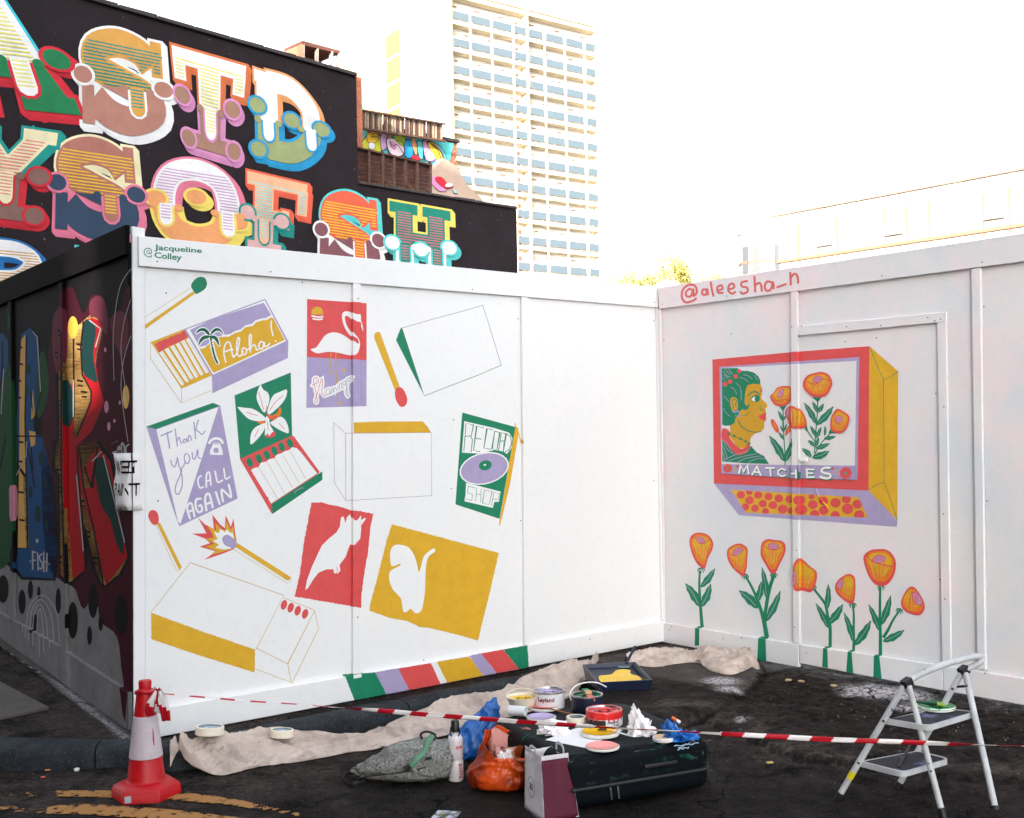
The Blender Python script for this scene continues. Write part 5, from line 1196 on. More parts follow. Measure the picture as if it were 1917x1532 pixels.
p = Paint(M3, 'painted_shapes', gab, eps=.01, dl=.002); p.frame(640, 40, 3.065)
bk = ml(60, 30, 60)
p.poly(cAq, [(60, 460), (120, 490), (140, 640), (640, 700), (600, 880), (400, 800), (80, 740)])
for m, pts in ((cYo, [(66, 465), (110, 480), (90, 520), (66, 500)]), (cW, [(76, 545), (115, 540), (118, 580), (80, 585)]), (ml(170, 214, 60), [(76, 600), (100, 610), (104, 660), (80, 680)]), (cRd, [(78, 680), (110, 690), (100, 725), (80, 720)]),
               (ml(214, 214, 60), [(100, 720), (140, 660), (190, 640), (230, 700), (215, 750), (120, 740)]), (cYo, [(140, 650), (200, 640), (196, 690), (150, 700)]), (cW, [(150, 700), (180, 705), (178, 735), (150, 730)]), (cLi, [(215, 660), (245, 655), (250, 720), (222, 740)]),
               (ml(250, 226, 236), [(250, 680), (300, 680), (345, 700), (350, 740), (330, 775), (270, 760)]), (ml(190, 214, 70), [(290, 660), (350, 670), (352, 720), (310, 700)]), (cCo, [(250, 655), (268, 658), (262, 680)]), (cPk, [(262, 700), (300, 705), (290, 740)]),
               (cBl, [(352, 690), (385, 690), (395, 780), (352, 775)]), (cOg, [(385, 680), (410, 690), (420, 760), (405, 760)]), (cRd, [(390, 775), (430, 780), (440, 800), (395, 795)]), (cAq, [(420, 700), (445, 700), (450, 790), (430, 780)]),
               (cLi, [(450, 695), (480, 700), (520, 760), (520, 800), (470, 800)]), (cW, [(470, 760), (500, 755), (515, 790), (485, 805)]), (cYo, [(480, 700), (520, 710), (560, 770), (580, 830), (585, 885), (545, 870), (530, 800), (490, 740)]),
               (cBl, [(495, 810), (530, 830), (545, 870), (570, 890), (520, 880)]), (cLb, [(500, 860), (560, 885), (560, 920), (505, 910)])):
    p.poly(bk, [(pts[0][0] * 0 + a + (a - sum(q[0] for q in pts) / len(pts)) * .10, b + (b - sum(q[1] for q in pts) / len(pts)) * .10) for a, b in pts], True, sub=3); p.poly(m, pts, True, sub=3)
for s_ in ([(490, 705), (540, 760), (560, 880)], [(505, 710), (556, 770), (572, 880)], [(150, 655), (180, 650), (200, 665)], [(150, 670), (180, 668), (200, 680)], [(255, 690), (270, 720), (300, 715), (330, 760)], [(300, 690), (330, 700), (340, 740)], [(470, 770), (490, 765), (500, 785)], [(525, 705), (575, 770), (592, 890)]): p.stroke(bk, s_, 4)
p.done()
p = Paint(g1, 'painted_shapes', gab, eps=.01, dl=.002); p.frame(640, 40, 3.065)
for m, pts in ((cPk, [(500, 905), (545, 890), (560, 940), (600, 970), (560, 975), (520, 940)]), (cRd, [(530, 900), (570, 895), (610, 940), (640, 950), (600, 960), (560, 940)]), (cW, [(600, 930), (630, 935), (625, 950), (590, 950)]), (cLb, [(630, 960), (660, 985), (640, 985)])): p.poly(bk, [(a, b + 3) for a, b in pts], True, sub=3); p.poly(m, pts, True, sub=3)
p.done()
TIM = mat('weathered timber', rgb(125, 92, 78, .55), rough=.85, mott=.35, mscale=7, bump=.01, bscale=30); TIM2 = mat('pale timber', rgb(190, 165, 140, .75), rough=.85, mott=.25, mscale=7)
TIM3 = mat('dark stained boards', rgb(112, 74, 66, .5), rough=.85, mott=.5, mscale=4, bump=.01, bscale=30)
fn = empty('timber_fence', M2.pt(*M2.uv(755, 262)), 'slatted timber fence standing along the top of the painted gable', 'fence')
def top_y(x): return 206 + (x - 677) * (232 - 206) / (832 - 677)
def bot_y(x): return 243 + (x - 677) * (266 - 243) / (832 - 677)
M2f = Plane(M.pt(0, 0, -2.), M.u)
i = 0; x = 678.
while x < 831:
    post = i % 8 == 0
    box_px('post' if post else 'slat', M2f, [(x, bot_y(x)), (x + (3.4 if post else 2.4), bot_y(x + 2)), (x + (3.4 if post else 2.4), top_y(x + 2) - (1.5 if post else 0)), (x, top_y(x) - (1.5 if post else 0))], .05, TIM if post or (i * 7) % 5 < 2 else TIM2, fn, off=.02 if post else 0)
    x += 5.1; i += 1
for a, b in ((0, 3.), (34, 3.4)):
    box_px('rail', M2f, [(676, top_y(676) + a + b), (832, top_y(832) + a * .93 + b), (832, top_y(832) + a * .93), (676, top_y(676) + a)], .05, TIM, fn, off=.06)
sc = empty('timber_screen', M2.pt(*M2.uv(735, 330)), 'dark board screen with upright posts on top of the lower wall', 'screen')
M4 = Plane(M.pt(0, 0, -.3), M.u)
def ty(x): return 276 + (x - 664) * (309 - 276) / (803 - 664)
def by(x): return 347 + (x - 664) * (366 - 347) / (803 - 664)
for k in range(8):
    a, b = k / 8, (k + 1) / 8 - .02
    xs_ = [664, 688, 712, 733, 755, 779, 803]
    for j in range(6):
        xa, xb = xs_[j] + 1, xs_[j + 1] - 1
        box_px('board', M4, [(xa, ty(xa) + (by(xa) - ty(xa)) * b), (xb, ty(xb) + (by(xb) - ty(xb)) * b), (xb, ty(xb) + (by(xb) - ty(xb)) * a), (xa, ty(xa) + (by(xa) - ty(xa)) * a)], .03, TIM3, sc)
for x in (685, 711, 732, 753.5, 775.5, 800): box_px('post', M4, [(x, by(x)), (x + 4, by(x + 4)), (x + 4, ty(x + 4) - 1), (x, ty(x) - 1)], .06, TIM, sc, off=.07)
box_px('rail', M4, [(664, ty(664) + 3), (804, ty(804) + 3), (804, ty(804)), (664, ty(664))], .06, TIM, sc, off=.08)
for x, y in ((716, 338), (756, 347), (792, 356)): 
    a, b = M4.uv(x, y), M4.uv(x + 9, y + 14)
    tube('brace', [M4.pt(*a, .1), M4.pt(*b, .12)], .035, TIM, sc, n=4, sub=1)
# --- rooftop plant housing
rt = empty('rooftop_frame', M.pt(*muv(600, 120), -.5), 'small rusty framed plant housing on the roof of the lettered building', 'rooftop structure')
M5 = Plane(M.pt(0, 0, -.8), M.u)
RST = mat('rusty metal', rgb(150, 96, 80, .6), rough=.8, mott=.4, mscale=8); WHM = mat('pale metal', rgb(225, 205, 190, .8), rough=.6)
box_px('back_panel', M5, [(570, 122), (634, 138), (634, 96), (570, 80)], .05, mat('rust stained panel', rgb(205, 150, 125, .7), rough=.8, mott=.35, mscale=5), rt, off=-.5)
box_px('roof_panel', M5, [(566, 84), (637, 101), (637, 95), (566, 76)], .55, RST, rt)
box_px('side_panel', M5, [(557, 118), (567, 121), (567, 82), (557, 86)], .4, mat('orange stained panel', rgb(238, 180, 140, .85), rough=.8), rt)
for x in (568, 594, 621, 634): box_px('post', M5, [(x, 128 + (x - 568) * .24), (x + 2.6, 128.5 + (x - 568) * .24), (x + 2.6, 82 + (x - 568) * .25), (x, 82 + (x - 568) * .25)], .08, WHM, rt)
for x in (578, 586, 604, 611): box_px('pipe', M5, [(x, 124 + (x - 568) * .24), (x + 3, 124.5 + (x - 568) * .24), (x + 3, 98 + (x - 568) * .25), (x, 98 + (x - 568) * .25)], .06, RST, rt, off=-.3)
for y in (111, 117): box_px('rail', M5, [(570, y + 1.5), (620, y + 13.5), (620, y + 12), (570, y)], .03, RST, rt)

# ================================================================== TOWER BLOCK
TWD = 118.
TP = vp_plane(3900, 850, 500, TWD)
CRM = mat('pale cream concrete', (.66, .58, .44), rough=.8, mott=.03, mscale=.3); WHC = mat('white render', (.88, .88, .87), rough=.8); BLP = mat('blue grey balcony panel', rgb(100, 116, 126, .72), rough=.5, mott=.06, mscale=1.)
GLS = mat('tower window glass', rgb(215, 205, 190, .8), rough=.25, spec=.5); YLP = mat('yellow stair panel', rgb(225, 205, 90, .7), rough=.6); SHD = mat('brown window frame', rgb(150, 110, 90, .7), rough=.7)
tw = empty('tower_block', TP.pt(8, 0), 'tall cream tower block with rows of blue grey balcony panels', 'building')
tu0, tu1 = TP.uv(850, 500)[0], TP.uv(1122, 500)[0]; BW = tu1 - tu0
fl_h = TP.uv(855, 262)[1] - TP.uv(855, 313)[1]
vref = TP.uv(855, 36.)[1]                                            # bottom edge of the blue panels on the top full row
DEP = 9.
nd = TP.n
FB = 1.0                                                              # balcony depth
slab('wall', [TP.pt(tu0, 0, -FB), TP.pt(tu1, 0, -FB), TP.pt(tu1, vref + .98 * fl_h, -FB), TP.pt(tu0, vref + .98 * fl_h, -FB)], -nd * DEP, WHC, tw)
box_px('roof_parapet', TP, [(tu0, vref + .99 * fl_h), (tu1 + .3, vref + .99 * fl_h), (tu1 + .3, vref + 1.12 * fl_h), (tu0, vref + 1.12 * fl_h)], FB + 1, CRM, tw, True, .15)
um = TP.uv(993, 300)[0]
us_l = [TP.uv(x, 200)[0] for x in (853, 880.5, 885, 920, 926, 960.5, 966.5, 990)]
us_r = [TP.uv(x, 300)[0] for x in (997, 1020, 1027, 1058, 1064, 1094, 1101, 1121)]
rows = 18
pane_me = {}
def bx_me(name, w_, h_, d_, m):
    k = (name, round(w_, 3), round(h_, 3), round(d_, 3))
    if k in pane_me: return pane_me[k]
    bm = bmesh.new(); bmesh.ops.create_cube(bm, size=1); bmesh.ops.transform(bm, matrix=Matrix.Diagonal((w_, d_, h_, 1)), verts=bm.verts)
    me = bpy.data.meshes.new(name); bm.to_mesh(me); bm.free(); me.materials.append(m); pane_me[k] = me; return me
rotT = Matrix((TP.u, TP.n, TP.v)).transposed().to_4x4()
def pbox(name, u0, u1, v0, v1, off, d_, m, par=None):
    me = bx_me(name, u1 - u0, v1 - v0, d_, m); o = bpy.data.objects.new(name, me); COL.objects.link(o)
    o.parent = par or tw; o.matrix_parent_inverse = (par or tw).matrix_world.inverted(); o.matrix_world = Matrix.Translation(TP.pt((u0 + u1) / 2, (v0 + v1) / 2, off)) @ rotT
    return o
wj = [TP.uv(x, 300)[0] for x in (853, 875, 897, 919, 941, 963, 985)] 
wk = [TP.uv(x, 300)[0] for x in (1000, 1024, 1048, 1072, 1096, 1118)]
for r_ in range(-1, rows):
    v = vref - r_ * fl_h
    if v < 8: break
    pbox('floor_slab', tu0 - .1, tu1 + .1, v - .62, v - .22, -FB / 2, FB + .3, CRM)
    if r_ < 0: continue
    for arr in (us_l, us_r):
        for j in range(0, 8, 2): pbox('balcony_panel', arr[j], arr[j + 1], v, v + .78, .0, .08, BLP)
    pbox('balcony_rail', tu0, tu1, v + .84, v + .92, .0, .09, CRM)
    # glazing behind the balconies, one window part per bay
    for arr in (wj, wk):
        for j in range(len(arr) - 1):
            pbox('window', arr[j] + .15, arr[j + 1] - .1, v + .15, v + 1.75, -FB + .03, .06, GLS)
        for j in range(0, len(arr) - 1):
            if (j + r_) % 2 == 0: pbox('vent', arr[j] + .3 + .2 * (r_ % 3), arr[j] + 1.0, v + 1.62, v + 1.74, -FB + .08, .08, SHD)
    pbox('door', um - 1.15, um - .75, v - .15, v + 1.6, -FB + .06, .1, SHD if r_ % 3 == 0 else CRM)
for u in (um - .28, tu0 - .05, tu1 + .02): slab('upright', [TP.pt(u, 3, .1), TP.pt(u + .26, 3, .1), TP.pt(u + .26, vref + .98 * fl_h, .1), TP.pt(u, vref + .98 * fl_h, .1)], -nd * (FB + .05), CRM, tw)
for u in [(us_l[j] + us_l[j - 1]) / 2 for j in (2, 4, 6)] + [(us_r[j] + us_r[j - 1]) / 2 for j in (2, 4, 6)]:
    pbox('balcony_post', u - .09, u + .09, 6., vref + .9, .0, .1, CRM)
# left wing with the yellow stair windows
TL = vp_plane(-500, 850, 500, TWD)
WNG = mat('cream painted end wall', (.60, .585, .27), rough=.8)
wl = empty('tower_wing', TL.pt(-6, 0), 'blank white end of the tower with a strip of yellow stair windows', 'building')
la, lb = TL.uv(850, 500)[0], TL.uv(640, 500)[0]
vt = vref + 1.9 * fl_h
slab('wall', [TL.pt(la - .01, 0, -.05), TL.pt(lb, 0, -.05), TL.pt(lb, vt + 12, -.05), TL.pt(la - .01, vt + 12, -.05)], -TL.n * .3, WNG, wl)
for r_ in range(7):
    v = vref + .45 * fl_h - r_ * fl_h
    a, b = TL.uv(724, 130)[0], TL.uv(748, 130)[0]
    vv = [TL.uv(736, y)[1] for y in (62 + r_ * 48, 104 + r_ * 48)]
    f = slab('stair_window', [TL.pt(a, vv[1], .06), TL.pt(b, vv[1], .06), TL.pt(b, vv[0], .06), TL.pt(a, vv[0], .06)], -TL.n * .1, YLP, wl)
    slab('stair_window', [TL.pt(a, vv[1] - .55, .05), TL.pt(b, vv[1] - .55, .05), TL.pt(b, vv[1] - .08, .05), TL.pt(a, vv[1] - .08, .05)], -TL.n * .1, WHC, wl)
BAND = mat('faint yellow concrete band', (.55, .55, .20), rough=.8)
for r_ in range(11):
    for xa, xb in ((775, 838), (655, 700)):
        ua, ub = TL.uv(xa, 300)[0], TL.uv(xb, 300)[0]; vv = [TL.uv((xa + xb) / 2, y)[1] for y in (20 + r_ * 47, 46 + r_ * 47)]
        slab('cladding_band', [TL.pt(ua, vv[1], .02), TL.pt(ub, vv[1], .02), TL.pt(ub, vv[0], .02), TL.pt(ua, vv[0], .02)], -TL.n * .06, BAND, wl)

# ================================================================== LOW APARTMENT BUILDING AT THE RIGHT
RB = vp_plane(-900, 1430, 500, 46.)
ap = empty('apartment_building', RB.pt(3, 0), 'pale apartment building with a rounded corner bay, above the right hoarding', 'building')
def ruvb(x, y): return RB.uv(x, y)
ra, rbv = ruvb(1436, 410); r2 = ruvb(1917, 335)
WAL = mat('off white render', (.62, .60, .57), rough=.8, mott=.02, mscale=.5); TRM = mat('peach painted trim', rgb(176, 138, 110, .55), rough=.7); GUT = mat('terracotta gutter', rgb(205, 150, 120, .75), rough=.6)
ue = r2[0] + 6
slab('wall', [RB.pt(ra, 0), RB.pt(ue, 0), RB.pt(ue, rbv + .02), RB.pt(ra, rbv + .02)], -RB.n * 9, WAL, ap)
slab('roof', [RB.pt(ra - .2, rbv + .03, .06), RB.pt(ue, rbv + .03, .06), RB.pt(ue, rbv + .12, .06), RB.pt(ra - .2, rbv + .12, .06)], -RB.n * 9.4, WAL, ap)
slab('gutter', [RB.pt(ra - .2, rbv + .03, .12), RB.pt(ue, rbv + .03, .12), RB.pt(ue, rbv + .075, .12), RB.pt(ra - .2, rbv + .075, .12)], -RB.n * .055, GUT, ap)
def vline(y_at, x): return RB.uv(x, y_at)[1]
sill_v = ruvb(1497, 480)[1]; 
for (xa, xb) in ((1497, 1567), (1660, 1740), (1845, 1940), (2030, 2120)):
    ua, ub = ruvb(xa, 450)[0], ruvb(xb, 450)[0]; vt_ = ruvb(1497, 428)[1]
    fr = slab('window', [RB.pt(ua, sill_v, .02), RB.pt(ub, sill_v, .02), RB.pt(ub, vt_, .02), RB.pt(ua, vt_, .02)], -RB.n * .08, GLS, ap)
    for u in (ua - .06, (ua + ub) / 2 - .02, ub): slab('frame', [RB.pt(u, sill_v - .3, .06), RB.pt(u + .06, sill_v - .3, .06), RB.pt(u + .06, vt_ + .15, .06), RB.pt(u, vt_ + .15, .06)], -RB.n * .05, TRM, fr)
    # one casement ajar
    uu = (ua + ub) / 2 if xa == 1497 else ua + .02
    o = slab('casement', [RB.pt(uu, vt_ - .05, .06), RB.pt(uu + (ub - ua) * .42, vt_ - .05, .06), RB.pt(uu + (ub - ua) * .42, vt_ - .85, .14), RB.pt(uu, vt_ - .85, .14)], -RB.n * .03, mat('casement glass', rgb(182, 170, 166, .56), rough=.3), fr)
for dv, h_ in ((-.16, .12), (-.85, .2)): slab('string_course', [RB.pt(ra, sill_v + dv, .09), RB.pt(ue, sill_v + dv, .09), RB.pt(ue, sill_v + dv + h_, .09), RB.pt(ra, sill_v + dv + h_, .09)], -RB.n * .085, TRM, ap)
# rounded bay
bc = RB.pt(ruvb(1412, 450)[0] + .25, 0, -.25); Rb = .95
cz = rbv - .05
lathe('bay', [(Rb, 0), (Rb, cz - .5)], bc, WAL, ap, n=32)
for z, h_, ex in ((cz - .5, .14, .05), (cz - .30, .26, .02), (sill_v - .1, .1, .04), (cz - 3.3, .3, .04)): lathe('bay_ring', [(Rb + ex, 0), (Rb + ex, h_)], bc + Vector((0, 0, z)), TRM if ex == .04 else WAL, ap, n=32)
for k in range(5):
    a = rad(-150 + k * 28); c = bc + Vector((cos(a), sin(a), 0)) * (Rb + .01)
    box('bay_window', c + Vector((0, 0, cz - 1.6)), (.34, .04, 1.1), mat('bay window glass', rgb(125, 127, 130, .5), rough=.3), ap, rot=Matrix.Rotation(a + pi / 2, 3, 'Z'))
# ================================================================== TREE BEHIND THE HOARDINGS
tp = at_depth(1262, 512, 38.); th_top = tp.z
tr = empty('tree', (tp.x, tp.y, 0), 'bright yellow green tree crown showing just over the corner of the hoardings', 'tree')
BARK = mat('tree bark', (.16, .11, .08), rough=.9, mott=.3, mscale=4); LEAFM = mat('sunlit leaves', (.56, .50, .14), rough=.7, mott=.35, mscale=3)
LEAFM.node_tree.nodes['Principled BSDF'].inputs['Subsurface Weight'].default_value = 0
bm = bmesh.new()
o = tube('trunk', [(tp.x, tp.y, 0), (tp.x + .1, tp.y, 2.2), (tp.x - .1, tp.y + .1, 4.4)], [.22, .17, .08], BARK, tr, n=8)
for k in range(7):
    a = k * .9; tube('branch', [(tp.x, tp.y, 2.2 + .25 * k), (tp.x + cos(a) * .8, tp.y + sin(a) * .8, 3.6 + .2 * k), (tp.x + cos(a) * 1.7, tp.y + sin(a) * 1.2, 4.7 + .2 * (k % 3))], [.08, .05, .02], BARK, tr, n=5, sub=3)
lv, lf = [], []
random.seed(11)
clumps = []
for k in range(44):
    a = random.uniform(0, 2 * pi); rr = random.uniform(.2, 1.) ** .6; cx_ = rr * cos(a) * 2.6; cy_ = rr * sin(a) * 1.4
    clumps.append((tp.x + cx_ - .15, tp.y + cy_, th_top - .75 + (1 - abs(cx_ + .2) / 2.8) * .95 + random.uniform(-.35, .12), random.uniform(.22, .42)))
for c in clumps:
    for i in range(150):
        d = Vector((random.gauss(0, 1), random.gauss(0, 1), random.gauss(0, .8))); d = d.normalized() * c[3] * random.random() ** .4
        q = Vector(c[:3]) + d; a = Vector((random.gauss(0, 1), random.gauss(0, 1), random.gauss(0, 1))).normalized() * .055; b = a.cross(Vector((random.gauss(0, 1), random.gauss(0, 1), random.gauss(0, 1)))).normalized() * .035
        n0 = len(lv); lv += [q - a, q + b, q + a, q - b]; lf.append((n0, n0 + 1, n0 + 2, n0 + 3))
from_py('crown', lv, lf, LEAFM, tr)

# ================================================================== ADDED BUILDINGS OUT OF VIEW (put in to shade the yard)
BRW = mat('brown stock brick', (.16, .11, .08), rough=.9, mott=.3, mscale=5)
sbd = empty('yard_shade_block', (-11, -9, 0), 'unseen brown brick block added behind the viewer to shade the yard', 'building')
SX0, SX1, SY, SH = -26., .8, -9., 17.
gpx = D.pt(*D.uv(158, 600), 0); gx = gpx.x + SUN_DIR.x / SUN_DIR.y * (SY - gpx.y); gz = gpx.z + SUN_DIR.z / SUN_DIR.y * (SY - gpx.y); GWD = .20
sl_ = SUN_DIR.x / SUN_DIR.y * -9
# made-up slot between the blocks, trimmed to put a sun streak on the hoarding
def prism(name, fp, z0, z1, m, par): slab(name, [Vector((x, y, z0)) for x, y in fp], Vector((0, 0, z1 - z0)), m, par)
prism('wall', [(SX0, SY), (gx - GWD, SY), (gx - GWD + sl_, SY - 9), (SX0, SY - 9)], 0, SH, BRW, sbd)
prism('wall', [(gx + GWD, SY), (SX1, SY), (SX1, SY - 9), (gx + GWD + sl_, SY - 9)], 0, SH, BRW, sbd)
prism('beam_cutoff_top', [(gx - GWD, SY - .02), (gx + GWD, SY - .02), (gx + GWD, SY - .4), (gx - GWD, SY - .4)], gz + .62, SH - .02, BRW, sbd)
prism('beam_cutoff_base', [(gx - GWD, SY - .02), (gx + GWD, SY - .02), (gx + GWD, SY - .4), (gx - GWD, SY - .4)], 0, gz - .45, BRW, sbd)
slab('parapet', [Vector((SX0 - .1, SY + .12, SH)), Vector((SX1 + .1, SY + .12, SH)), Vector((SX1 + .1, SY + .12, SH + .5)), Vector((SX0 - .1, SY + .12, SH + .5))], Vector((0, -.5, 0)), COPE, sbd)
GW = mat('dark window glass', (.03, .035, .04), rough=.08, spec=.6)
for i in range(9):
    for j in range(5):
        x, z = SX0 + 1.6 + i * 2.9, 1.2 + j * 3.2
        if x - .3 < gx + GWD and x + 1.5 > gx - GWD: continue
        w_ = slab('window', [Vector((x, SY + .03, z)), Vector((x + 1.2, SY + .03, z)), Vector((x + 1.2, SY + .03, z + 1.8)), Vector((x, SY + .03, z + 1.8))], Vector((0, -.02, 0)), GW, sbd)
        slab('sill', [Vector((x - .1, SY + .1, z - .12)), Vector((x + 1.3, SY + .1, z - .12)), Vector((x + 1.3, SY + .1, z - .02)), Vector((x - .1, SY + .1, z - .02))], Vector((0, -.09, 0)), COPE, w_)

lbd = empty('sky_screen_block', (-17, -2, 0), 'unseen brown brick block added on the left to screen sky light from the right hoarding', 'building')  # out of view, added to keep sky light off the right hoarding
slab('wall', [Vector((-13, -8.8, 0)), Vector((-13, 7, 0)), Vector((-13, 7, 15)), Vector((-13, -8.8, 15))], Vector((-6, 0, 0)), BRW, lbd)
for i in range(5):
    for j in range(4):
        y, z = -7.5 + i * 2.9, 1.2 + j * 3.3
        slab('window', [Vector((-12.97, y, z)), Vector((-12.97, y + 1.2, z)), Vector((-12.97, y + 1.2, z + 1.9)), Vector((-12.97, y, z + 1.9))], Vector((-.02, 0, 0)), GW, lbd)
# ================================================================== THINGS ON THE GROUND
random.seed(21)
def zr(p): return zg(p.x, p.y)
def Gz(x, y, z=ROAD):
    p = G(x, y, z)
    for _ in range(3): p = G(x, y, zg(p.x, p.y, False))
    p.z = zg(p.x, p.y); return p
CANVAS = mat('cotton dust sheet', (.54, .455, .40), rough=.9, spec=.1, mott=.28, mscale=6, bump=.003, bscale=45, color2=(.38, .315, .275), c2scale=9, c2lo=.48, c2hi=.66, speck=(.24, .21, .19), speck_scale=48, speck_t=.75)
def crinkle(o, amp, sc, seed=0., par=None, zmin=None):
    me = o.data; me.update(); nn = [v_.normal.copy() for v_ in me.vertices]
    for v_, n_ in zip(me.vertices, nn):
        p = v_.co; h = 0.
        for k, (a_, s1) in enumerate(((1., 1.), (.55, 2.3), (.3, 5.))):
            d = Vector((p.x * s1 * sc + noise.noise(p * sc * .7) * 1.2, p.y * s1 * sc, p.z * s1 * sc * (1.3 if k else .8) + seed + k * 7))
            h += a_ * (max(0, 1 - abs(noise.noise(d)) * 3.4) ** 2 if k != 1 else (noise.noise(d) * .8))
        v_.co = p + n_ * amp * (h - .35)
        if zmin is not None and v_.co.z < zmin: v_.co.z = zmin
    me.update()
# ---- long dust sheet
def ridge(x, y, s, ph=0.):
    return 1 - abs(noise.noise(Vector((x * s, y * s, ph)))) * 2
def drape(name, label, top, bot, N, Mx, hf, m, zb=ROAD):
    Tt, Bb = smooth2(top, False, 20), smooth2(bot, False, 20)
    def rs(P, n):
        c = path_len(P); return [samp(P, c, c[-1] * i / (n - 1)) for i in range(n)]
    # work on the ground so that spacing is even in the place
    Tg = rs([Vector((G(p.x, p.y, .012).x, G(p.x, p.y, .012).y)) for p in Tt], N); Bg = rs([Vector((G(p.x, p.y, zb).x, G(p.x, p.y, zb).y)) for p in Bb], N)
    v = []
    for i in range(N):
        s_ = i / (N - 1)
        for j in range(Mx):
            t = j / (Mx - 1); q = Tg[i].lerp(Bg[i], t)
            ed = 1.
            e1 = noise.noise(Vector((q.x * 7, q.y * 7, 2))) * .02
            if j in (0, 1, Mx - 1, Mx - 2): q = q + (Tg[i] - Bg[i]).normalized() * e1 * (1 if j < 2 else 1)
            edge = min(t, 1 - t) * (Tg[i] - Bg[i]).length; endd = min(s_, 1 - s_) * 3.4 + .012
            taper = sstep(0, .020, min(edge, endd) + .004)
            g0_ = zg(q.x, q.y, False); dk_ = dline(q, kerb_line); ins_ = inside(q, PAV)
            sl = 0. if ins_ else .03 + (ROAD - .03) * sstep(.02, .27, dk_)             # hangs off the kerb in a slope
            h_ = taper * max(.003, hf(s_, t, q))
            z = max(g0_, sl if (dk_ < .27 and zb < -.01) else g0_) + .005 + h_
            if dk_ < .16 and (ins_ or dk_ < .065) and zb < -.01: z = max(z, .034 + .5 * h_)
            v.append(Vector((q.x, q.y, z)))
    f = [(i * Mx + j, (i + 1) * Mx + j, (i + 1) * Mx + j + 1, i * Mx + j + 1) for i in range(N - 1) for j in range(Mx - 1)]
    c = sum(v, Vector()) / len(v)
    o = from_py(name, v, f, m, None, True)
    md = o.modifiers.new('hem', 'SOLIDIFY'); md.thickness = .002; md.offset = 1
    return o
def hf1(s_, t, q):
    # long creases along the sheet, bunched and messy at the near end
    du = (Vector((q.x, q.y, 0)) - A).dot(UW); dn = (Vector((q.x, q.y, 0)) - A).dot(W.n)
    wv = noise.noise(Vector((du * 1.6, dn * 2, 4))) * .5
    def crs(u_, v_, ph, pw): return max(0., 1 - abs(noise.noise(Vector((u_, v_, ph)))) * 3.2) ** pw
    h = .020 * crs(du * .7 + wv, dn * 5.5 + wv * 2, 3., 1.5) + .015 * crs(du * 1.5, dn * 9 + wv * 3, 8., 2) + .007 * crs(du * 4 + dn * 3, dn * 15 - du * 3, 5., 2) + .004 * crs(du * 11, dn * 17, 1., 1.5)
    near = 1 - sstep(.05, .30, s_)
    h += near * (.016 * crs(q.x * 6, q.y * 9 + wv * 2, 5., 2) + .014 * crs(q.x * 13 + wv, q.y * 11, 4., 2) + .007 * crs(q.x * 24, q.y * 22, 2., 2))
    far = sstep(.8, 1., s_)
    h += far * (.022 * crs(q.x * 6, q.y * 6, 9., 2) + .010 * crs(q.x * 16, q.y * 14, 3., 2))
    h += .020 * math.exp(-((t - .28 - .06 * sin(s_ * 14)) / .05) ** 2) * (1 - sstep(.35, .6, s_))
    return .004 + 1.35 * h - .008 * max(0, .5 - abs(noise.noise(Vector((du * 2 + wv, dn * 11, 20.)))) * 9)
ds = drape('dust_sheet', '', [(318, 1416), (348, 1400), (400, 1388), (500, 1372), (600, 1358), (690, 1346), (770, 1324), (860, 1302), (940, 1286), (1000, 1268), (1060, 1252), (1108, 1244)],
           [(322, 1442), (350, 1453), (380, 1455), (440, 1450), (500, 1436), (570, 1428), (640, 1414), (740, 1398), (850, 1376), (930, 1352), (1010, 1330), (1080, 1302), (1122, 1266)], 420, 84, hf1, CANVAS)
prop(ds, 'long creased beige dust sheet lying along the kerb under the white hoarding', 'dust sheet')
# ---- crumpled dust sheet in the corner
def hf2(s_, t, q):
    prof = sin(pi * min(1, max(0, t))) ** .5
    big = .085 * sstep(.50, .62, s_) * (1 - sstep(.93, 1., s_)) + .025 * (1 - sstep(.45, .55, s_))
    wv = noise.noise(Vector((q.x * 3, q.y * 3, 4)))
    def crs(u_, v_, ph, pw): return max(0., 1 - abs(noise.noise(Vector((u_, v_, ph)))) * 2.8) ** pw
    lumps = .5 + .6 * noise.noise(Vector((q.x * 5, q.y * 7, 3)))
    return prof * (big * (.25 + .55 * lumps) + .030 * crs(q.x * 5 + wv, q.y * 8 + wv * 2, 2., 1.6) + .020 * crs(q.x * 11 + wv * 2, q.y * 9, 6., 1.6) + .008 * crs(q.x * 24, q.y * 26, 9., 1.5))
o = drape('dust_sheet', '', [(1168, 1236), (1205, 1218), (1260, 1217), (1300, 1220), (1340, 1221), (1390, 1228), (1418, 1238)], [(1176, 1246), (1225, 1250), (1270, 1244), (1306, 1243), (1330, 1258), (1370, 1265), (1405, 1252), (1422, 1244)], 240, 90, hf2, CANVAS, zb=0.)
prop(o, 'crumpled heap of beige dust sheet in the corner where the hoardings meet', 'dust sheet')

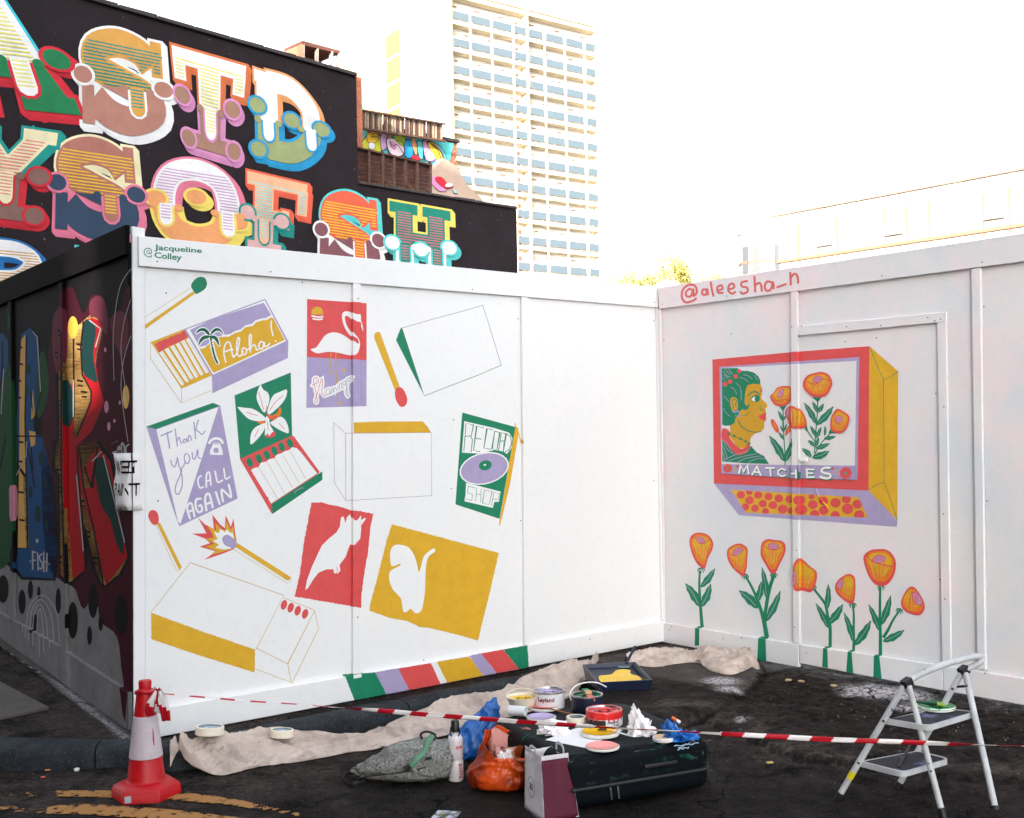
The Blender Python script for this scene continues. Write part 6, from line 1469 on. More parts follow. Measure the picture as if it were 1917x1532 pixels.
# ---- masking tape rolls
TAPEM = mat('cream masking tape', (.82, .76, .62), rough=.65, mott=.06, mscale=40); CORE = mat('grey blue cardboard core', (.22, .27, .33), rough=.7, mott=.4, mscale=60)
def tape_roll(c, r, h, label, tilt=(0, 0), ri=.62, core=CORE, group=None):
    e = empty('tape_roll', c, label, 'tape roll', group); Rm = Matrix.Rotation(tilt[0], 3, 'X') @ Matrix.Rotation(tilt[1], 3, 'Y')
    lathe('roll', [(r * ri + .002, 0), (r - .002, 0), (r, .002), (r, h - .002), (r - .002, h), (r * ri + .002, h)], c, TAPEM, e, rot=Rm, close=True, n=40)
    lathe('core', [(r * ri - .0015, .001), (r * ri + .0018, .001), (r * ri + .0018, h - .001), (r * ri - .0015, h - .001)], c, core, e, rot=Rm, close=True, n=40)
    return e
from mathutils.bvhtree import BVHTree
ds_bvh = BVHTree.FromPolygons([v_.co for v_ in ds.data.vertices], [tuple(p_.vertices) for p_ in ds.data.polygons])
for (x, y), r, lb in (((387, 1418), .066, 'masking tape roll lying on the bunched end of the long dust sheet'), ((524, 1396), .056, 'masking tape roll lying further along the long dust sheet, towards its middle')):
    p = ds_bvh.ray_cast(CAMP, ray(x, y).normalized())[0] or G(x, y, 0); z = max([v_.co.z for v_ in ds.data.vertices if (v_.co.x - p.x) ** 2 + (v_.co.y - p.y - r * .8) ** 2 < r * r] + [p.z]) - .006
    e = tape_roll(Vector((p.x, p.y + r * .8, z + .004)), r, .036, lb, (rad(-4), rad(3)), ri=.80)
    lathe('printed_disc', [(.001, .026), (r * .79, .026), (r * .79, .028), (.001, .028)], Vector((p.x, p.y + r * .8, z + .004)), mat('blue printed label', (.30, .40, .46), rough=.5, color2=(.6, .66, .68), c2scale=60, c2lo=.5, c2hi=.56), e, rot=Matrix.Rotation(rad(-4), 3, 'X'), n=32)

# ---- traffic cone
CONER = mat('red cone plastic', rgb(206, 12, 26, .72), rough=.42, spec=.4, mott=.16, mscale=9, bump=.0006, bscale=160, speck=(.45, .05, .05), speck_scale=120, speck_t=.76)
SLEEVE = mat('reflective sleeve', (.52, .46, .50), rough=.45, mott=.14, mscale=14, color2=(.62, .30, .34), c2scale=5, c2lo=.62, c2hi=.8, speck=(.5, .2, .25), speck_scale=60, speck_t=.75, bump=.001, bscale=60)
cc = Gz(274, 1489); cz = cc.z
cone = empty('traffic_cone', (cc.x, cc.y, cz), 'red traffic cone with a scuffed white sleeve and tape knotted round its top', 'traffic cone')
bm = bmesh.new()
def ngon_ring(n, r, z, rot, sx=1., sy=1.): return [bm.verts.new((cc.x + cos(rot + 2 * pi * i / n) * r * sx, cc.y + sin(rot + 2 * pi * i / n) * r * sy, z)) for i in range(n)]
rot6 = rad(8)
R0 = [ngon_ring(6, .150, cz, rot6), ngon_ring(6, .146, cz + .045, rot6), ngon_ring(6, .134, cz + .056, rot6), ngon_ring(6, .100, cz + .070, rot6)]
for a, b in zip(R0, R0[1:]):
    for i in range(6): bm.faces.new((a[i], a[(i + 1) % 6], b[(i + 1) % 6], b[i]))
bm.faces.new(R0[-1]); bm.faces.new(R0[0][::-1])
bmesh.ops.bevel(bm, geom=[e for e in bm.edges], offset=.005, segments=2, affect='EDGES')
from_bm('base', bm, CONER, cone, True).data.set_sharp_from_angle(angle=rad(40))
def rc(h): return .0805 + (.0345 - .0805) * (h - .06) / (.465 - .06)
lathe('body', [(rc(.062) + .012, .064), (rc(.062) + .004, .068), (rc(.072), .078), (rc(.30), .30), (rc(.43), .43), (rc(.44), .44), (rc(.455) - .002, .455), (.026, .459), (.028, .490), (.025, .497), (.018, .498)], (cc.x, cc.y, cz), CONER, cone, n=56)
lathe('sleeve', [(rc(.170) + .0005, .168), (rc(.170) + .003, .170), (rc(.345) + .003, .345), (rc(.345) + .0005, .347)], (cc.x, cc.y, cz), SLEEVE, cone, n=56, cap=False)
lathe('white_band', [(.0365, .446), (.038, .448), (.0365, .456), (.035, .457)], (cc.x, cc.y, cz), mat('scuffed white plastic', (.55, .45, .46), rough=.5, mott=.2, mscale=40), cone, n=40, cap=False)
def cone_pt(a, h, off=.004): r = rc(h) + off; return Vector((cc.x + cos(a) * r, cc.y + sin(a) * r, cz + h))
sa = rad(-42)
from_py('scuff', [cone_pt(sa + k * .07, h) for h, ks in ((.225, (0, 1)), (.25, (-.6, 1)), (.285, (-.3, .8)), (.30, (0, .3))) for k in ks], [(0, 1, 3, 2), (2, 3, 5, 4), (4, 5, 7, 6)], CONER, cone)
# grey sticker on the base side
c6 = lambda i: Vector((cc.x + cos(rot6 + 2 * pi * i / 6) * .1495, cc.y + sin(rot6 + 2 * pi * i / 6) * .1495, 0))
a_, b_ = c6(4), c6(5)
if True:
    nn = ((a_ + b_) / 2 - Vector((cc.x, cc.y, 0))).normalized() * .0008
    q = [a_.lerp(b_, t) + nn + Vector((0, 0, cz + h)) for t, h in ((.06, .008), (.24, .010), (.23, .038), (.05, .036))]
    from_py('sticker', q, [(0, 1, 2, 3)], mat('grey sticker', (.38, .42, .47), rough=.6, mott=.3, mscale=90), cone)

# ---- red and white barrier tape
RT = mat('red tape film', rgb(190, 22, 40, .85), rough=.35, mott=.1, mscale=20); WT = mat('white tape film', (.78, .74, .75), rough=.35, mott=.05, mscale=20)
top_c = Vector((cc.x, cc.y, cz + .452))
bt = empty('barrier_tape', top_c, 'red and white striped barrier tape running from the cone across to the right', 'barrier tape')
def tape_pt(t):
    # photo path, with a distance for each point
    K = [(300, 1298, 4.97), (420, 1309, 4.86), (560, 1319, 4.72), (700, 1330, 4.58), (850, 1342, 4.42), (1000, 1353, 4.30), (1150, 1363, 4.20), (1300, 1371, 4.12), (1500, 1382, 4.03), (1700, 1390, 3.95), (1917, 1397, 3.87), (2400, 1408, 3.72)]
    s_ = t * (len(K) - 1); i = min(int(s_), len(K) - 2); f = s_ - i
    P = [at_depth(*K[max(0, min(len(K) - 1, j))]) for j in (i - 1, i, i + 1, i + 2)]
    return cr(*P, f)
# strip with a slow twist
N = 900; pts = [tape_pt(i / (N - 1)) for i in range(N)]; cum = 0.; v, f, mi = [], [], []
for i in range(N):
    d = (pts[min(i + 1, N - 1)] - pts[max(i - 1, 0)]).normalized(); s_ = i / N
    if i: cum += (pts[i] - pts[i - 1]).length
    tw_ = rad(86) * (1 - sstep(.22, .30, s_)) + rad(58) * sstep(.48, .60, s_) * (1 - sstep(.62, .70, s_)) + rad(50) * sstep(.70, .78, s_) * (1 - sstep(.66, .8, s_)) + .25 * sin(s_ * 16) + rad(58) * sstep(.82, .9, s_)
    up = Vector((0, 0, 1)); sd_ = d.cross(up).normalized(); a = (up * cos(tw_) + sd_ * sin(tw_))
    wd = .0086 * (1 if s_ > .02 else .3 + s_ * 35)
    if .52 < s_ < .66: wd *= .62
    v += [pts[i] + a * wd * (1 - k * 2 / 3) + sd_ * .0015 * sin(k * 2.2 + s_ * 60) for k in range(4)]
    mi += [0 if int(((cum + k * .004)) / .076) % 2 == 0 else 1 for k in range(3)]
for i in range(N - 1):
    for k in range(3): f.append((i * 4 + k, (i + 1) * 4 + k, (i + 1) * 4 + k + 1, i * 4 + k + 1))
o = from_py('ribbon', v, f, [RT, WT], bt, True, mi[:len(f)])
md = o.modifiers.new('t', 'SOLIDIFY'); md.thickness = .0006
# knot and hanging ends on the cone
tube('knot', [cone_pt(rad(a), .452, .006) + Vector((0, 0, .004 * sin(a / 20))) for a in range(-150, 60, 30)], .008, RT, bt, n=8, flat=(.5, 1.2))
def tail(pp, wd, cols):
    v, f, mi = [], [], []; K = 14; P = []
    for i in range(K): 
        s_ = i / (K - 1) * (len(pp) - 1); j = min(int(s_), len(pp) - 2); P.append(cr(pp[max(j - 1, 0)], pp[j], pp[j + 1], pp[min(j + 2, len(pp) - 1)], s_ - j))
    for i in range(K):
        d = (P[min(i + 1, K - 1)] - P[max(i - 1, 0)]).normalized(); s2 = d.cross(Vector((0, -1, .1))).normalized()
        w_ = wd * (.35 + .75 * sstep(0, .45, i / K)); 
        for k in range(5): v.append(P[i] + s2 * w_ * (k / 4 - .5) + Vector((0, -.006 * sin(k * 2.6 + i * .5), 0)))
    for i in range(K - 1):
        for k in range(4): f.append((i * 5 + k, (i + 1) * 5 + k, (i + 1) * 5 + k + 1, i * 5 + k + 1)); mi.append(cols[min(len(cols) - 1, int((i + k * .5) / K * len(cols)))])
    o = from_py('tape_end', v, f, [RT, WT], bt, True, mi); md = o.modifiers.new('t', 'SOLIDIFY'); md.thickness = .0006
yt = cc.y - .045
tail([at_depth(292, 1293, yt), at_depth(284, 1312, yt - .01), at_depth(279, 1328, yt - .01), at_depth(282, 1340, yt)], .030, [1, 1, 0, 0])
tail([at_depth(297, 1289, yt), at_depth(303, 1302, yt - .02), at_depth(307, 1322, yt - .02), at_depth(311, 1350, yt - .01)], .036, [0, 1, 1, 1, 0, 0])
tail([at_depth(292, 1290, yt + .01), at_depth(298, 1300, yt), at_depth(297, 1318, yt), at_depth(293, 1334, yt)], .026, [0, 0, 0, 1])

# ---- suitcase
CASE = bpy.data.materials.new('scratched black shell'); CASE.use_nodes = True; t = CASE.node_tree; b = t.nodes['Principled BSDF']; L = t.links.new
geo = t.nodes.new('ShaderNodeTexCoord'); sv = t.nodes.new('ShaderNodeMapping'); sv.inputs['Scale'].default_value = (4, 26, 9); L(geo.outputs['Object'], sv.inputs[0])
n1 = t.nodes.new('ShaderNodeTexNoise'); n1.inputs['Scale'].default_value = 2.4; n1.inputs['Detail'].default_value = 6; n1.inputs['Roughness'].default_value = .7; L(sv.outputs[0], n1.inputs['Vector'])
r1 = t.nodes.new('ShaderNodeMapRange'); r1.inputs[1].default_value = .57; r1.inputs[2].default_value = .74; L(n1.outputs[0], r1.inputs[0])
n2 = t.nodes.new('ShaderNodeTexNoise'); n2.inputs['Scale'].default_value = 4.; L(geo.outputs['Object'], n2.inputs['Vector'])
r2_ = t.nodes.new('ShaderNodeMapRange'); r2_.inputs[1].default_value = .48; r2_.inputs[2].default_value = .62; L(n2.outputs[0], r2_.inputs[0])
m0 = t.nodes.new('ShaderNodeMix'); m0.data_type = 'RGBA'; m0.inputs[6].default_value = (.12, .16, .18, 1); m0.inputs[7].default_value = (.012, .16, .10, 1); L(r2_.outputs[0], m0.inputs[0])
m1 = t.nodes.new('ShaderNodeMix'); m1.data_type = 'RGBA'; m1.inputs[6].default_value = (.003, .005, .007, 1); L(m0.outputs[2], m1.inputs[7]); 
mu = t.nodes.new('ShaderNodeMath'); mu.operation = 'MULTIPLY'; sx = t.nodes.new('ShaderNodeSeparateXYZ'); L(geo.outputs['Object'], sx.inputs[0])
rz = t.nodes.new('ShaderNodeMapRange'); rz.inputs[1].default_value = .10; rz.inputs[2].default_value = .17; L(sx.outputs['Z'], rz.inputs[0])
L(r1.outputs[0], mu.inputs[0]); L(rz.outputs[0], mu.inputs[1]); L(mu.outputs[0], m1.inputs[0])
L(m1.outputs[2], b.inputs['Base Color']); b.inputs['Roughness'].default_value = .55; b.inputs['Specular IOR Level'].default_value = .07
fl_ = G(1070, 1530, ROAD); fr_ = G(1330, 1484, ROAD); fl_.z = fr_.z = 0
ux = (fr_ - fl_).normalized(); uy = Vector((-ux.y, ux.x, 0)); CL, CDP, CH = (fr_ - fl_).length + .055, .76, .235
corg = fl_ - ux * .03; corg.z = ROAD
case = empty('suitcase', corg + ux * CL / 2 + uy * CDP / 2, 'big black hard suitcase lying flat as a table for the paint tins', 'suitcase')
Mc = Matrix((ux, uy, Vector((0, 0, 1)))).transposed().to_4x4(); Mc.translation = corg
def cpt(x, y, z): return Mc @ Vector((x, y, z))
def shell(name, z0, z1, rtop, inset):
    bm = bmesh.new(); rings = []
    steps = [(0., z0), (0., z1 - rtop)] + [(rtop * (1 - cos(a)), z1 - rtop + rtop * sin(a)) for a in [pi / 2 * k / 6 for k in range(1, 7)]] if rtop > 0 else [(0, z1), (0, z0 - rtop)] + [(-rtop * (1 - cos(a)), z0 - rtop + rtop * sin(a)) for a in [pi / 2 * k / 6 for k in range(1, 7)]]
    for ins, z in steps:
        ins += inset; rr = .085 - min(ins, .05); ring = []
        for (cx_, cy_, a0) in ((CL - ins - rr, CDP - ins - rr, 0), (ins + rr, CDP - ins - rr, 90), (ins + rr, ins + rr, 180), (CL - ins - rr, ins + rr, 270)):
            for k in range(9):
                a = rad(a0 + k * 90 / 8); x, y = cx_ + rr * cos(a), cy_ + rr * sin(a)
                ring.append(bm.verts.new((x, y, z)))
        rings.append(ring)
    n = len(rings[0])
    for a, b_ in zip(rings, rings[1:]):
        for i in range(n): bm.faces.new((a[i], a[(i + 1) % n], b_[(i + 1) % n], b_[i]))
    bm.faces.new(rings[0]); bm.faces.new(rings[-1])
    bmesh.ops.recalc_face_normals(bm, faces=bm.faces)
    me = bpy.data.meshes.new(name); bm.to_mesh(me); bm.free(); me.materials.append(CASE)
    for p in me.polygons: p.use_smooth = True
    me.set_sharp_from_angle(angle=rad(50))
    o = bpy.data.objects.new(name, me); COL.objects.link(o); o.parent = case; o.matrix_parent_inverse = case.matrix_world.inverted(); o.matrix_world = Mc; return o
shell('lower_shell', .018, .098, -.045, 0); shell('upper_shell', .108, CH, .045, 0)
RUB = mat('black rubber', (.012, .012, .013), rough=.55); ZIP = mat('zip metal', (.55, .55, .55), rough=.3, metal=1.)
zp = []
for (cx_, cy_, a0) in ((CL - .085, CDP - .085, 0), (.085, CDP - .085, 90), (.085, .085, 180), (CL - .085, .085, 270)):
    for k in range(5): a = rad(a0 + k * 22.5); zp.append(cpt(cx_ + .087 * cos(a), cy_ + .087 * sin(a), .103))
tube('zip', zp, .008, RUB, case, n=6, sub=3, closed=True)
for x in (.24, .275): 
    o = box('zip_pull', cpt(x - .03, -.006, .068), (.006, .003, .05), ZIP, case, rot=Mc.to_3x3() @ Matrix.Rotation(rad(-6), 3, 'Y'), bev=.001)
for (x, y) in ((CL + .008, .085), (CL + .008, CDP - .085)):
    for z in (.045, .175):
        box('wheel_bracket', cpt(x - .008, y, z), (.03, .05, .05), RUB, case, rot=Mc.to_3x3(), bev=.012, smooth=True)
        lathe('wheel', [(.008, -.012), (.024, -.012), (.027, -.008), (.027, .008), (.024, .012), (.008, .012)], cpt(x + .022, y - .008, z - .004), RUB, case, rot=Mc.to_3x3() @ Matrix.Rotation(pi / 2, 3, 'X'), n=24)
ZT = ROAD + CH
box('carry_handle', cpt(CL * .62, -.008, .155), (.16, .014, .018), RUB, case, rot=Mc.to_3x3(), bev=.006, smooth=True)
for k, (a, b2) in enumerate([((1262, 1398), (1308, 1392)), ((1270, 1402), (1300, 1387)), ((1268, 1404), (1290, 1400))]):      # dried paint smears on the lid
    P0, P1 = G(*a, ZT), G(*b2, ZT)
    v = []; f = []
    for i in range(13):
        t_ = i / 12; q = P0.lerp(P1, t_); wv = Vector((.0, .009 * sin(i * 1.3 + k * 2), 0)); hw_ = .005 + .004 * abs(sin(i * 1.9 + k))
        v += [Vector((q.x, q.y + hw_, ZT + .0016)) + wv, Vector((q.x, q.y - hw_, ZT + .0014)) + wv]
    for i in range(12): f.append((2 * i, 2 * i + 1, 2 * i + 3, 2 * i + 2))
    from_py('paint_smear', v, f, mat('dried pale blue paint', (.30, .42, .48), rough=.6, mott=.4, mscale=80), case)
# ---- things on the suitcase: pixel of the lowest visible point of each base
def on_case(x, y): return G(x, y, ZT)
TIN = mat('white painted tin', (.66, .68, .70), rough=.35, mott=.08, mscale=20); TINM = mat('tin metal', (.5, .5, .52), rough=.3, metal=1., mott=.2, mscale=30); NAV = mat('dark navy tin', (.010, .014, .035), rough=.35, spec=.5)
def liquid(name, r, z, c, m, par):
    v = [(c[0], c[1], c[2] + z)]; n = 36
    for k, rr in enumerate((.35, .7, 1.)):
        for i in range(n):
            a = 2 * pi * i / n; v.append((c[0] + cos(a) * r * rr, c[1] + sin(a) * r * rr, c[2] + z + .0015 * sin(a * 3 + k * 2) * (k < 2)))
    f = [(0, 1 + i, 1 + (i + 1) % n) for i in range(n)]
    for k in range(2):
        for i in range(n): f.append((1 + k * n + i, 1 + k * n + (i + 1) % n, 1 + (k + 1) * n + (i + 1) % n, 1 + (k + 1) * n + i))
    return from_py(name, v, f, m, par, True)
WETG = mat('wet green paint', rgb(16, 120, 80, .9), rough=.12, spec=.6); WETR = mat('wet red paint', rgb(226, 46, 48, .9), rough=.15, spec=.5); WETL = mat('wet lavender paint', rgb(186, 174, 214, .9), rough=.15); WETY = mat('wet yellow paint', rgb(240, 196, 30, .9), rough=.15, spec=.5, mott=.1, mscale=30)
WETC = mat('wet coral paint', rgb(240, 92, 84, .9), rough=.15); WETP = mat('wet pink paint', rgb(246, 150, 146, .9), rough=.15)
def tin(cpx, r, h, bodym, paintm, label, lip=TINM, level=.7, parts=True, under=0.):
    p = on_case(*cpx); c = Vector((p.x, p.y + r * .92, ZT + .001 + under)); e = empty('paint_tin', c, label, 'paint tin')
    lathe('can', [(r - .003, .0), (r, .003), (r, h - .008), (r + .002, h - .006), (r + .002, h), (r - .006, h), (r - .008, h - .006), (r - .0025, h - .008), (r - .0025, .002), (.001, .002)], c, [bodym, lip], e, n=48, cap=False, mi=[0, 0, 1, 1, 1, 1, 1, 0, 0])
    liquid('paint', r - .003, h * level, c, paintm, e)
    return e, c
e, c = tin((1029, 1331), .074, .082, TIN, WETL, 'white paint tin full of lavender paint, behind the coral lid', level=.86)
def tin_text(e, c, r, body, a0, a1, z0, z1, m, bold=.03):
    F_, x0, x1, y0, y1 = text_mesh(body, 1., bold); v, f = [], []
    for fc in F_:
        vv = [Vector(((x - x0) / (x1 - x0), (y - y0) / (y1 - y0), 0)) for x, y in fc]
        for t_ in (tessellate_polygon([vv]) if len(vv) > 3 else [(0, 1, 2)]):
            b_ = len(v)
            for i in t_:
                a = a0 + (a1 - a0) * vv[i].x; v.append(c + Vector((cos(a) * (r + .0008), sin(a) * (r + .0008), z0 + (z1 - z0) * vv[i].y)))
            f.append((b_, b_ + 1, b_ + 2))
    from_py('printed_lettering', v, f, m, e)
MARO = mat('maroon print', rgb(130, 12, 50, .8), rough=.5)
tin_text(e, c, .074, 'Leyland', rad(-135), rad(-72), .034, .060, MARO)
e, c = tin((1101, 1336), .074, .074, NAV, WETG, 'dark navy tin of green paint with a white wire handle', level=.86)
hd_pts = [c + Vector((-.074, .0, .045)), c + Vector((-.079, .01, .075)), c + Vector((-.052, .03, .105)), c + Vector((.0, .045, .118)), c + Vector((.055, .04, .116)), c + Vector((.095, .02, .100))]
tube('handle', hd_pts, .0035, mat('white handle wire', (.75, .75, .76), rough=.35), e, n=8)
bp0 = c
sb = empty('sponge_brush', c + Vector((0, 0, .08)), 'small paint brush in green, tan and pink lying across the green tin', 'paint brush')
d1 = Vector((.20, -.9, .02)).normalized(); s1_ = Vector((.98, .2, 0)).normalized(); base_ = c + Vector((-.008, .052, .082))
Rb_ = Matrix((s1_, d1, s1_.cross(d1))).transposed()
for nm, a, b_, m in (('handle_end', 0, .035, mat('green foam', rgb(70, 160, 120, .8), rough=.8)), ('handle', .0355, .075, mat('tan wood', rgb(214, 180, 130, .8), rough=.7)), ('bristles', .0755, .125, mat('coral stained foam', rgb(240, 130, 110, .85), rough=.8))):
    box(nm, base_ + d1 * ((a + b_) / 2) + Vector((0, 0, -.02 * (a > .07))), (.030, b_ - a, .014 + .008 * (a > .07)), m, sb, rot=Rb_, bev=.003)
e, c = tin((1134, 1365), .080, .068, TIN, WETR, 'tin of bright red paint with drips over its printed label', level=.90)
lathe('drips', [(.0805, .038), (.0820, .044), (.0825, .066), (.0810, .070), (.0730, .0695)], c, WETR, e, n=48, cap=False)
for k in range(9):
    a = rad(-165 + k * 17); dl = random.uniform(.004, .016); tube('drip', [c + Vector((cos(a) * .0815, sin(a) * .0815, .042)), c + Vector((cos(a) * .0818, sin(a) * .0818, .040 - dl))], [.004, .0025], WETR, e, n=6, sub=2)
lathe('dark_label', [(.0806, .012), (.0806, .036)], c, mat('black label', (.02, .02, .025), rough=.4), e, n=48, cap=False)
o = lathe('white_label', [(.0812, .004), (.0812, .036)], c, TIN, e, n=48, cap=False)
bm = bmesh.new(); bm.from_mesh(o.data); bmesh.ops.delete(bm, geom=[f for f in bm.faces if math.atan2(f.calc_center_median().y - c.y, f.calc_center_median().x - c.x) < rad(-88) or math.atan2(f.calc_center_median().y - c.y, f.calc_center_median().x - c.x) > rad(20)], context='FACES'); bm.to_mesh(o.data); bm.free()
tin_text(e, c, .0815, 'weather', rad(-86), rad(-44), .022, .033, BLK, .02); tin_text(e, c, .0815, 'Trade', rad(-66), rad(-42), .010, .020, MARO, .02)
# yellow tub
p = on_case(978, 1331); c = Vector((p.x, p.y + .05, ZT + .001)); tub = empty('paint_tub', c, 'translucent plastic tub of yellow paint at the left end of the suitcase', 'tub')
TUBM = mat('cloudy plastic', (.72, .68, .55), rough=.3, spec=.5)
lathe('tub', [(.055, 0), (.073, .052), (.077, .054), (.077, .057), (.071, .056), (.053, .003), (.001, .003)], c, TUBM, tub, n=44, cap=False)
liquid('paint', .068, .046, c, WETY, tub)
tube('handle', [c + Vector((cos(a) * .078, -.0 + sin(a) * .012 + .03 * (sin((a) / 1.)), .05 + .035 * sin(a))) for a in [pi * k / 8 for k in range(9)]], .002, TUBM, tub, n=6, sub=2)
# lids
def lid(cpx, r, paintm, label, h=.012, rim=mat('white lid plastic', (.74, .73, .70), rough=.35, mott=.08, mscale=60), cov=.93, z=0., tilt=0.):
    p = on_case(*cpx); c = Vector((p.x, p.y + r * .9, ZT + .0015 + z)); e = empty('paint_lid', c, label, 'paint lid')
    Rt = Matrix.Rotation(tilt, 3, 'X')
    lathe('rim', [(r - .006, 0), (r - .001, .001), (r, .004), (r, h - .002), (r - .003, h), (r - .007, h - .003), (r - .009, .004), (.001, .004)], c, rim, e, n=48, cap=False, rot=Rt)
    n = 48; v = [(c.x, c.y, c.z + h - .005)]
    for i in range(n):
        a = 2 * pi * i / n; rr = r * cov * (1 + .05 * noise.noise(Vector((cos(a) * 3, sin(a) * 3, cpx[0])))); v.append((c.x + cos(a) * rr, c.y + sin(a) * rr, c.z + h + .0012))
    for i in range(n):
        a = 2 * pi * i / n; rr = r * .80; v.append((c.x + cos(a) * rr, c.y + sin(a) * rr, c.z + h - .004 + .0015 * noise.noise(Vector((a * 3, 1, cpx[0])))))
    f = [(0, 1 + n + i, 1 + n + (i + 1) % n) for i in range(n)] + [(1 + n + i, 1 + i, 1 + (i + 1) % n, 1 + n + (i + 1) % n) for i in range(n)]
    from_py('wet_paint', v, f, paintm, e, True); return e, c
lid((1019, 1335), .078, WETC, 'coral covered paint lid leaning in front of the white lavender tin', z=.008, tilt=rad(4))
lid((1014, 1353), .068, WETL, 'clear lavender stained lid beside the crumpled tissue, left part of the suitcase')
paper = on_case(1066, 1385)
slab('paper_sheet', [on_case(1021, 1386) + Vector((0, 0, .002)), on_case(1096, 1401) + Vector((0, 0, .002)), on_case(1166, 1368) + Vector((0, 0, .003)), on_case(1098, 1357) + Vector((0, 0, .003))], Vector((0, 0, -.0012)), pm)['label'] = 'flat white sheet of paper under the yellow lid on the suitcase'
bpy.data.objects['paper_sheet']['category'] = 'paper'
e, c = lid((1126, 1386), .083, WETY, 'bright yellow paint lid on the white paper with a brush resting in it', h=.016, z=.003)
br = empty('paint_brush', c + Vector((.03, -.01, .02)), 'thin brush with a clear handle lying in the yellow lid', 'paint brush')
tube('handle', [c + Vector((.055, -.012, .020)), c + Vector((.09, -.035, .012)), c + Vector((.135, -.062, .005))], [.004, .004, .0025], mat('clear acrylic', (.55, .6, .62), rough=.15), br, n=8)
tube('ferrule', [c + Vector((.030, -.002, .022)), c + Vector((.055, -.012, .020))], [.006, .0045], WETY, br, n=8, sub=2)
tube('bristles', [c + Vector((-.01, .012, .016)), c + Vector((.010, .006, .022)), c + Vector((.030, -.002, .022))], [.002, .007, .006], mat('dark bristles', (.05, .04, .02), rough=.8), br, n=8)
lid((1130, 1409), .071, WETP, 'pink paint lid at the front edge of the suitcase', h=.010)
lid((1244, 1392), .045, mat('cream lid inside', rgb(238, 205, 170, .85), rough=.4), 'small cream jar lid lying near the right end of the suitcase', h=.016, cov=.8)
tape_roll(on_case(1080, 1358) + Vector((0, .042, .001)), .046, .028, 'cream masking tape roll standing flat between the tins on the suitcase', ri=.7)
# white roller sleeve
p = on_case(966, 1344); ax = Vector((.9, -.34, 0)).normalized()
rs_ = empty('roller_sleeve', p + Vector((0, .02, .022)), 'small white roller sleeve lying on its side by the yellow tub', 'roller sleeve')
Rr = ax.to_track_quat('Z', 'Y').to_matrix()
lathe('sleeve', [(.019, -.04), (.023, -.04), (.023, .04), (.019, .04)], p + Vector((.008, .022, .026)), mat('white foam sleeve', (.66, .68, .72), rough=.8, mott=.05, mscale=50), rs_, rot=Rr, close=True, n=36)
stick = empty('mixing_stick', on_case(1040, 1339), 'thin wooden stirring stick lying between the coral lid and the masking tape', 'stick')
tube('stick', [on_case(1022, 1334) + Vector((0, 0, .022)), on_case(1072, 1340) + Vector((0, 0, .006))], .003, mat('stained wood', rgb(190, 120, 70, .7), rough=.7), stick, n=6, sub=2)
# crumpled tissues, rags
def crumple(name, cpx, rx, ry, rz, m, label, cat, seed, pts=None, base=None, sharp=.5, sub=4, tall=None):
    base = base if base is not None else on_case(*cpx)
    bm = bmesh.new(); bmesh.ops.create_icosphere(bm, subdivisions=sub, radius=1)
    for v in bm.verts:
        d = v.co.normalized(); n_ = ridge(d.x * 1.2, d.y * 1.2 + d.z, 1.6, seed) * .5 + ridge(d.x - d.z, d.y * 2, 3.2, seed + 3) * .25
        cell = noise.voronoi(d * 2.3 + Vector((seed, 0, 0)))[0][0]
        k = .72 + sharp * (n_ - .3) - cell * .35 * sharp
        v.co = Vector((d.x * rx * k, d.y * ry * k, max(-.0, d.z * .9 + .25) * rz * k * (1.2 if d.z > 0 else 1)))
        if tall: v.co.z *= tall(d)
    zmin = min(v.co.z for v in bm.verts)
    for v in bm.verts: v.co += Vector((base.x, base.y + ry * .6, base.z - zmin + .001))
    o = from_bm(name, bm, m, None, False); prop(o, label, cat); return o
TISS = mat('white tissue', (.80, .78, .80), rough=.85, spec=.1)
crumple('tissue', (1036, 1378), .095, .055, .055, TISS, 'crumpled white tissue between the lavender lid and the paper sheet', 'tissue', 2.2, sharp=.7)
crumple('tissue', (1203, 1380), .074, .045, .095, TISS, 'peaked crumpled white tissue with a pink stain, right of the red tin', 'tissue', 6.1, sharp=.9, tall=lambda d: .6 + .9 * max(0, -d.x * .8 + .3))
BLG = mat('blue plastic film', rgb(24, 110, 200, .75), rough=.3, spec=.5, mott=.25, mscale=18)
crumple('plastic_glove', (1276, 1390), .095, .06, .08, BLG, 'crumpled blue plastic gloves at the right end of the suitcase', 'gloves', 9.7, sharp=.9, tall=lambda d: .5 + 1.0 * max(0, -d.x))
pv = on_case(1262, 1390) + Vector((0, .045, .03)); pen = empty('marker_pen', pv + Vector((0, 0, .04)), 'tiny orange and white marker pen stuck in the blue gloves', 'pen')
tube('barrel', [pv + Vector((.0, .0, .062)), pv + Vector((.018, -.012, .052))], .007, mat('orange pen plastic', rgb(240, 120, 60, .85), rough=.3), pen, n=10, sub=2)
tube('cap', [pv + Vector((.0185, -.0125, .0517)), pv + Vector((.03, -.02, .046))], .0072, TISS, pen, n=10, sub=2)

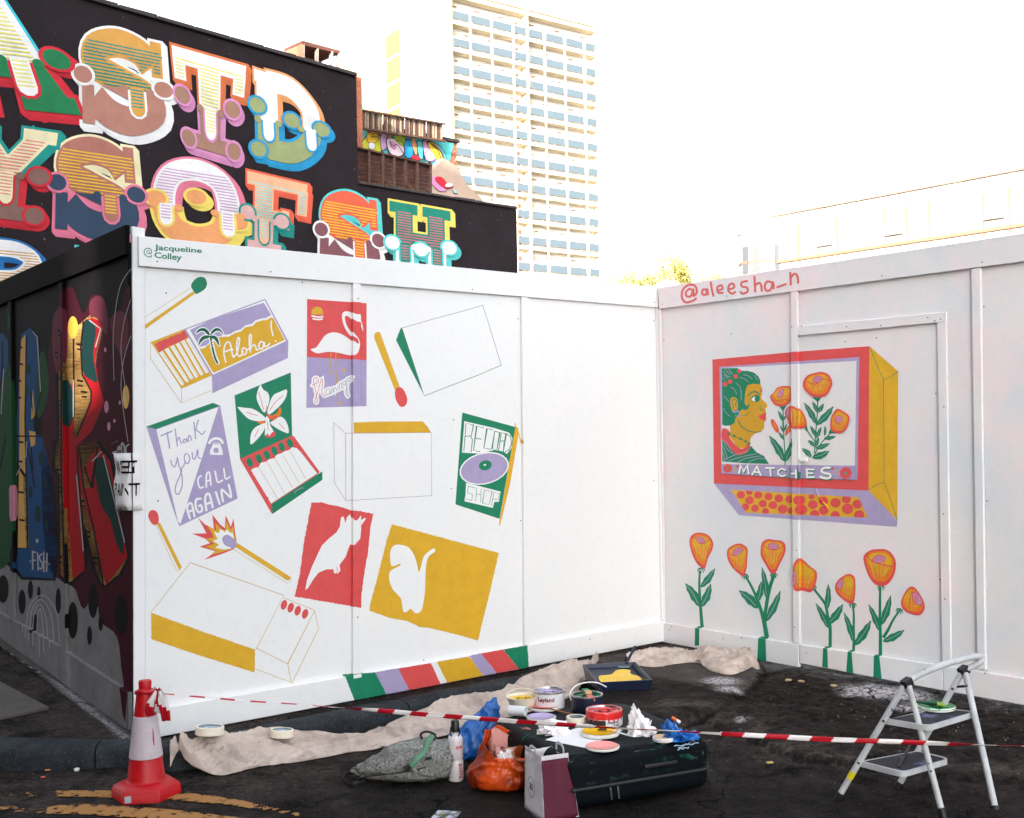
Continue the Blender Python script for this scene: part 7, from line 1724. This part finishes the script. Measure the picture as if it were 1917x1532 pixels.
# ---- paint tray on the asphalt
tc = Gz(1160, 1293); NVT = mat('navy plastic tray', (.012, .018, .045), rough=.35, mott=.3, mscale=20, speck=(.3, .35, .45), speck_scale=30, speck_t=.74)
tcx, tcy = tc.x, tc.y + .16
tray = empty('paint_tray', (tcx, tcy, tc.z), 'navy paint tray holding wet yellow paint, on the pavement beyond the tins', 'paint tray')
def tray_pt(x, y, z, a=rad(9)): return Vector((tcx + x * cos(a) - y * sin(a), tcy + x * sin(a) + y * cos(a), tc.z + z + .002))
ox, oy = .16, .185
o_ring = [[(-ox, -oy, .055), (ox, -oy, .055), (ox, oy, .085), (-ox, oy, .085)], [(-ox + .012, -oy + .012, .055), (ox - .012, -oy + .012, .055), (ox - .012, oy - .012, .085), (-ox + .012, oy - .012, .085)],
          [(-ox + .03, -oy + .03, .008), (ox - .03, -oy + .03, .008), (ox - .03, oy - .02, .065), (-ox + .03, oy - .02, .065)]]
v = [tray_pt(*p) for r_ in o_ring for p in r_] + [tray_pt(x * .92, y * .92, 0) for x, y in ((-ox, -oy), (ox, -oy), (ox, oy), (-ox, oy))]
f = [(r_ * 4 + i, r_ * 4 + (i + 1) % 4, r_ * 4 + 4 + (i + 1) % 4, r_ * 4 + 4 + i) for r_ in (0, 1) for i in range(4)] + [(8, 9, 10, 11)] + [(12 + i, 12 + (i + 1) % 4, (i + 1) % 4, i) for i in range(4)] + [(15, 14, 13, 12)]
from_py('tray', v, f, NVT, tray)
pp = smooth2([(-.11, -.06), (-.06, -.12), (.05, -.13), (.12, -.10), (.13, -.02), (.09, .03), (.10, .09), (.03, .10), (-.02, .04), (-.06, .03), (-.10, .02)], True, 4)
tz = lambda y: .012 + (.065 - .008) * max(0, (y + oy - .03)) / (2 * oy - .05)
from_py('wet_paint', [tray_pt(q.x, q.y, tz(q.y) + .004) for q in pp] + [tray_pt(-.02, -.04, tz(-.04) + .006)], [(i, (i + 1) % len(pp), len(pp)) for i in range(len(pp))], WETY, tray, True)
from_py('dried_paint', [tray_pt(q[0], q[1], tz(q[1]) + .004) for q in ((.04, .13), (.10, .12), (.12, .145), (.05, .155))], [(0, 1, 2, 3)], mat('dried teal paint', (.12, .25, .24), rough=.5), tray)
tube('handle', [tray_pt(.10, .16, .085), tray_pt(.15, .21, .14), tray_pt(.175, .235, .165)], .010, NVT, tray, n=8, flat=(1, .6))

# ---- bottle
bc_ = Gz(853, 1465); bc_.y += .03
bo = empty('bottle', bc_, 'white plastic flask with black swing stopper and red lettering', 'bottle')
BOT = mat('white bottle plastic', (.60, .58, .60), rough=.3, spec=.5, mott=.04, mscale=20)
lathe('flask', [(.028, 0), (.033, .004), (.034, .02), (.034, .088), (.031, .093), (.0315, .100), (.034, .105), (.034, .178), (.031, .192), (.022, .203), (.014, .208), (.013, .216)], bc_, BOT, bo, n=44)
lathe('stopper', [(.0135, .217), (.019, .218), (.019, .262), (.015, .268), (.004, .269)], bc_, mat('black stopper', (.015, .016, .016), rough=.35), bo, n=32)
tube('swing_clip', [bc_ + Vector((-.018, -.012, .24)), bc_ + Vector((-.021, -.016, .215)), bc_ + Vector((-.014, -.018, .200))], .003, RUB, bo, n=6); tube('swing_clip', [bc_ + Vector((.018, -.012, .24)), bc_ + Vector((.021, -.016, .215)), bc_ + Vector((.014, -.018, .200))], .003, RUB, bo, n=6)
RDP = mat('red bottle print', rgb(214, 30, 60, .8), rough=.5)
tin_text(bo, bc_, .034, 'ISOWA', rad(-82), rad(-20), .146, .160, RDP, .04)
tin_text(bo, bc_, .034, 'A', rad(-160), rad(-140), .146, .160, RDP, .04)
for k, ch_ in enumerate('BOSSE'):
    tin_text(bo, bc_, .034, ch_, rad(-62), rad(-30), .070 - k * .0135, .081 - k * .0135, RDP, .04); tin_text(bo, bc_, .034, ch_, rad(-164), rad(-138), .070 - k * .0135, .081 - k * .0135, RDP, .04)

# ---- bags
def resample(pr, n):
    o_ = []
    for i in range(n):
        s_ = i / (n - 1) * (len(pr) - 1); j = min(int(s_), len(pr) - 2); P = [Vector(pr[max(0, min(len(pr) - 1, j + k))]) for k in (-1, 0, 1, 2)]
        q = cr(*P, s_ - j); o_.append((max(q.x, .004), max(q.y, 0)))
    return o_
def sack(name, c, prof, n, m, par, seed, amp=.10, top_open=True, squash=1., lean=(0, 0), rimfun=None, freq=2.2):
    v, f = [], []
    K = len(prof)
    for j, (r, z) in enumerate(prof):
        for i in range(n):
            a = 2 * pi * i / n
            fold = noise.noise(Vector((cos(a) * freq, sin(a) * freq, seed + z * 9))) * amp + (abs(noise.noise(Vector((cos(a) * freq * 2.6, sin(a) * freq * 2.6, seed + 5 + z * 5)))) - .25) * amp * .8
            rr = r * (1 + fold)
            zz = z + (rimfun(a) if rimfun else 0) * sstep(.62, 1., j / (K - 1))
            v.append(Vector((c.x + cos(a) * rr + lean[0] * z, c.y + sin(a) * rr * squash + lean[1] * z, c.z + zz)))
    for j in range(K - 1):
        for i in range(n): f.append((j * n + i, j * n + (i + 1) % n, (j + 1) * n + (i + 1) % n, (j + 1) * n + i))
    f.append(tuple(range(n))[::-1])
    if not top_open: f.append(tuple((K - 1) * n + i for i in range(n)))
    o = from_py(name, v, f, m, par, True); return o
ORB = mat('orange carrier bag plastic', rgb(228, 84, 20, .8), rough=.3, spec=.45, color2=rgb(150, 46, 14, .8), c2scale=4.5, c2lo=.50, c2hi=.62, bump=.003, bscale=26)
ob_ = Gz(940, 1488); ob_.y += .10
obag = empty('carrier_bag', ob_, 'crumpled orange carrier bag with cups and wrappers inside, leaning on the suitcase', 'plastic bag')
prof = [(.105, .0), (.140, .012), (.158, .042), (.160, .075), (.152, .105), (.144, .135), (.136, .16), (.130, .18), (.128, .195)]
o = sack('bag', ob_ + Vector((0, 0, .002)), resample(prof, 44), 150, ORB, obag, 3.3, amp=.12, squash=.74, lean=(.22, .0), rimfun=lambda a: -.075 * max(0, cos(a - rad(265))) + .035 * max(0, cos(a - rad(100))) + .03 * max(0, cos(a - rad(190))) + .010 * sin(a * 7), freq=1.3)
crinkle(o, .011, 9., 3.)
md = o.modifiers.new('t', 'SOLIDIFY'); md.thickness = .0015
LINM = mat('pinkish bag lining', rgb(236, 170, 160, .8), rough=.35); MLN = mat('plum bag lining', rgb(140, 60, 84, .7), rough=.4)
sack('lining', ob_ + Vector((.042, .035, .10)), [(.07, 0), (.085, .04), (.088, .08), (.084, .125)], 60, LINM, obag, 8.8, amp=.3, squash=.55, rimfun=lambda a: -.075 * max(0, cos(a + rad(100))) + .02 * sin(3 * a))
cupc = ob_ + Vector((.075, -.055, .125)); CUPM = mat('pink cardboard cup', rgb(240, 170, 140, .8), rough=.5); CUPI = mat('brown cup inside', rgb(190, 90, 40, .7), rough=.5)
cup = empty('paper_cup', cupc, 'pinkish paper cup tilted in the mouth of the orange bag', 'cup'); rtc = Matrix.Rotation(rad(42), 3, 'X') @ Matrix.Rotation(rad(12), 3, 'Y')
lathe('cup', [(.024, 0), (.036, .062), (.038, .064), (.0365, .066), (.034, .062), (.022, .003), (.001, .003)], cupc, [CUPM, CUPI], cup, rot=rtc, n=32, cap=False, mi=[0, 0, 0, 1, 1, 1])
crumple('tissue', None, .05, .03, .07, TISS, 'white tissue stuffed in the mouth of the orange bag', 'tissue', 14.4, base=ob_ + Vector((.018, -.075, .10)), sharp=.8)
crumple('wrapper', None, .028, .022, .035, mat('amber wrapper', rgb(236, 200, 150, .8), rough=.4), 'small amber wrapper poking out of the orange bag', 'wrapper', 4.9, base=ob_ + Vector((.030, -.045, .14)), sharp=.6)
bb = Gz(885, 1430); bb.y += .12
bprof = [(.12, 0), (.15, .02), (.155, .05), (.14, .085), (.11, .12), (.088, .15), (.066, .18), (.044, .215), (.024, .25), (.010, .275)]
o = sack('carrier_bag', bb + Vector((-.01, 0, .002)), resample(bprof, 44), 130, BLG, None, 21.5, amp=.14, squash=.5, lean=(.42, .1), top_open=False)
crinkle(o, .012, 9., 11.)
prop(o, 'blue plastic bag with a pointed top, behind the white flask', 'plastic bag')
# bottom open look: keep closed
PBW = mat('white kraft paper', (.62, .60, .63), rough=.75, mott=.07, mscale=18, bump=.0015, bscale=40); PBM = mat('maroon kraft paper', rgb(92, 14, 46, .75), rough=.65, mott=.14, mscale=14, bump=.0015, bscale=40)
pf = G(1020, 1541, ROAD); pl_ = G(982, 1512, ROAD); pr_ = G(1084, 1529, ROAD); pf.z = pl_.z = pr_.z = ROAD
pbk = pl_ + pr_ - pf
pb = empty('paper_bag', (pf + pbk) / 2, 'small white and maroon paper carrier bag with a round printed badge', 'paper bag')
hgt = .235; cen = (pf + pbk) / 2
def ptop(q, k=.80, dx=-.015): t_ = cen + (q - cen) * k; return Vector((t_.x + dx, t_.y + .01, ROAD + hgt + random.uniform(-.004, .006)))
T_ = [ptop(q) for q in (pf, pr_, pbk, pl_)]; Bm = [pf, pr_, pbk, pl_]
def face(name, a, b_, ta, tb, m, bulge):
    v, f = [], []; K = 12; nrm = (b_ - a).cross(Vector((0, 0, 1))).normalized()
    for j in range(K + 1):
        for i in range(K + 1):
            s_, t_ = i / K, j / K; q = a.lerp(b_, s_).lerp(ta.lerp(tb, s_), t_)
            crs = bulge * sin(pi * s_) * (.4 - t_) + .0022 * noise.noise(Vector((s_ * 4, t_ * 6, q.x * 3))) - .006 * max(0, 1 - abs(s_ - .5) * 8) * t_
            v.append(q + nrm * crs)
    for j in range(K):
        for i in range(K): k0 = j * (K + 1) + i; f.append((k0, k0 + 1, k0 + K + 2, k0 + K + 1))
    o = from_py(name, v, f, m, pb, True); md = o.modifiers.new('t', 'SOLIDIFY'); md.thickness = .0008; return o
face('side', Bm[3], Bm[0], T_[3], T_[0], PBW, .012); face('gusset', Bm[0], Bm[1], T_[0], T_[1] + Vector((0, 0, -.002)), PBM, .006)
face('side', Bm[1], Bm[2], T_[1], T_[2], PBW, .01); face('gusset', Bm[2], Bm[3], T_[2], T_[3], PBW, .006)
slab('bottom', [Vector((q.x, q.y, ROAD + .003)) for q in Bm], Vector((0, 0, -.002)), PBW, pb)
# folded white rim above the maroon gusset, handles and badge
def rimband(a, b_): 
    up = Vector((0, 0, .018)); slab('top_band', [a - Vector((0, 0, .0)), b_, b_ + up, a + up], (a - b_).cross(Vector((0, 0, 1))).normalized() * .0012, PBW, pb)
rimband(T_[0], T_[1]); rimband(T_[3], T_[0])
for a, b_ in ((T_[3], T_[0]), (T_[1], T_[2])):
    P0, P1 = a.lerp(b_, .3), a.lerp(b_, .7)
    tube('handle', [P0 + Vector((0, 0, -.03)), P0 + Vector((0, 0, .022)), P0.lerp(P1, .5) + Vector((0, 0, .034)), P1 + Vector((0, 0, .022)), P1 + Vector((0, 0, -.03))], .0055, PBW, pb, n=6, flat=(.3, 1.3), sub=4)
fx = (Bm[0] - Bm[3]).normalized(); nrm = (Bm[0] - Bm[3]).cross(Vector((0, 0, 1))).normalized(); cc0 = (Bm[3].lerp(Bm[0], .48)).lerp(T_[3].lerp(T_[0], .48), .47) + nrm * .0105; upv = (T_[3].lerp(T_[0], .5) - Bm[3].lerp(Bm[0], .5)).normalized()
v, f = [], []
def bq(x, y, w_, h_, a=0.):
    b_ = len(v)
    for dx, dy in ((-w_, -h_), (w_, -h_), (w_, h_), (-w_, h_)): X, Y = x + dx * cos(a) - dy * sin(a), y + dx * sin(a) + dy * cos(a); v.append(cc0 + fx * X * .8 + upv * Y)
    f.append((b_, b_ + 1, b_ + 2, b_ + 3))
for k in range(26):
    a = 2 * pi * k / 26
    if k % 13 != 0: bq(cos(a) * .040, sin(a) * .040, .0022, .0034, a + pi / 2)
for k in range(12): bq(random.uniform(-.016, .016), random.uniform(-.02, .02), random.uniform(.002, .006), random.uniform(.002, .005), random.uniform(0, 3))
bq(0, .004, .004, .012, .3); bq(-.004, -.006, .010, .003, .2)
from_py('printed_badge', v, f, mat('badge print', rgb(60, 20, 50, .8), rough=.6), pb)['kind'] = 'stuff'

# ---- speckled bum bag
BKS = mat('black webbing', (.014, .013, .014), rough=.6)
SPK = mat('grey speckled fabric', (.20, .205, .195), rough=.9, spec=.15, mott=.12, mscale=14, bump=.002, bscale=90, speck=(.035, .034, .034), speck_scale=150, speck_t=.60, color2=(.33, .34, .33), c2scale=70, c2lo=.5, c2hi=.62)
b0 = Gz(700, 1470); b1 = Gz(822, 1478); mid = (b0 + b1) / 2 + Vector((-.02, .09, 0))
bum = empty('bum_bag', mid, 'grey speckled bum bag with a green strap lying on the road', 'bag')
bm = bmesh.new(); bmesh.ops.create_icosphere(bm, subdivisions=5, radius=1)
for v_ in bm.verts:
    d = v_.co.normalized(); ax_ = d.x
    # pointed to the left, boxy to the right
    lx = .235; 
    h_ = .155 * (.30 + .70 * sstep(-1., .35, ax_)) ; w_ = .095 * (.35 + .65 * sstep(-1., .0, ax_))
    k = 1 + .10 * noise.noise(Vector((d.x * 2.5, d.y * 2.5, d.z * 2.5 + 4))) + .05 * (ridge(d.x * 2, d.z * 3, 2., 3.) - .5)
    sq = lambda t_: math.copysign(abs(t_) ** .72, t_)
    v_.co = Vector((sq(d.x) * lx * k, sq(d.y) * w_ * k, (sq(d.z) + .86) * h_ * .62 * k + .0))
zmin = min(v_.co.z for v_ in bm.verts)
Rz = Matrix.Rotation(rad(-8), 4, 'Z')
for v_ in bm.verts: v_.co = (Rz @ (v_.co - Vector((0, 0, zmin)))) + Vector((mid.x, mid.y, b0.z + .003))
o = from_bm('body', bm, SPK, bum, True); crinkle(o, .010, 6.5, 2., zmin=b0.z + .002)
tube('seam', [at_depth(x, y, d_) for x, y, d_ in ((668, 1458, mid.y - .05), (700, 1452, mid.y - .085), (745, 1447, mid.y - .10), (795, 1437, mid.y - .10), (826, 1428, mid.y - .07))], .003, BKS, bum, n=6)
BKS_ = mat('black webbing', (.014, .013, .014), rough=.6); GST = mat('sage green webbing', rgb(104, 156, 128, .7), rough=.6, mott=.08, mscale=60)
yb = mid.y - .10
def ribbon(name, P, wd, m, par, n=26, side=None):
    Q = []; 
    for i in range(n):
        s_ = i / (n - 1) * (len(P) - 1); j = min(int(s_), len(P) - 2); Q.append(cr(P[max(j - 1, 0)], P[j], P[j + 1], P[min(j + 2, len(P) - 1)], s_ - j))
    v = []
    for i in range(n):
        d = (Q[min(i + 1, n - 1)] - Q[max(i - 1, 0)]).normalized(); s2 = d.cross(side or Vector((0, -1, .4))).normalized() * wd / 2; v += [Q[i] - s2, Q[i] + s2]
    o = from_py(name, v, [(2 * i, 2 * i + 1, 2 * i + 3, 2 * i + 2) for i in range(n - 1)], m, par, True); md = o.modifiers.new('t', 'SOLIDIFY'); md.thickness = .002; return o
ribbon('strap', [at_depth(812, 1374, yb + .06), at_depth(800, 1390, yb + .03), at_depth(794, 1408, yb + .01), at_depth(780, 1422, yb - .02), at_depth(768, 1436, yb - .025)], .026, GST, bum)
tube('strap_end', [at_depth(768, 1434, yb - .02), at_depth(758, 1441, yb - .022)], .011, BKS, bum, n=8, sub=2)
tube('buckle', [at_depth(790, 1384, yb + .05), at_depth(788, 1374, yb + .05), at_depth(800, 1370, yb + .06), at_depth(815, 1376, yb + .06), at_depth(812, 1386, yb + .05)], .006, BKS, bum, n=6, sub=3)
tube('buckle', [at_depth(796, 1421, yb - .02), at_depth(808, 1419, yb - .02)], .006, BKS, bum, n=6, sub=2)
tube('loop', [Gz(690, 1452) + Vector((0, 0, .02)), Gz(668, 1452) + Vector((0, 0, .02)), Gz(648, 1456) + Vector((0, 0, .015)), Gz(645, 1465) + Vector((0, 0, .01)), Gz(660, 1474) + Vector((0, 0, .01)), Gz(684, 1468) + Vector((0, 0, .012))], .007, BKS, bum, n=8, flat=(.4, 1.3))
lathe('ring', [(.009, -.002), (.012, -.002), (.012, .002), (.009, .002)], Gz(668, 1470) + Vector((0, 0, .012)), ZIP, bum, close=True, n=16)
# ---- leaflet
lq = [G(820, 1517, ROAD + .01), G(864, 1519, ROAD + .006), G(852, 1534, ROAD + .006), G(806, 1532, ROAD + .006)]
o = slab('leaflet', lq, Vector((0, 0, -.0015)), mat('printed leaflet', (.45, .50, .60), rough=.4, color2=(.06, .06, .05), c2scale=22, c2lo=.46, c2hi=.52, speck=(.5, .4, .12), speck_scale=40, speck_t=.64)); prop(o, 'glossy printed leaflet lying on the road at the bottom edge', 'leaflet')

# ---- step stool
LADW = mat('white enamelled tube', (.43, .45, .47), rough=.4, spec=.3, mott=.22, mscale=12, speck=(.03, .05, .12), speck_scale=48, speck_t=.70); LADB = mat('black stool plastic', (.010, .010, .012), rough=.45); MAT_ = mat('dark step mat', (.022, .022, .032), rough=.75, mott=.25, mscale=14, bump=.002, bscale=160, color2=(.12, .11, .22), c2scale=7, c2lo=.56, c2hi=.62)
P1, P4 = Gz(1567, 1500), Gz(1678, 1474); P2, P3 = Gz(1766, 1532), Gz(1866, 1517)
for q in (P1, P2, P3, P4): q.z = ROAD + .012
CLp = at_depth(1697, 1277, (P1.y + P2.y) / 2 + .0); CRp = at_depth(1803, 1254, (P3.y + P4.y) / 2 + .12)
st = empty('step_stool', (P1 + P2 + P3 + P4) / 4, 'white folding two step stool splashed with paint, in front of the right hoarding', 'step stool')
tr_ = .0125
def leg(name, foot, top, r=tr_):
    d = (top - foot).normalized()
    tube(name, [foot, top], r, LADW, st, n=16, sub=1)
    tube('rubber_foot', [foot - d * .014, foot + d * .034], r * 1.22, LADB, st, n=14, sub=1)
leg('leg', P1, CLp); leg('leg', P2, CLp + Vector((.004, -.012, -.012))); leg('leg', P4, CRp); leg('leg', P3, CRp + Vector((.004, -.012, -.012)))
hp = [CLp, at_depth(1722, 1263, CLp.y + .02), at_depth(1762, 1246, CLp.y + .07), at_depth(1800, 1235, CLp.y + .13), at_depth(1828, 1229, CLp.y + .17), at_depth(1839, 1231, CRp.y + .03), at_depth(1834, 1240, CRp.y + .0), at_depth(1818, 1249, CRp.y), CRp]
tube('handle', hp, .0135, LADW, st, n=16, sub=8)
for cpt_, q1, q2 in ((CLp, P1, P2), (CRp, P4, P3)):
    box('clamp', cpt_ + Vector((.002, 0, -.004)), (.042, .034, .036), LADB, st, rot=Matrix.Rotation(rad(25), 3, 'Z') @ Matrix.Rotation(rad(-24), 3, 'Y'), bev=.006)
def lerpz(a, b_, z): t_ = (z - a.z) / (b_.z - a.z); return a + (b_ - a) * t_
def step(name, z, fwd_px, h=.022, thick=.02):
    L0, R0 = lerpz(P1, CLp, z), lerpz(P4, CRp, z); L1, R1 = fwd_px
    corners = [L0, L1, R1, R0]; cen_ = sum(corners, Vector()) / 4
    bm = bmesh.new(); n = len(corners)
    # rounded tray outline
    out = []
    for i in range(n):
        a, b_, c_ = corners[i - 1], corners[i], corners[(i + 1) % n]; d1 = (a - b_).normalized(); d2 = (c_ - b_).normalized(); r = .035 if i in (1, 2) else .008
        for k in range(6): t_ = k / 5; out.append((b_ + d1 * r * (1 - t_) ** 2 + d2 * r * t_ ** 2))
    top = [bm.verts.new(p) for p in out]; bot = [bm.verts.new(p - Vector((0, 0, h))) for p in out]; inn = [bm.verts.new(cen_ + (p - cen_) * .93 + Vector((0, 0, .0))) for p in out]; inb = [bm.verts.new(cen_ + (p - cen_) * .93 - Vector((0, 0, .006))) for p in out]
    K = len(out)
    for i in range(K):
        j = (i + 1) % K; bm.faces.new((top[i], top[j], bot[j], bot[i])); bm.faces.new((top[i], inn[i], inn[j], top[j])); bm.faces.new((inn[i], inb[i], inb[j], inn[j]))
    bm.faces.new(bot); bm.faces.new(inb)
    e_ = from_bm('step', bm, LADW, st)
    bm = bmesh.new(); m_ = [bm.verts.new(cen_ + (p - cen_) * .925 - Vector((0, 0, .004))) for p in out]; m2 = [bm.verts.new(cen_ + (p - cen_) * .91 - Vector((0, 0, .001))) for p in out]
    for i in range(K): bm.faces.new((m_[i], m_[(i + 1) % K], m2[(i + 1) % K], m2[i]))
    bm.faces.new(m2); o = from_bm('mat', bm, MAT_, e_)
    return corners
z_hi = at_depth(1652, 1331, P1.y + .05).z; z_lo = at_depth(1606, 1419, P1.y + .01).z
def atz(x, y, z): return G(x, y, z)
hi = step('step', z_hi, (atz(1738, 1359, z_hi), atz(1828, 1332, z_hi)))
lo = step('step', z_lo, (atz(1690, 1446, z_lo), atz(1779, 1420, z_lo)))
# dark blue paint blots along the top step's front edge
for k, (x, y) in enumerate([(1754, 1353), (1760, 1352), (1769, 1350), (1777, 1348), (1787, 1345), (1716, 1356), (1723, 1357)]):
    p_ = atz(x, y - 3, z_hi - .004); d_ = (CAMP - p_).normalized(); c_ = p_ + d_ * .010
    lathe('paint_blot', [(.0055, -.0015), (.005, .0015)], c_, mat('navy paint blot', (.01, .015, .05), rough=.4), st, n=12, rot=d_.to_track_quat('Z', 'Y').to_matrix() @ Matrix.Diagonal((1, 1.3, 1)))
# folding stays and rivets
tube('stay', [lerpz(P1, CLp, z_hi + .01) + Vector((.01, -.015, 0)), lerpz(P2, CLp, z_hi + .045) + Vector((0, -.014, 0))], .005, LADB, st, n=8, sub=1)
tube('stay', [lerpz(P4, CRp, z_hi + .09) + Vector((.01, -.005, 0)), lerpz(P3, CRp, z_hi + .10) + Vector((0, -.0, 0))], .005, LADB, st, n=8, sub=1)
tube('stay', [atz(1682, 1437, z_lo) + Vector((0, -.006, 0)), atz(1705, 1392, z_lo + .01)], .006, LADB, st, n=8, sub=1)
for P_a, P_b, zz in ((P1, CLp, z_hi - .01), (P1, CLp, z_lo - .008), (P2, CLp, z_hi + .045), (P2, CLp, z_hi - .02), (P2, CLp, z_lo + .03), (P2, CLp, z_lo + .0), (P3, CRp, z_hi + .10), (P4, CRp, z_hi + .08)):
    q = lerpz(P_a, P_b, zz); d_ = (CAMP - q).normalized(); lathe('rivet', [(.006, -.001), (.0045, .003)], q + d_ * tr_, mat('navy rivet', (.015, .02, .05), rough=.4), st, n=12, rot=d_.to_track_quat('Z', 'Y').to_matrix())
q = lerpz(P1, CLp, z_lo - .055); d_ = (CAMP - q).normalized()
tube('sticker', [lerpz(P1, CLp, z_lo - .045), lerpz(P1, CLp, z_lo - .075)], tr_ + .0006, mat('yellow sticker', rgb(230, 210, 40, .8), rough=.5), st, n=16, sub=1, cap=False)
# ---- paint lid with green paint on the top step
gz = z_hi + .001; g0 = atz(1748, 1334, gz); gl = empty('paint_lid', g0, 'white lid full of wet green paint on the top step of the stool', 'paint lid')
c = Vector((g0.x, g0.y + .055, gz)); r = .076
c = atz(1753, 1322, gz + .012); c.z = gz
lathe('rim', [(r - .012, 0), (r - .003, .002), (r, .007), (r, .013), (r - .003, .016), (r - .007, .013), (r - .010, .005), (.001, .005)], c, mat('white lid plastic'), gl, n=48, cap=False)
gm_ = mat('glossy green paint', rgb(16, 150, 84, .85), rough=.15, spec=.6, mott=.25, mscale=26, bump=.006, bscale=26)
nn_ = 48; v = [(c.x, c.y, c.z + .012)]
for kk, rr in enumerate((.4, .75, .94, 1.02)):
    for i in range(nn_):
        a = 2 * pi * i / nn_; q = r * rr * (1 + .03 * noise.noise(Vector((cos(a) * 3, sin(a) * 3, kk)))); v.append((c.x + cos(a) * q, c.y + sin(a) * q, c.z + (.012, .012, .018, .010)[kk] + .002 * noise.noise(Vector((a * 4, kk, 1)))))
f = [(0, 1 + i, 1 + (i + 1) % nn_) for i in range(nn_)] + [(1 + k * nn_ + i, 1 + k * nn_ + (i + 1) % nn_, 1 + (k + 1) * nn_ + (i + 1) % nn_, 1 + (k + 1) * nn_ + i) for k in range(3) for i in range(nn_)]
from_py('wet_paint', v, f, gm_, gl, True)
gb = empty('paint_brush', c + Vector((-.05, 0, .02)), 'paint coated brush lying in the green lid on the stool', 'paint brush')
tube('handle', [c + Vector((-.12, .03, .03)), c + Vector((-.05, .01, .024)), c + Vector((.0, -.01, .022))], [.004, .006, .009], mat('dark green coated wood', rgb(14, 70, 50, .7), rough=.3), gb, n=10)
tube('bristles', [c + Vector((.0, -.01, .022)), c + Vector((.03, -.02, .019))], [.010, .006], mat('yellow green bristles', rgb(150, 180, 60, .7), rough=.5), gb, n=8, sub=2)

# ---- loose bits of litter and stones
cap_ = Gz(143, 1380); o = lathe('litter', [(.012, 0), (.0135, .003), (.013, .010), (.009, .012), (.004, .010)], cap_, mat('white cap plastic', (.7, .7, .7), rough=.4), None, n=24); prop(o, 'white bottle cap lying on the pavement left of the cone', 'litter')
for (x, y), lb, m, s_ in (((88, 1373), 'orange cigarette stub lying on the pavement, uppermost of the stubs', rgb(205, 140, 90, .8), 12), ((80, 1395), 'short orange stub lying on the pavement near the kerb', rgb(210, 100, 70, .8), 9), ((102, 1368), 'thin red scrap on the pavement beside the stubs', rgb(150, 50, 40, .8), 9)):
    a = Gz(x, y); o = tube('stub', [a + Vector((-.001 * s_, 0, .006)), a + Vector((.001 * s_, .004, .006))], .004, mat(lb[:12], m, rough=.8), None, n=8, sub=1); prop(o, lb, 'stub')
o = box('scrap', Gz(1441, 1430) + Vector((0, 0, .004)), (.032, .018, .006), mat('tan card', rgb(200, 170, 110, .8), rough=.8), None, rot=Matrix.Rotation(rad(14), 3, 'Z'), bev=.001); prop(o, 'flat tan scrap of card on the road between suitcase and stool', 'scrap')
for x, y, lb in ((1475, 1275, 'pale stone nearest the sprayed patch by the door'), (1500, 1282, 'yellowish stone in the dark dirt under the door'), (1560, 1287, 'round tan stone in the dirt below the tulips')):
    a = Gz(x, y); bm = bmesh.new(); bmesh.ops.create_icosphere(bm, subdivisions=2, radius=.014)
    for v_ in bm.verts: v_.co = Vector((v_.co.x * 1.5, v_.co.y, v_.co.z * .6)) * (1 + .3 * noise.noise(v_.co * 60 + Vector((x, 0, 0)))) + a + Vector((0, 0, .006))
    o = from_bm('stone', bm, mat('tan stone', rgb(190, 170, 130, .7), rough=.9), None); prop(o, lb, 'stone')
gs_v, gs_f = [], []
random.seed(5)
def pebble(p, s_):
    b_ = len(gs_v); 
    for d in ((1, 0, 0), (-.3, .9, 0), (-.6, -.8, 0), (.1, 0, .8)): gs_v.append(p + Vector(d) * s_ * random.uniform(.6, 1.2) + Vector((0, 0, .001)))
    gs_f.extend([(b_, b_ + 1, b_ + 3), (b_ + 1, b_ + 2, b_ + 3), (b_ + 2, b_, b_ + 3)])
for k in range(1900):
    r_ = random.random()
    if r_ < .45: u_, d_ = random.uniform(.6, 3.2), random.betavariate(1.2, 3) * 1.7; p_ = R.pt(u_, 0, d_)
    elif r_ < .7: u_, d_ = random.uniform(0, 3.6), random.uniform(.03, .14); p_ = W.pt(u_, 0, d_)
    else: p_ = Vector((random.uniform(-2.8, 2.8), random.uniform(4.2, 6.8), 0))
    p_.z = zg(p_.x, p_.y); pebble(p_, random.choice((.002, .003, .004, .004, .006, .010 if r_ < .45 else .004)))
o = from_py('gravel', gs_v, gs_f, mat('grit', (.05, .043, .04), rough=.9, color2=(.12, .11, .10), c2scale=12, c2lo=.55, c2hi=.6), None); prop(o, 'loose grit and crumbs of asphalt scattered over the ground', 'gravel', kind='stuff')
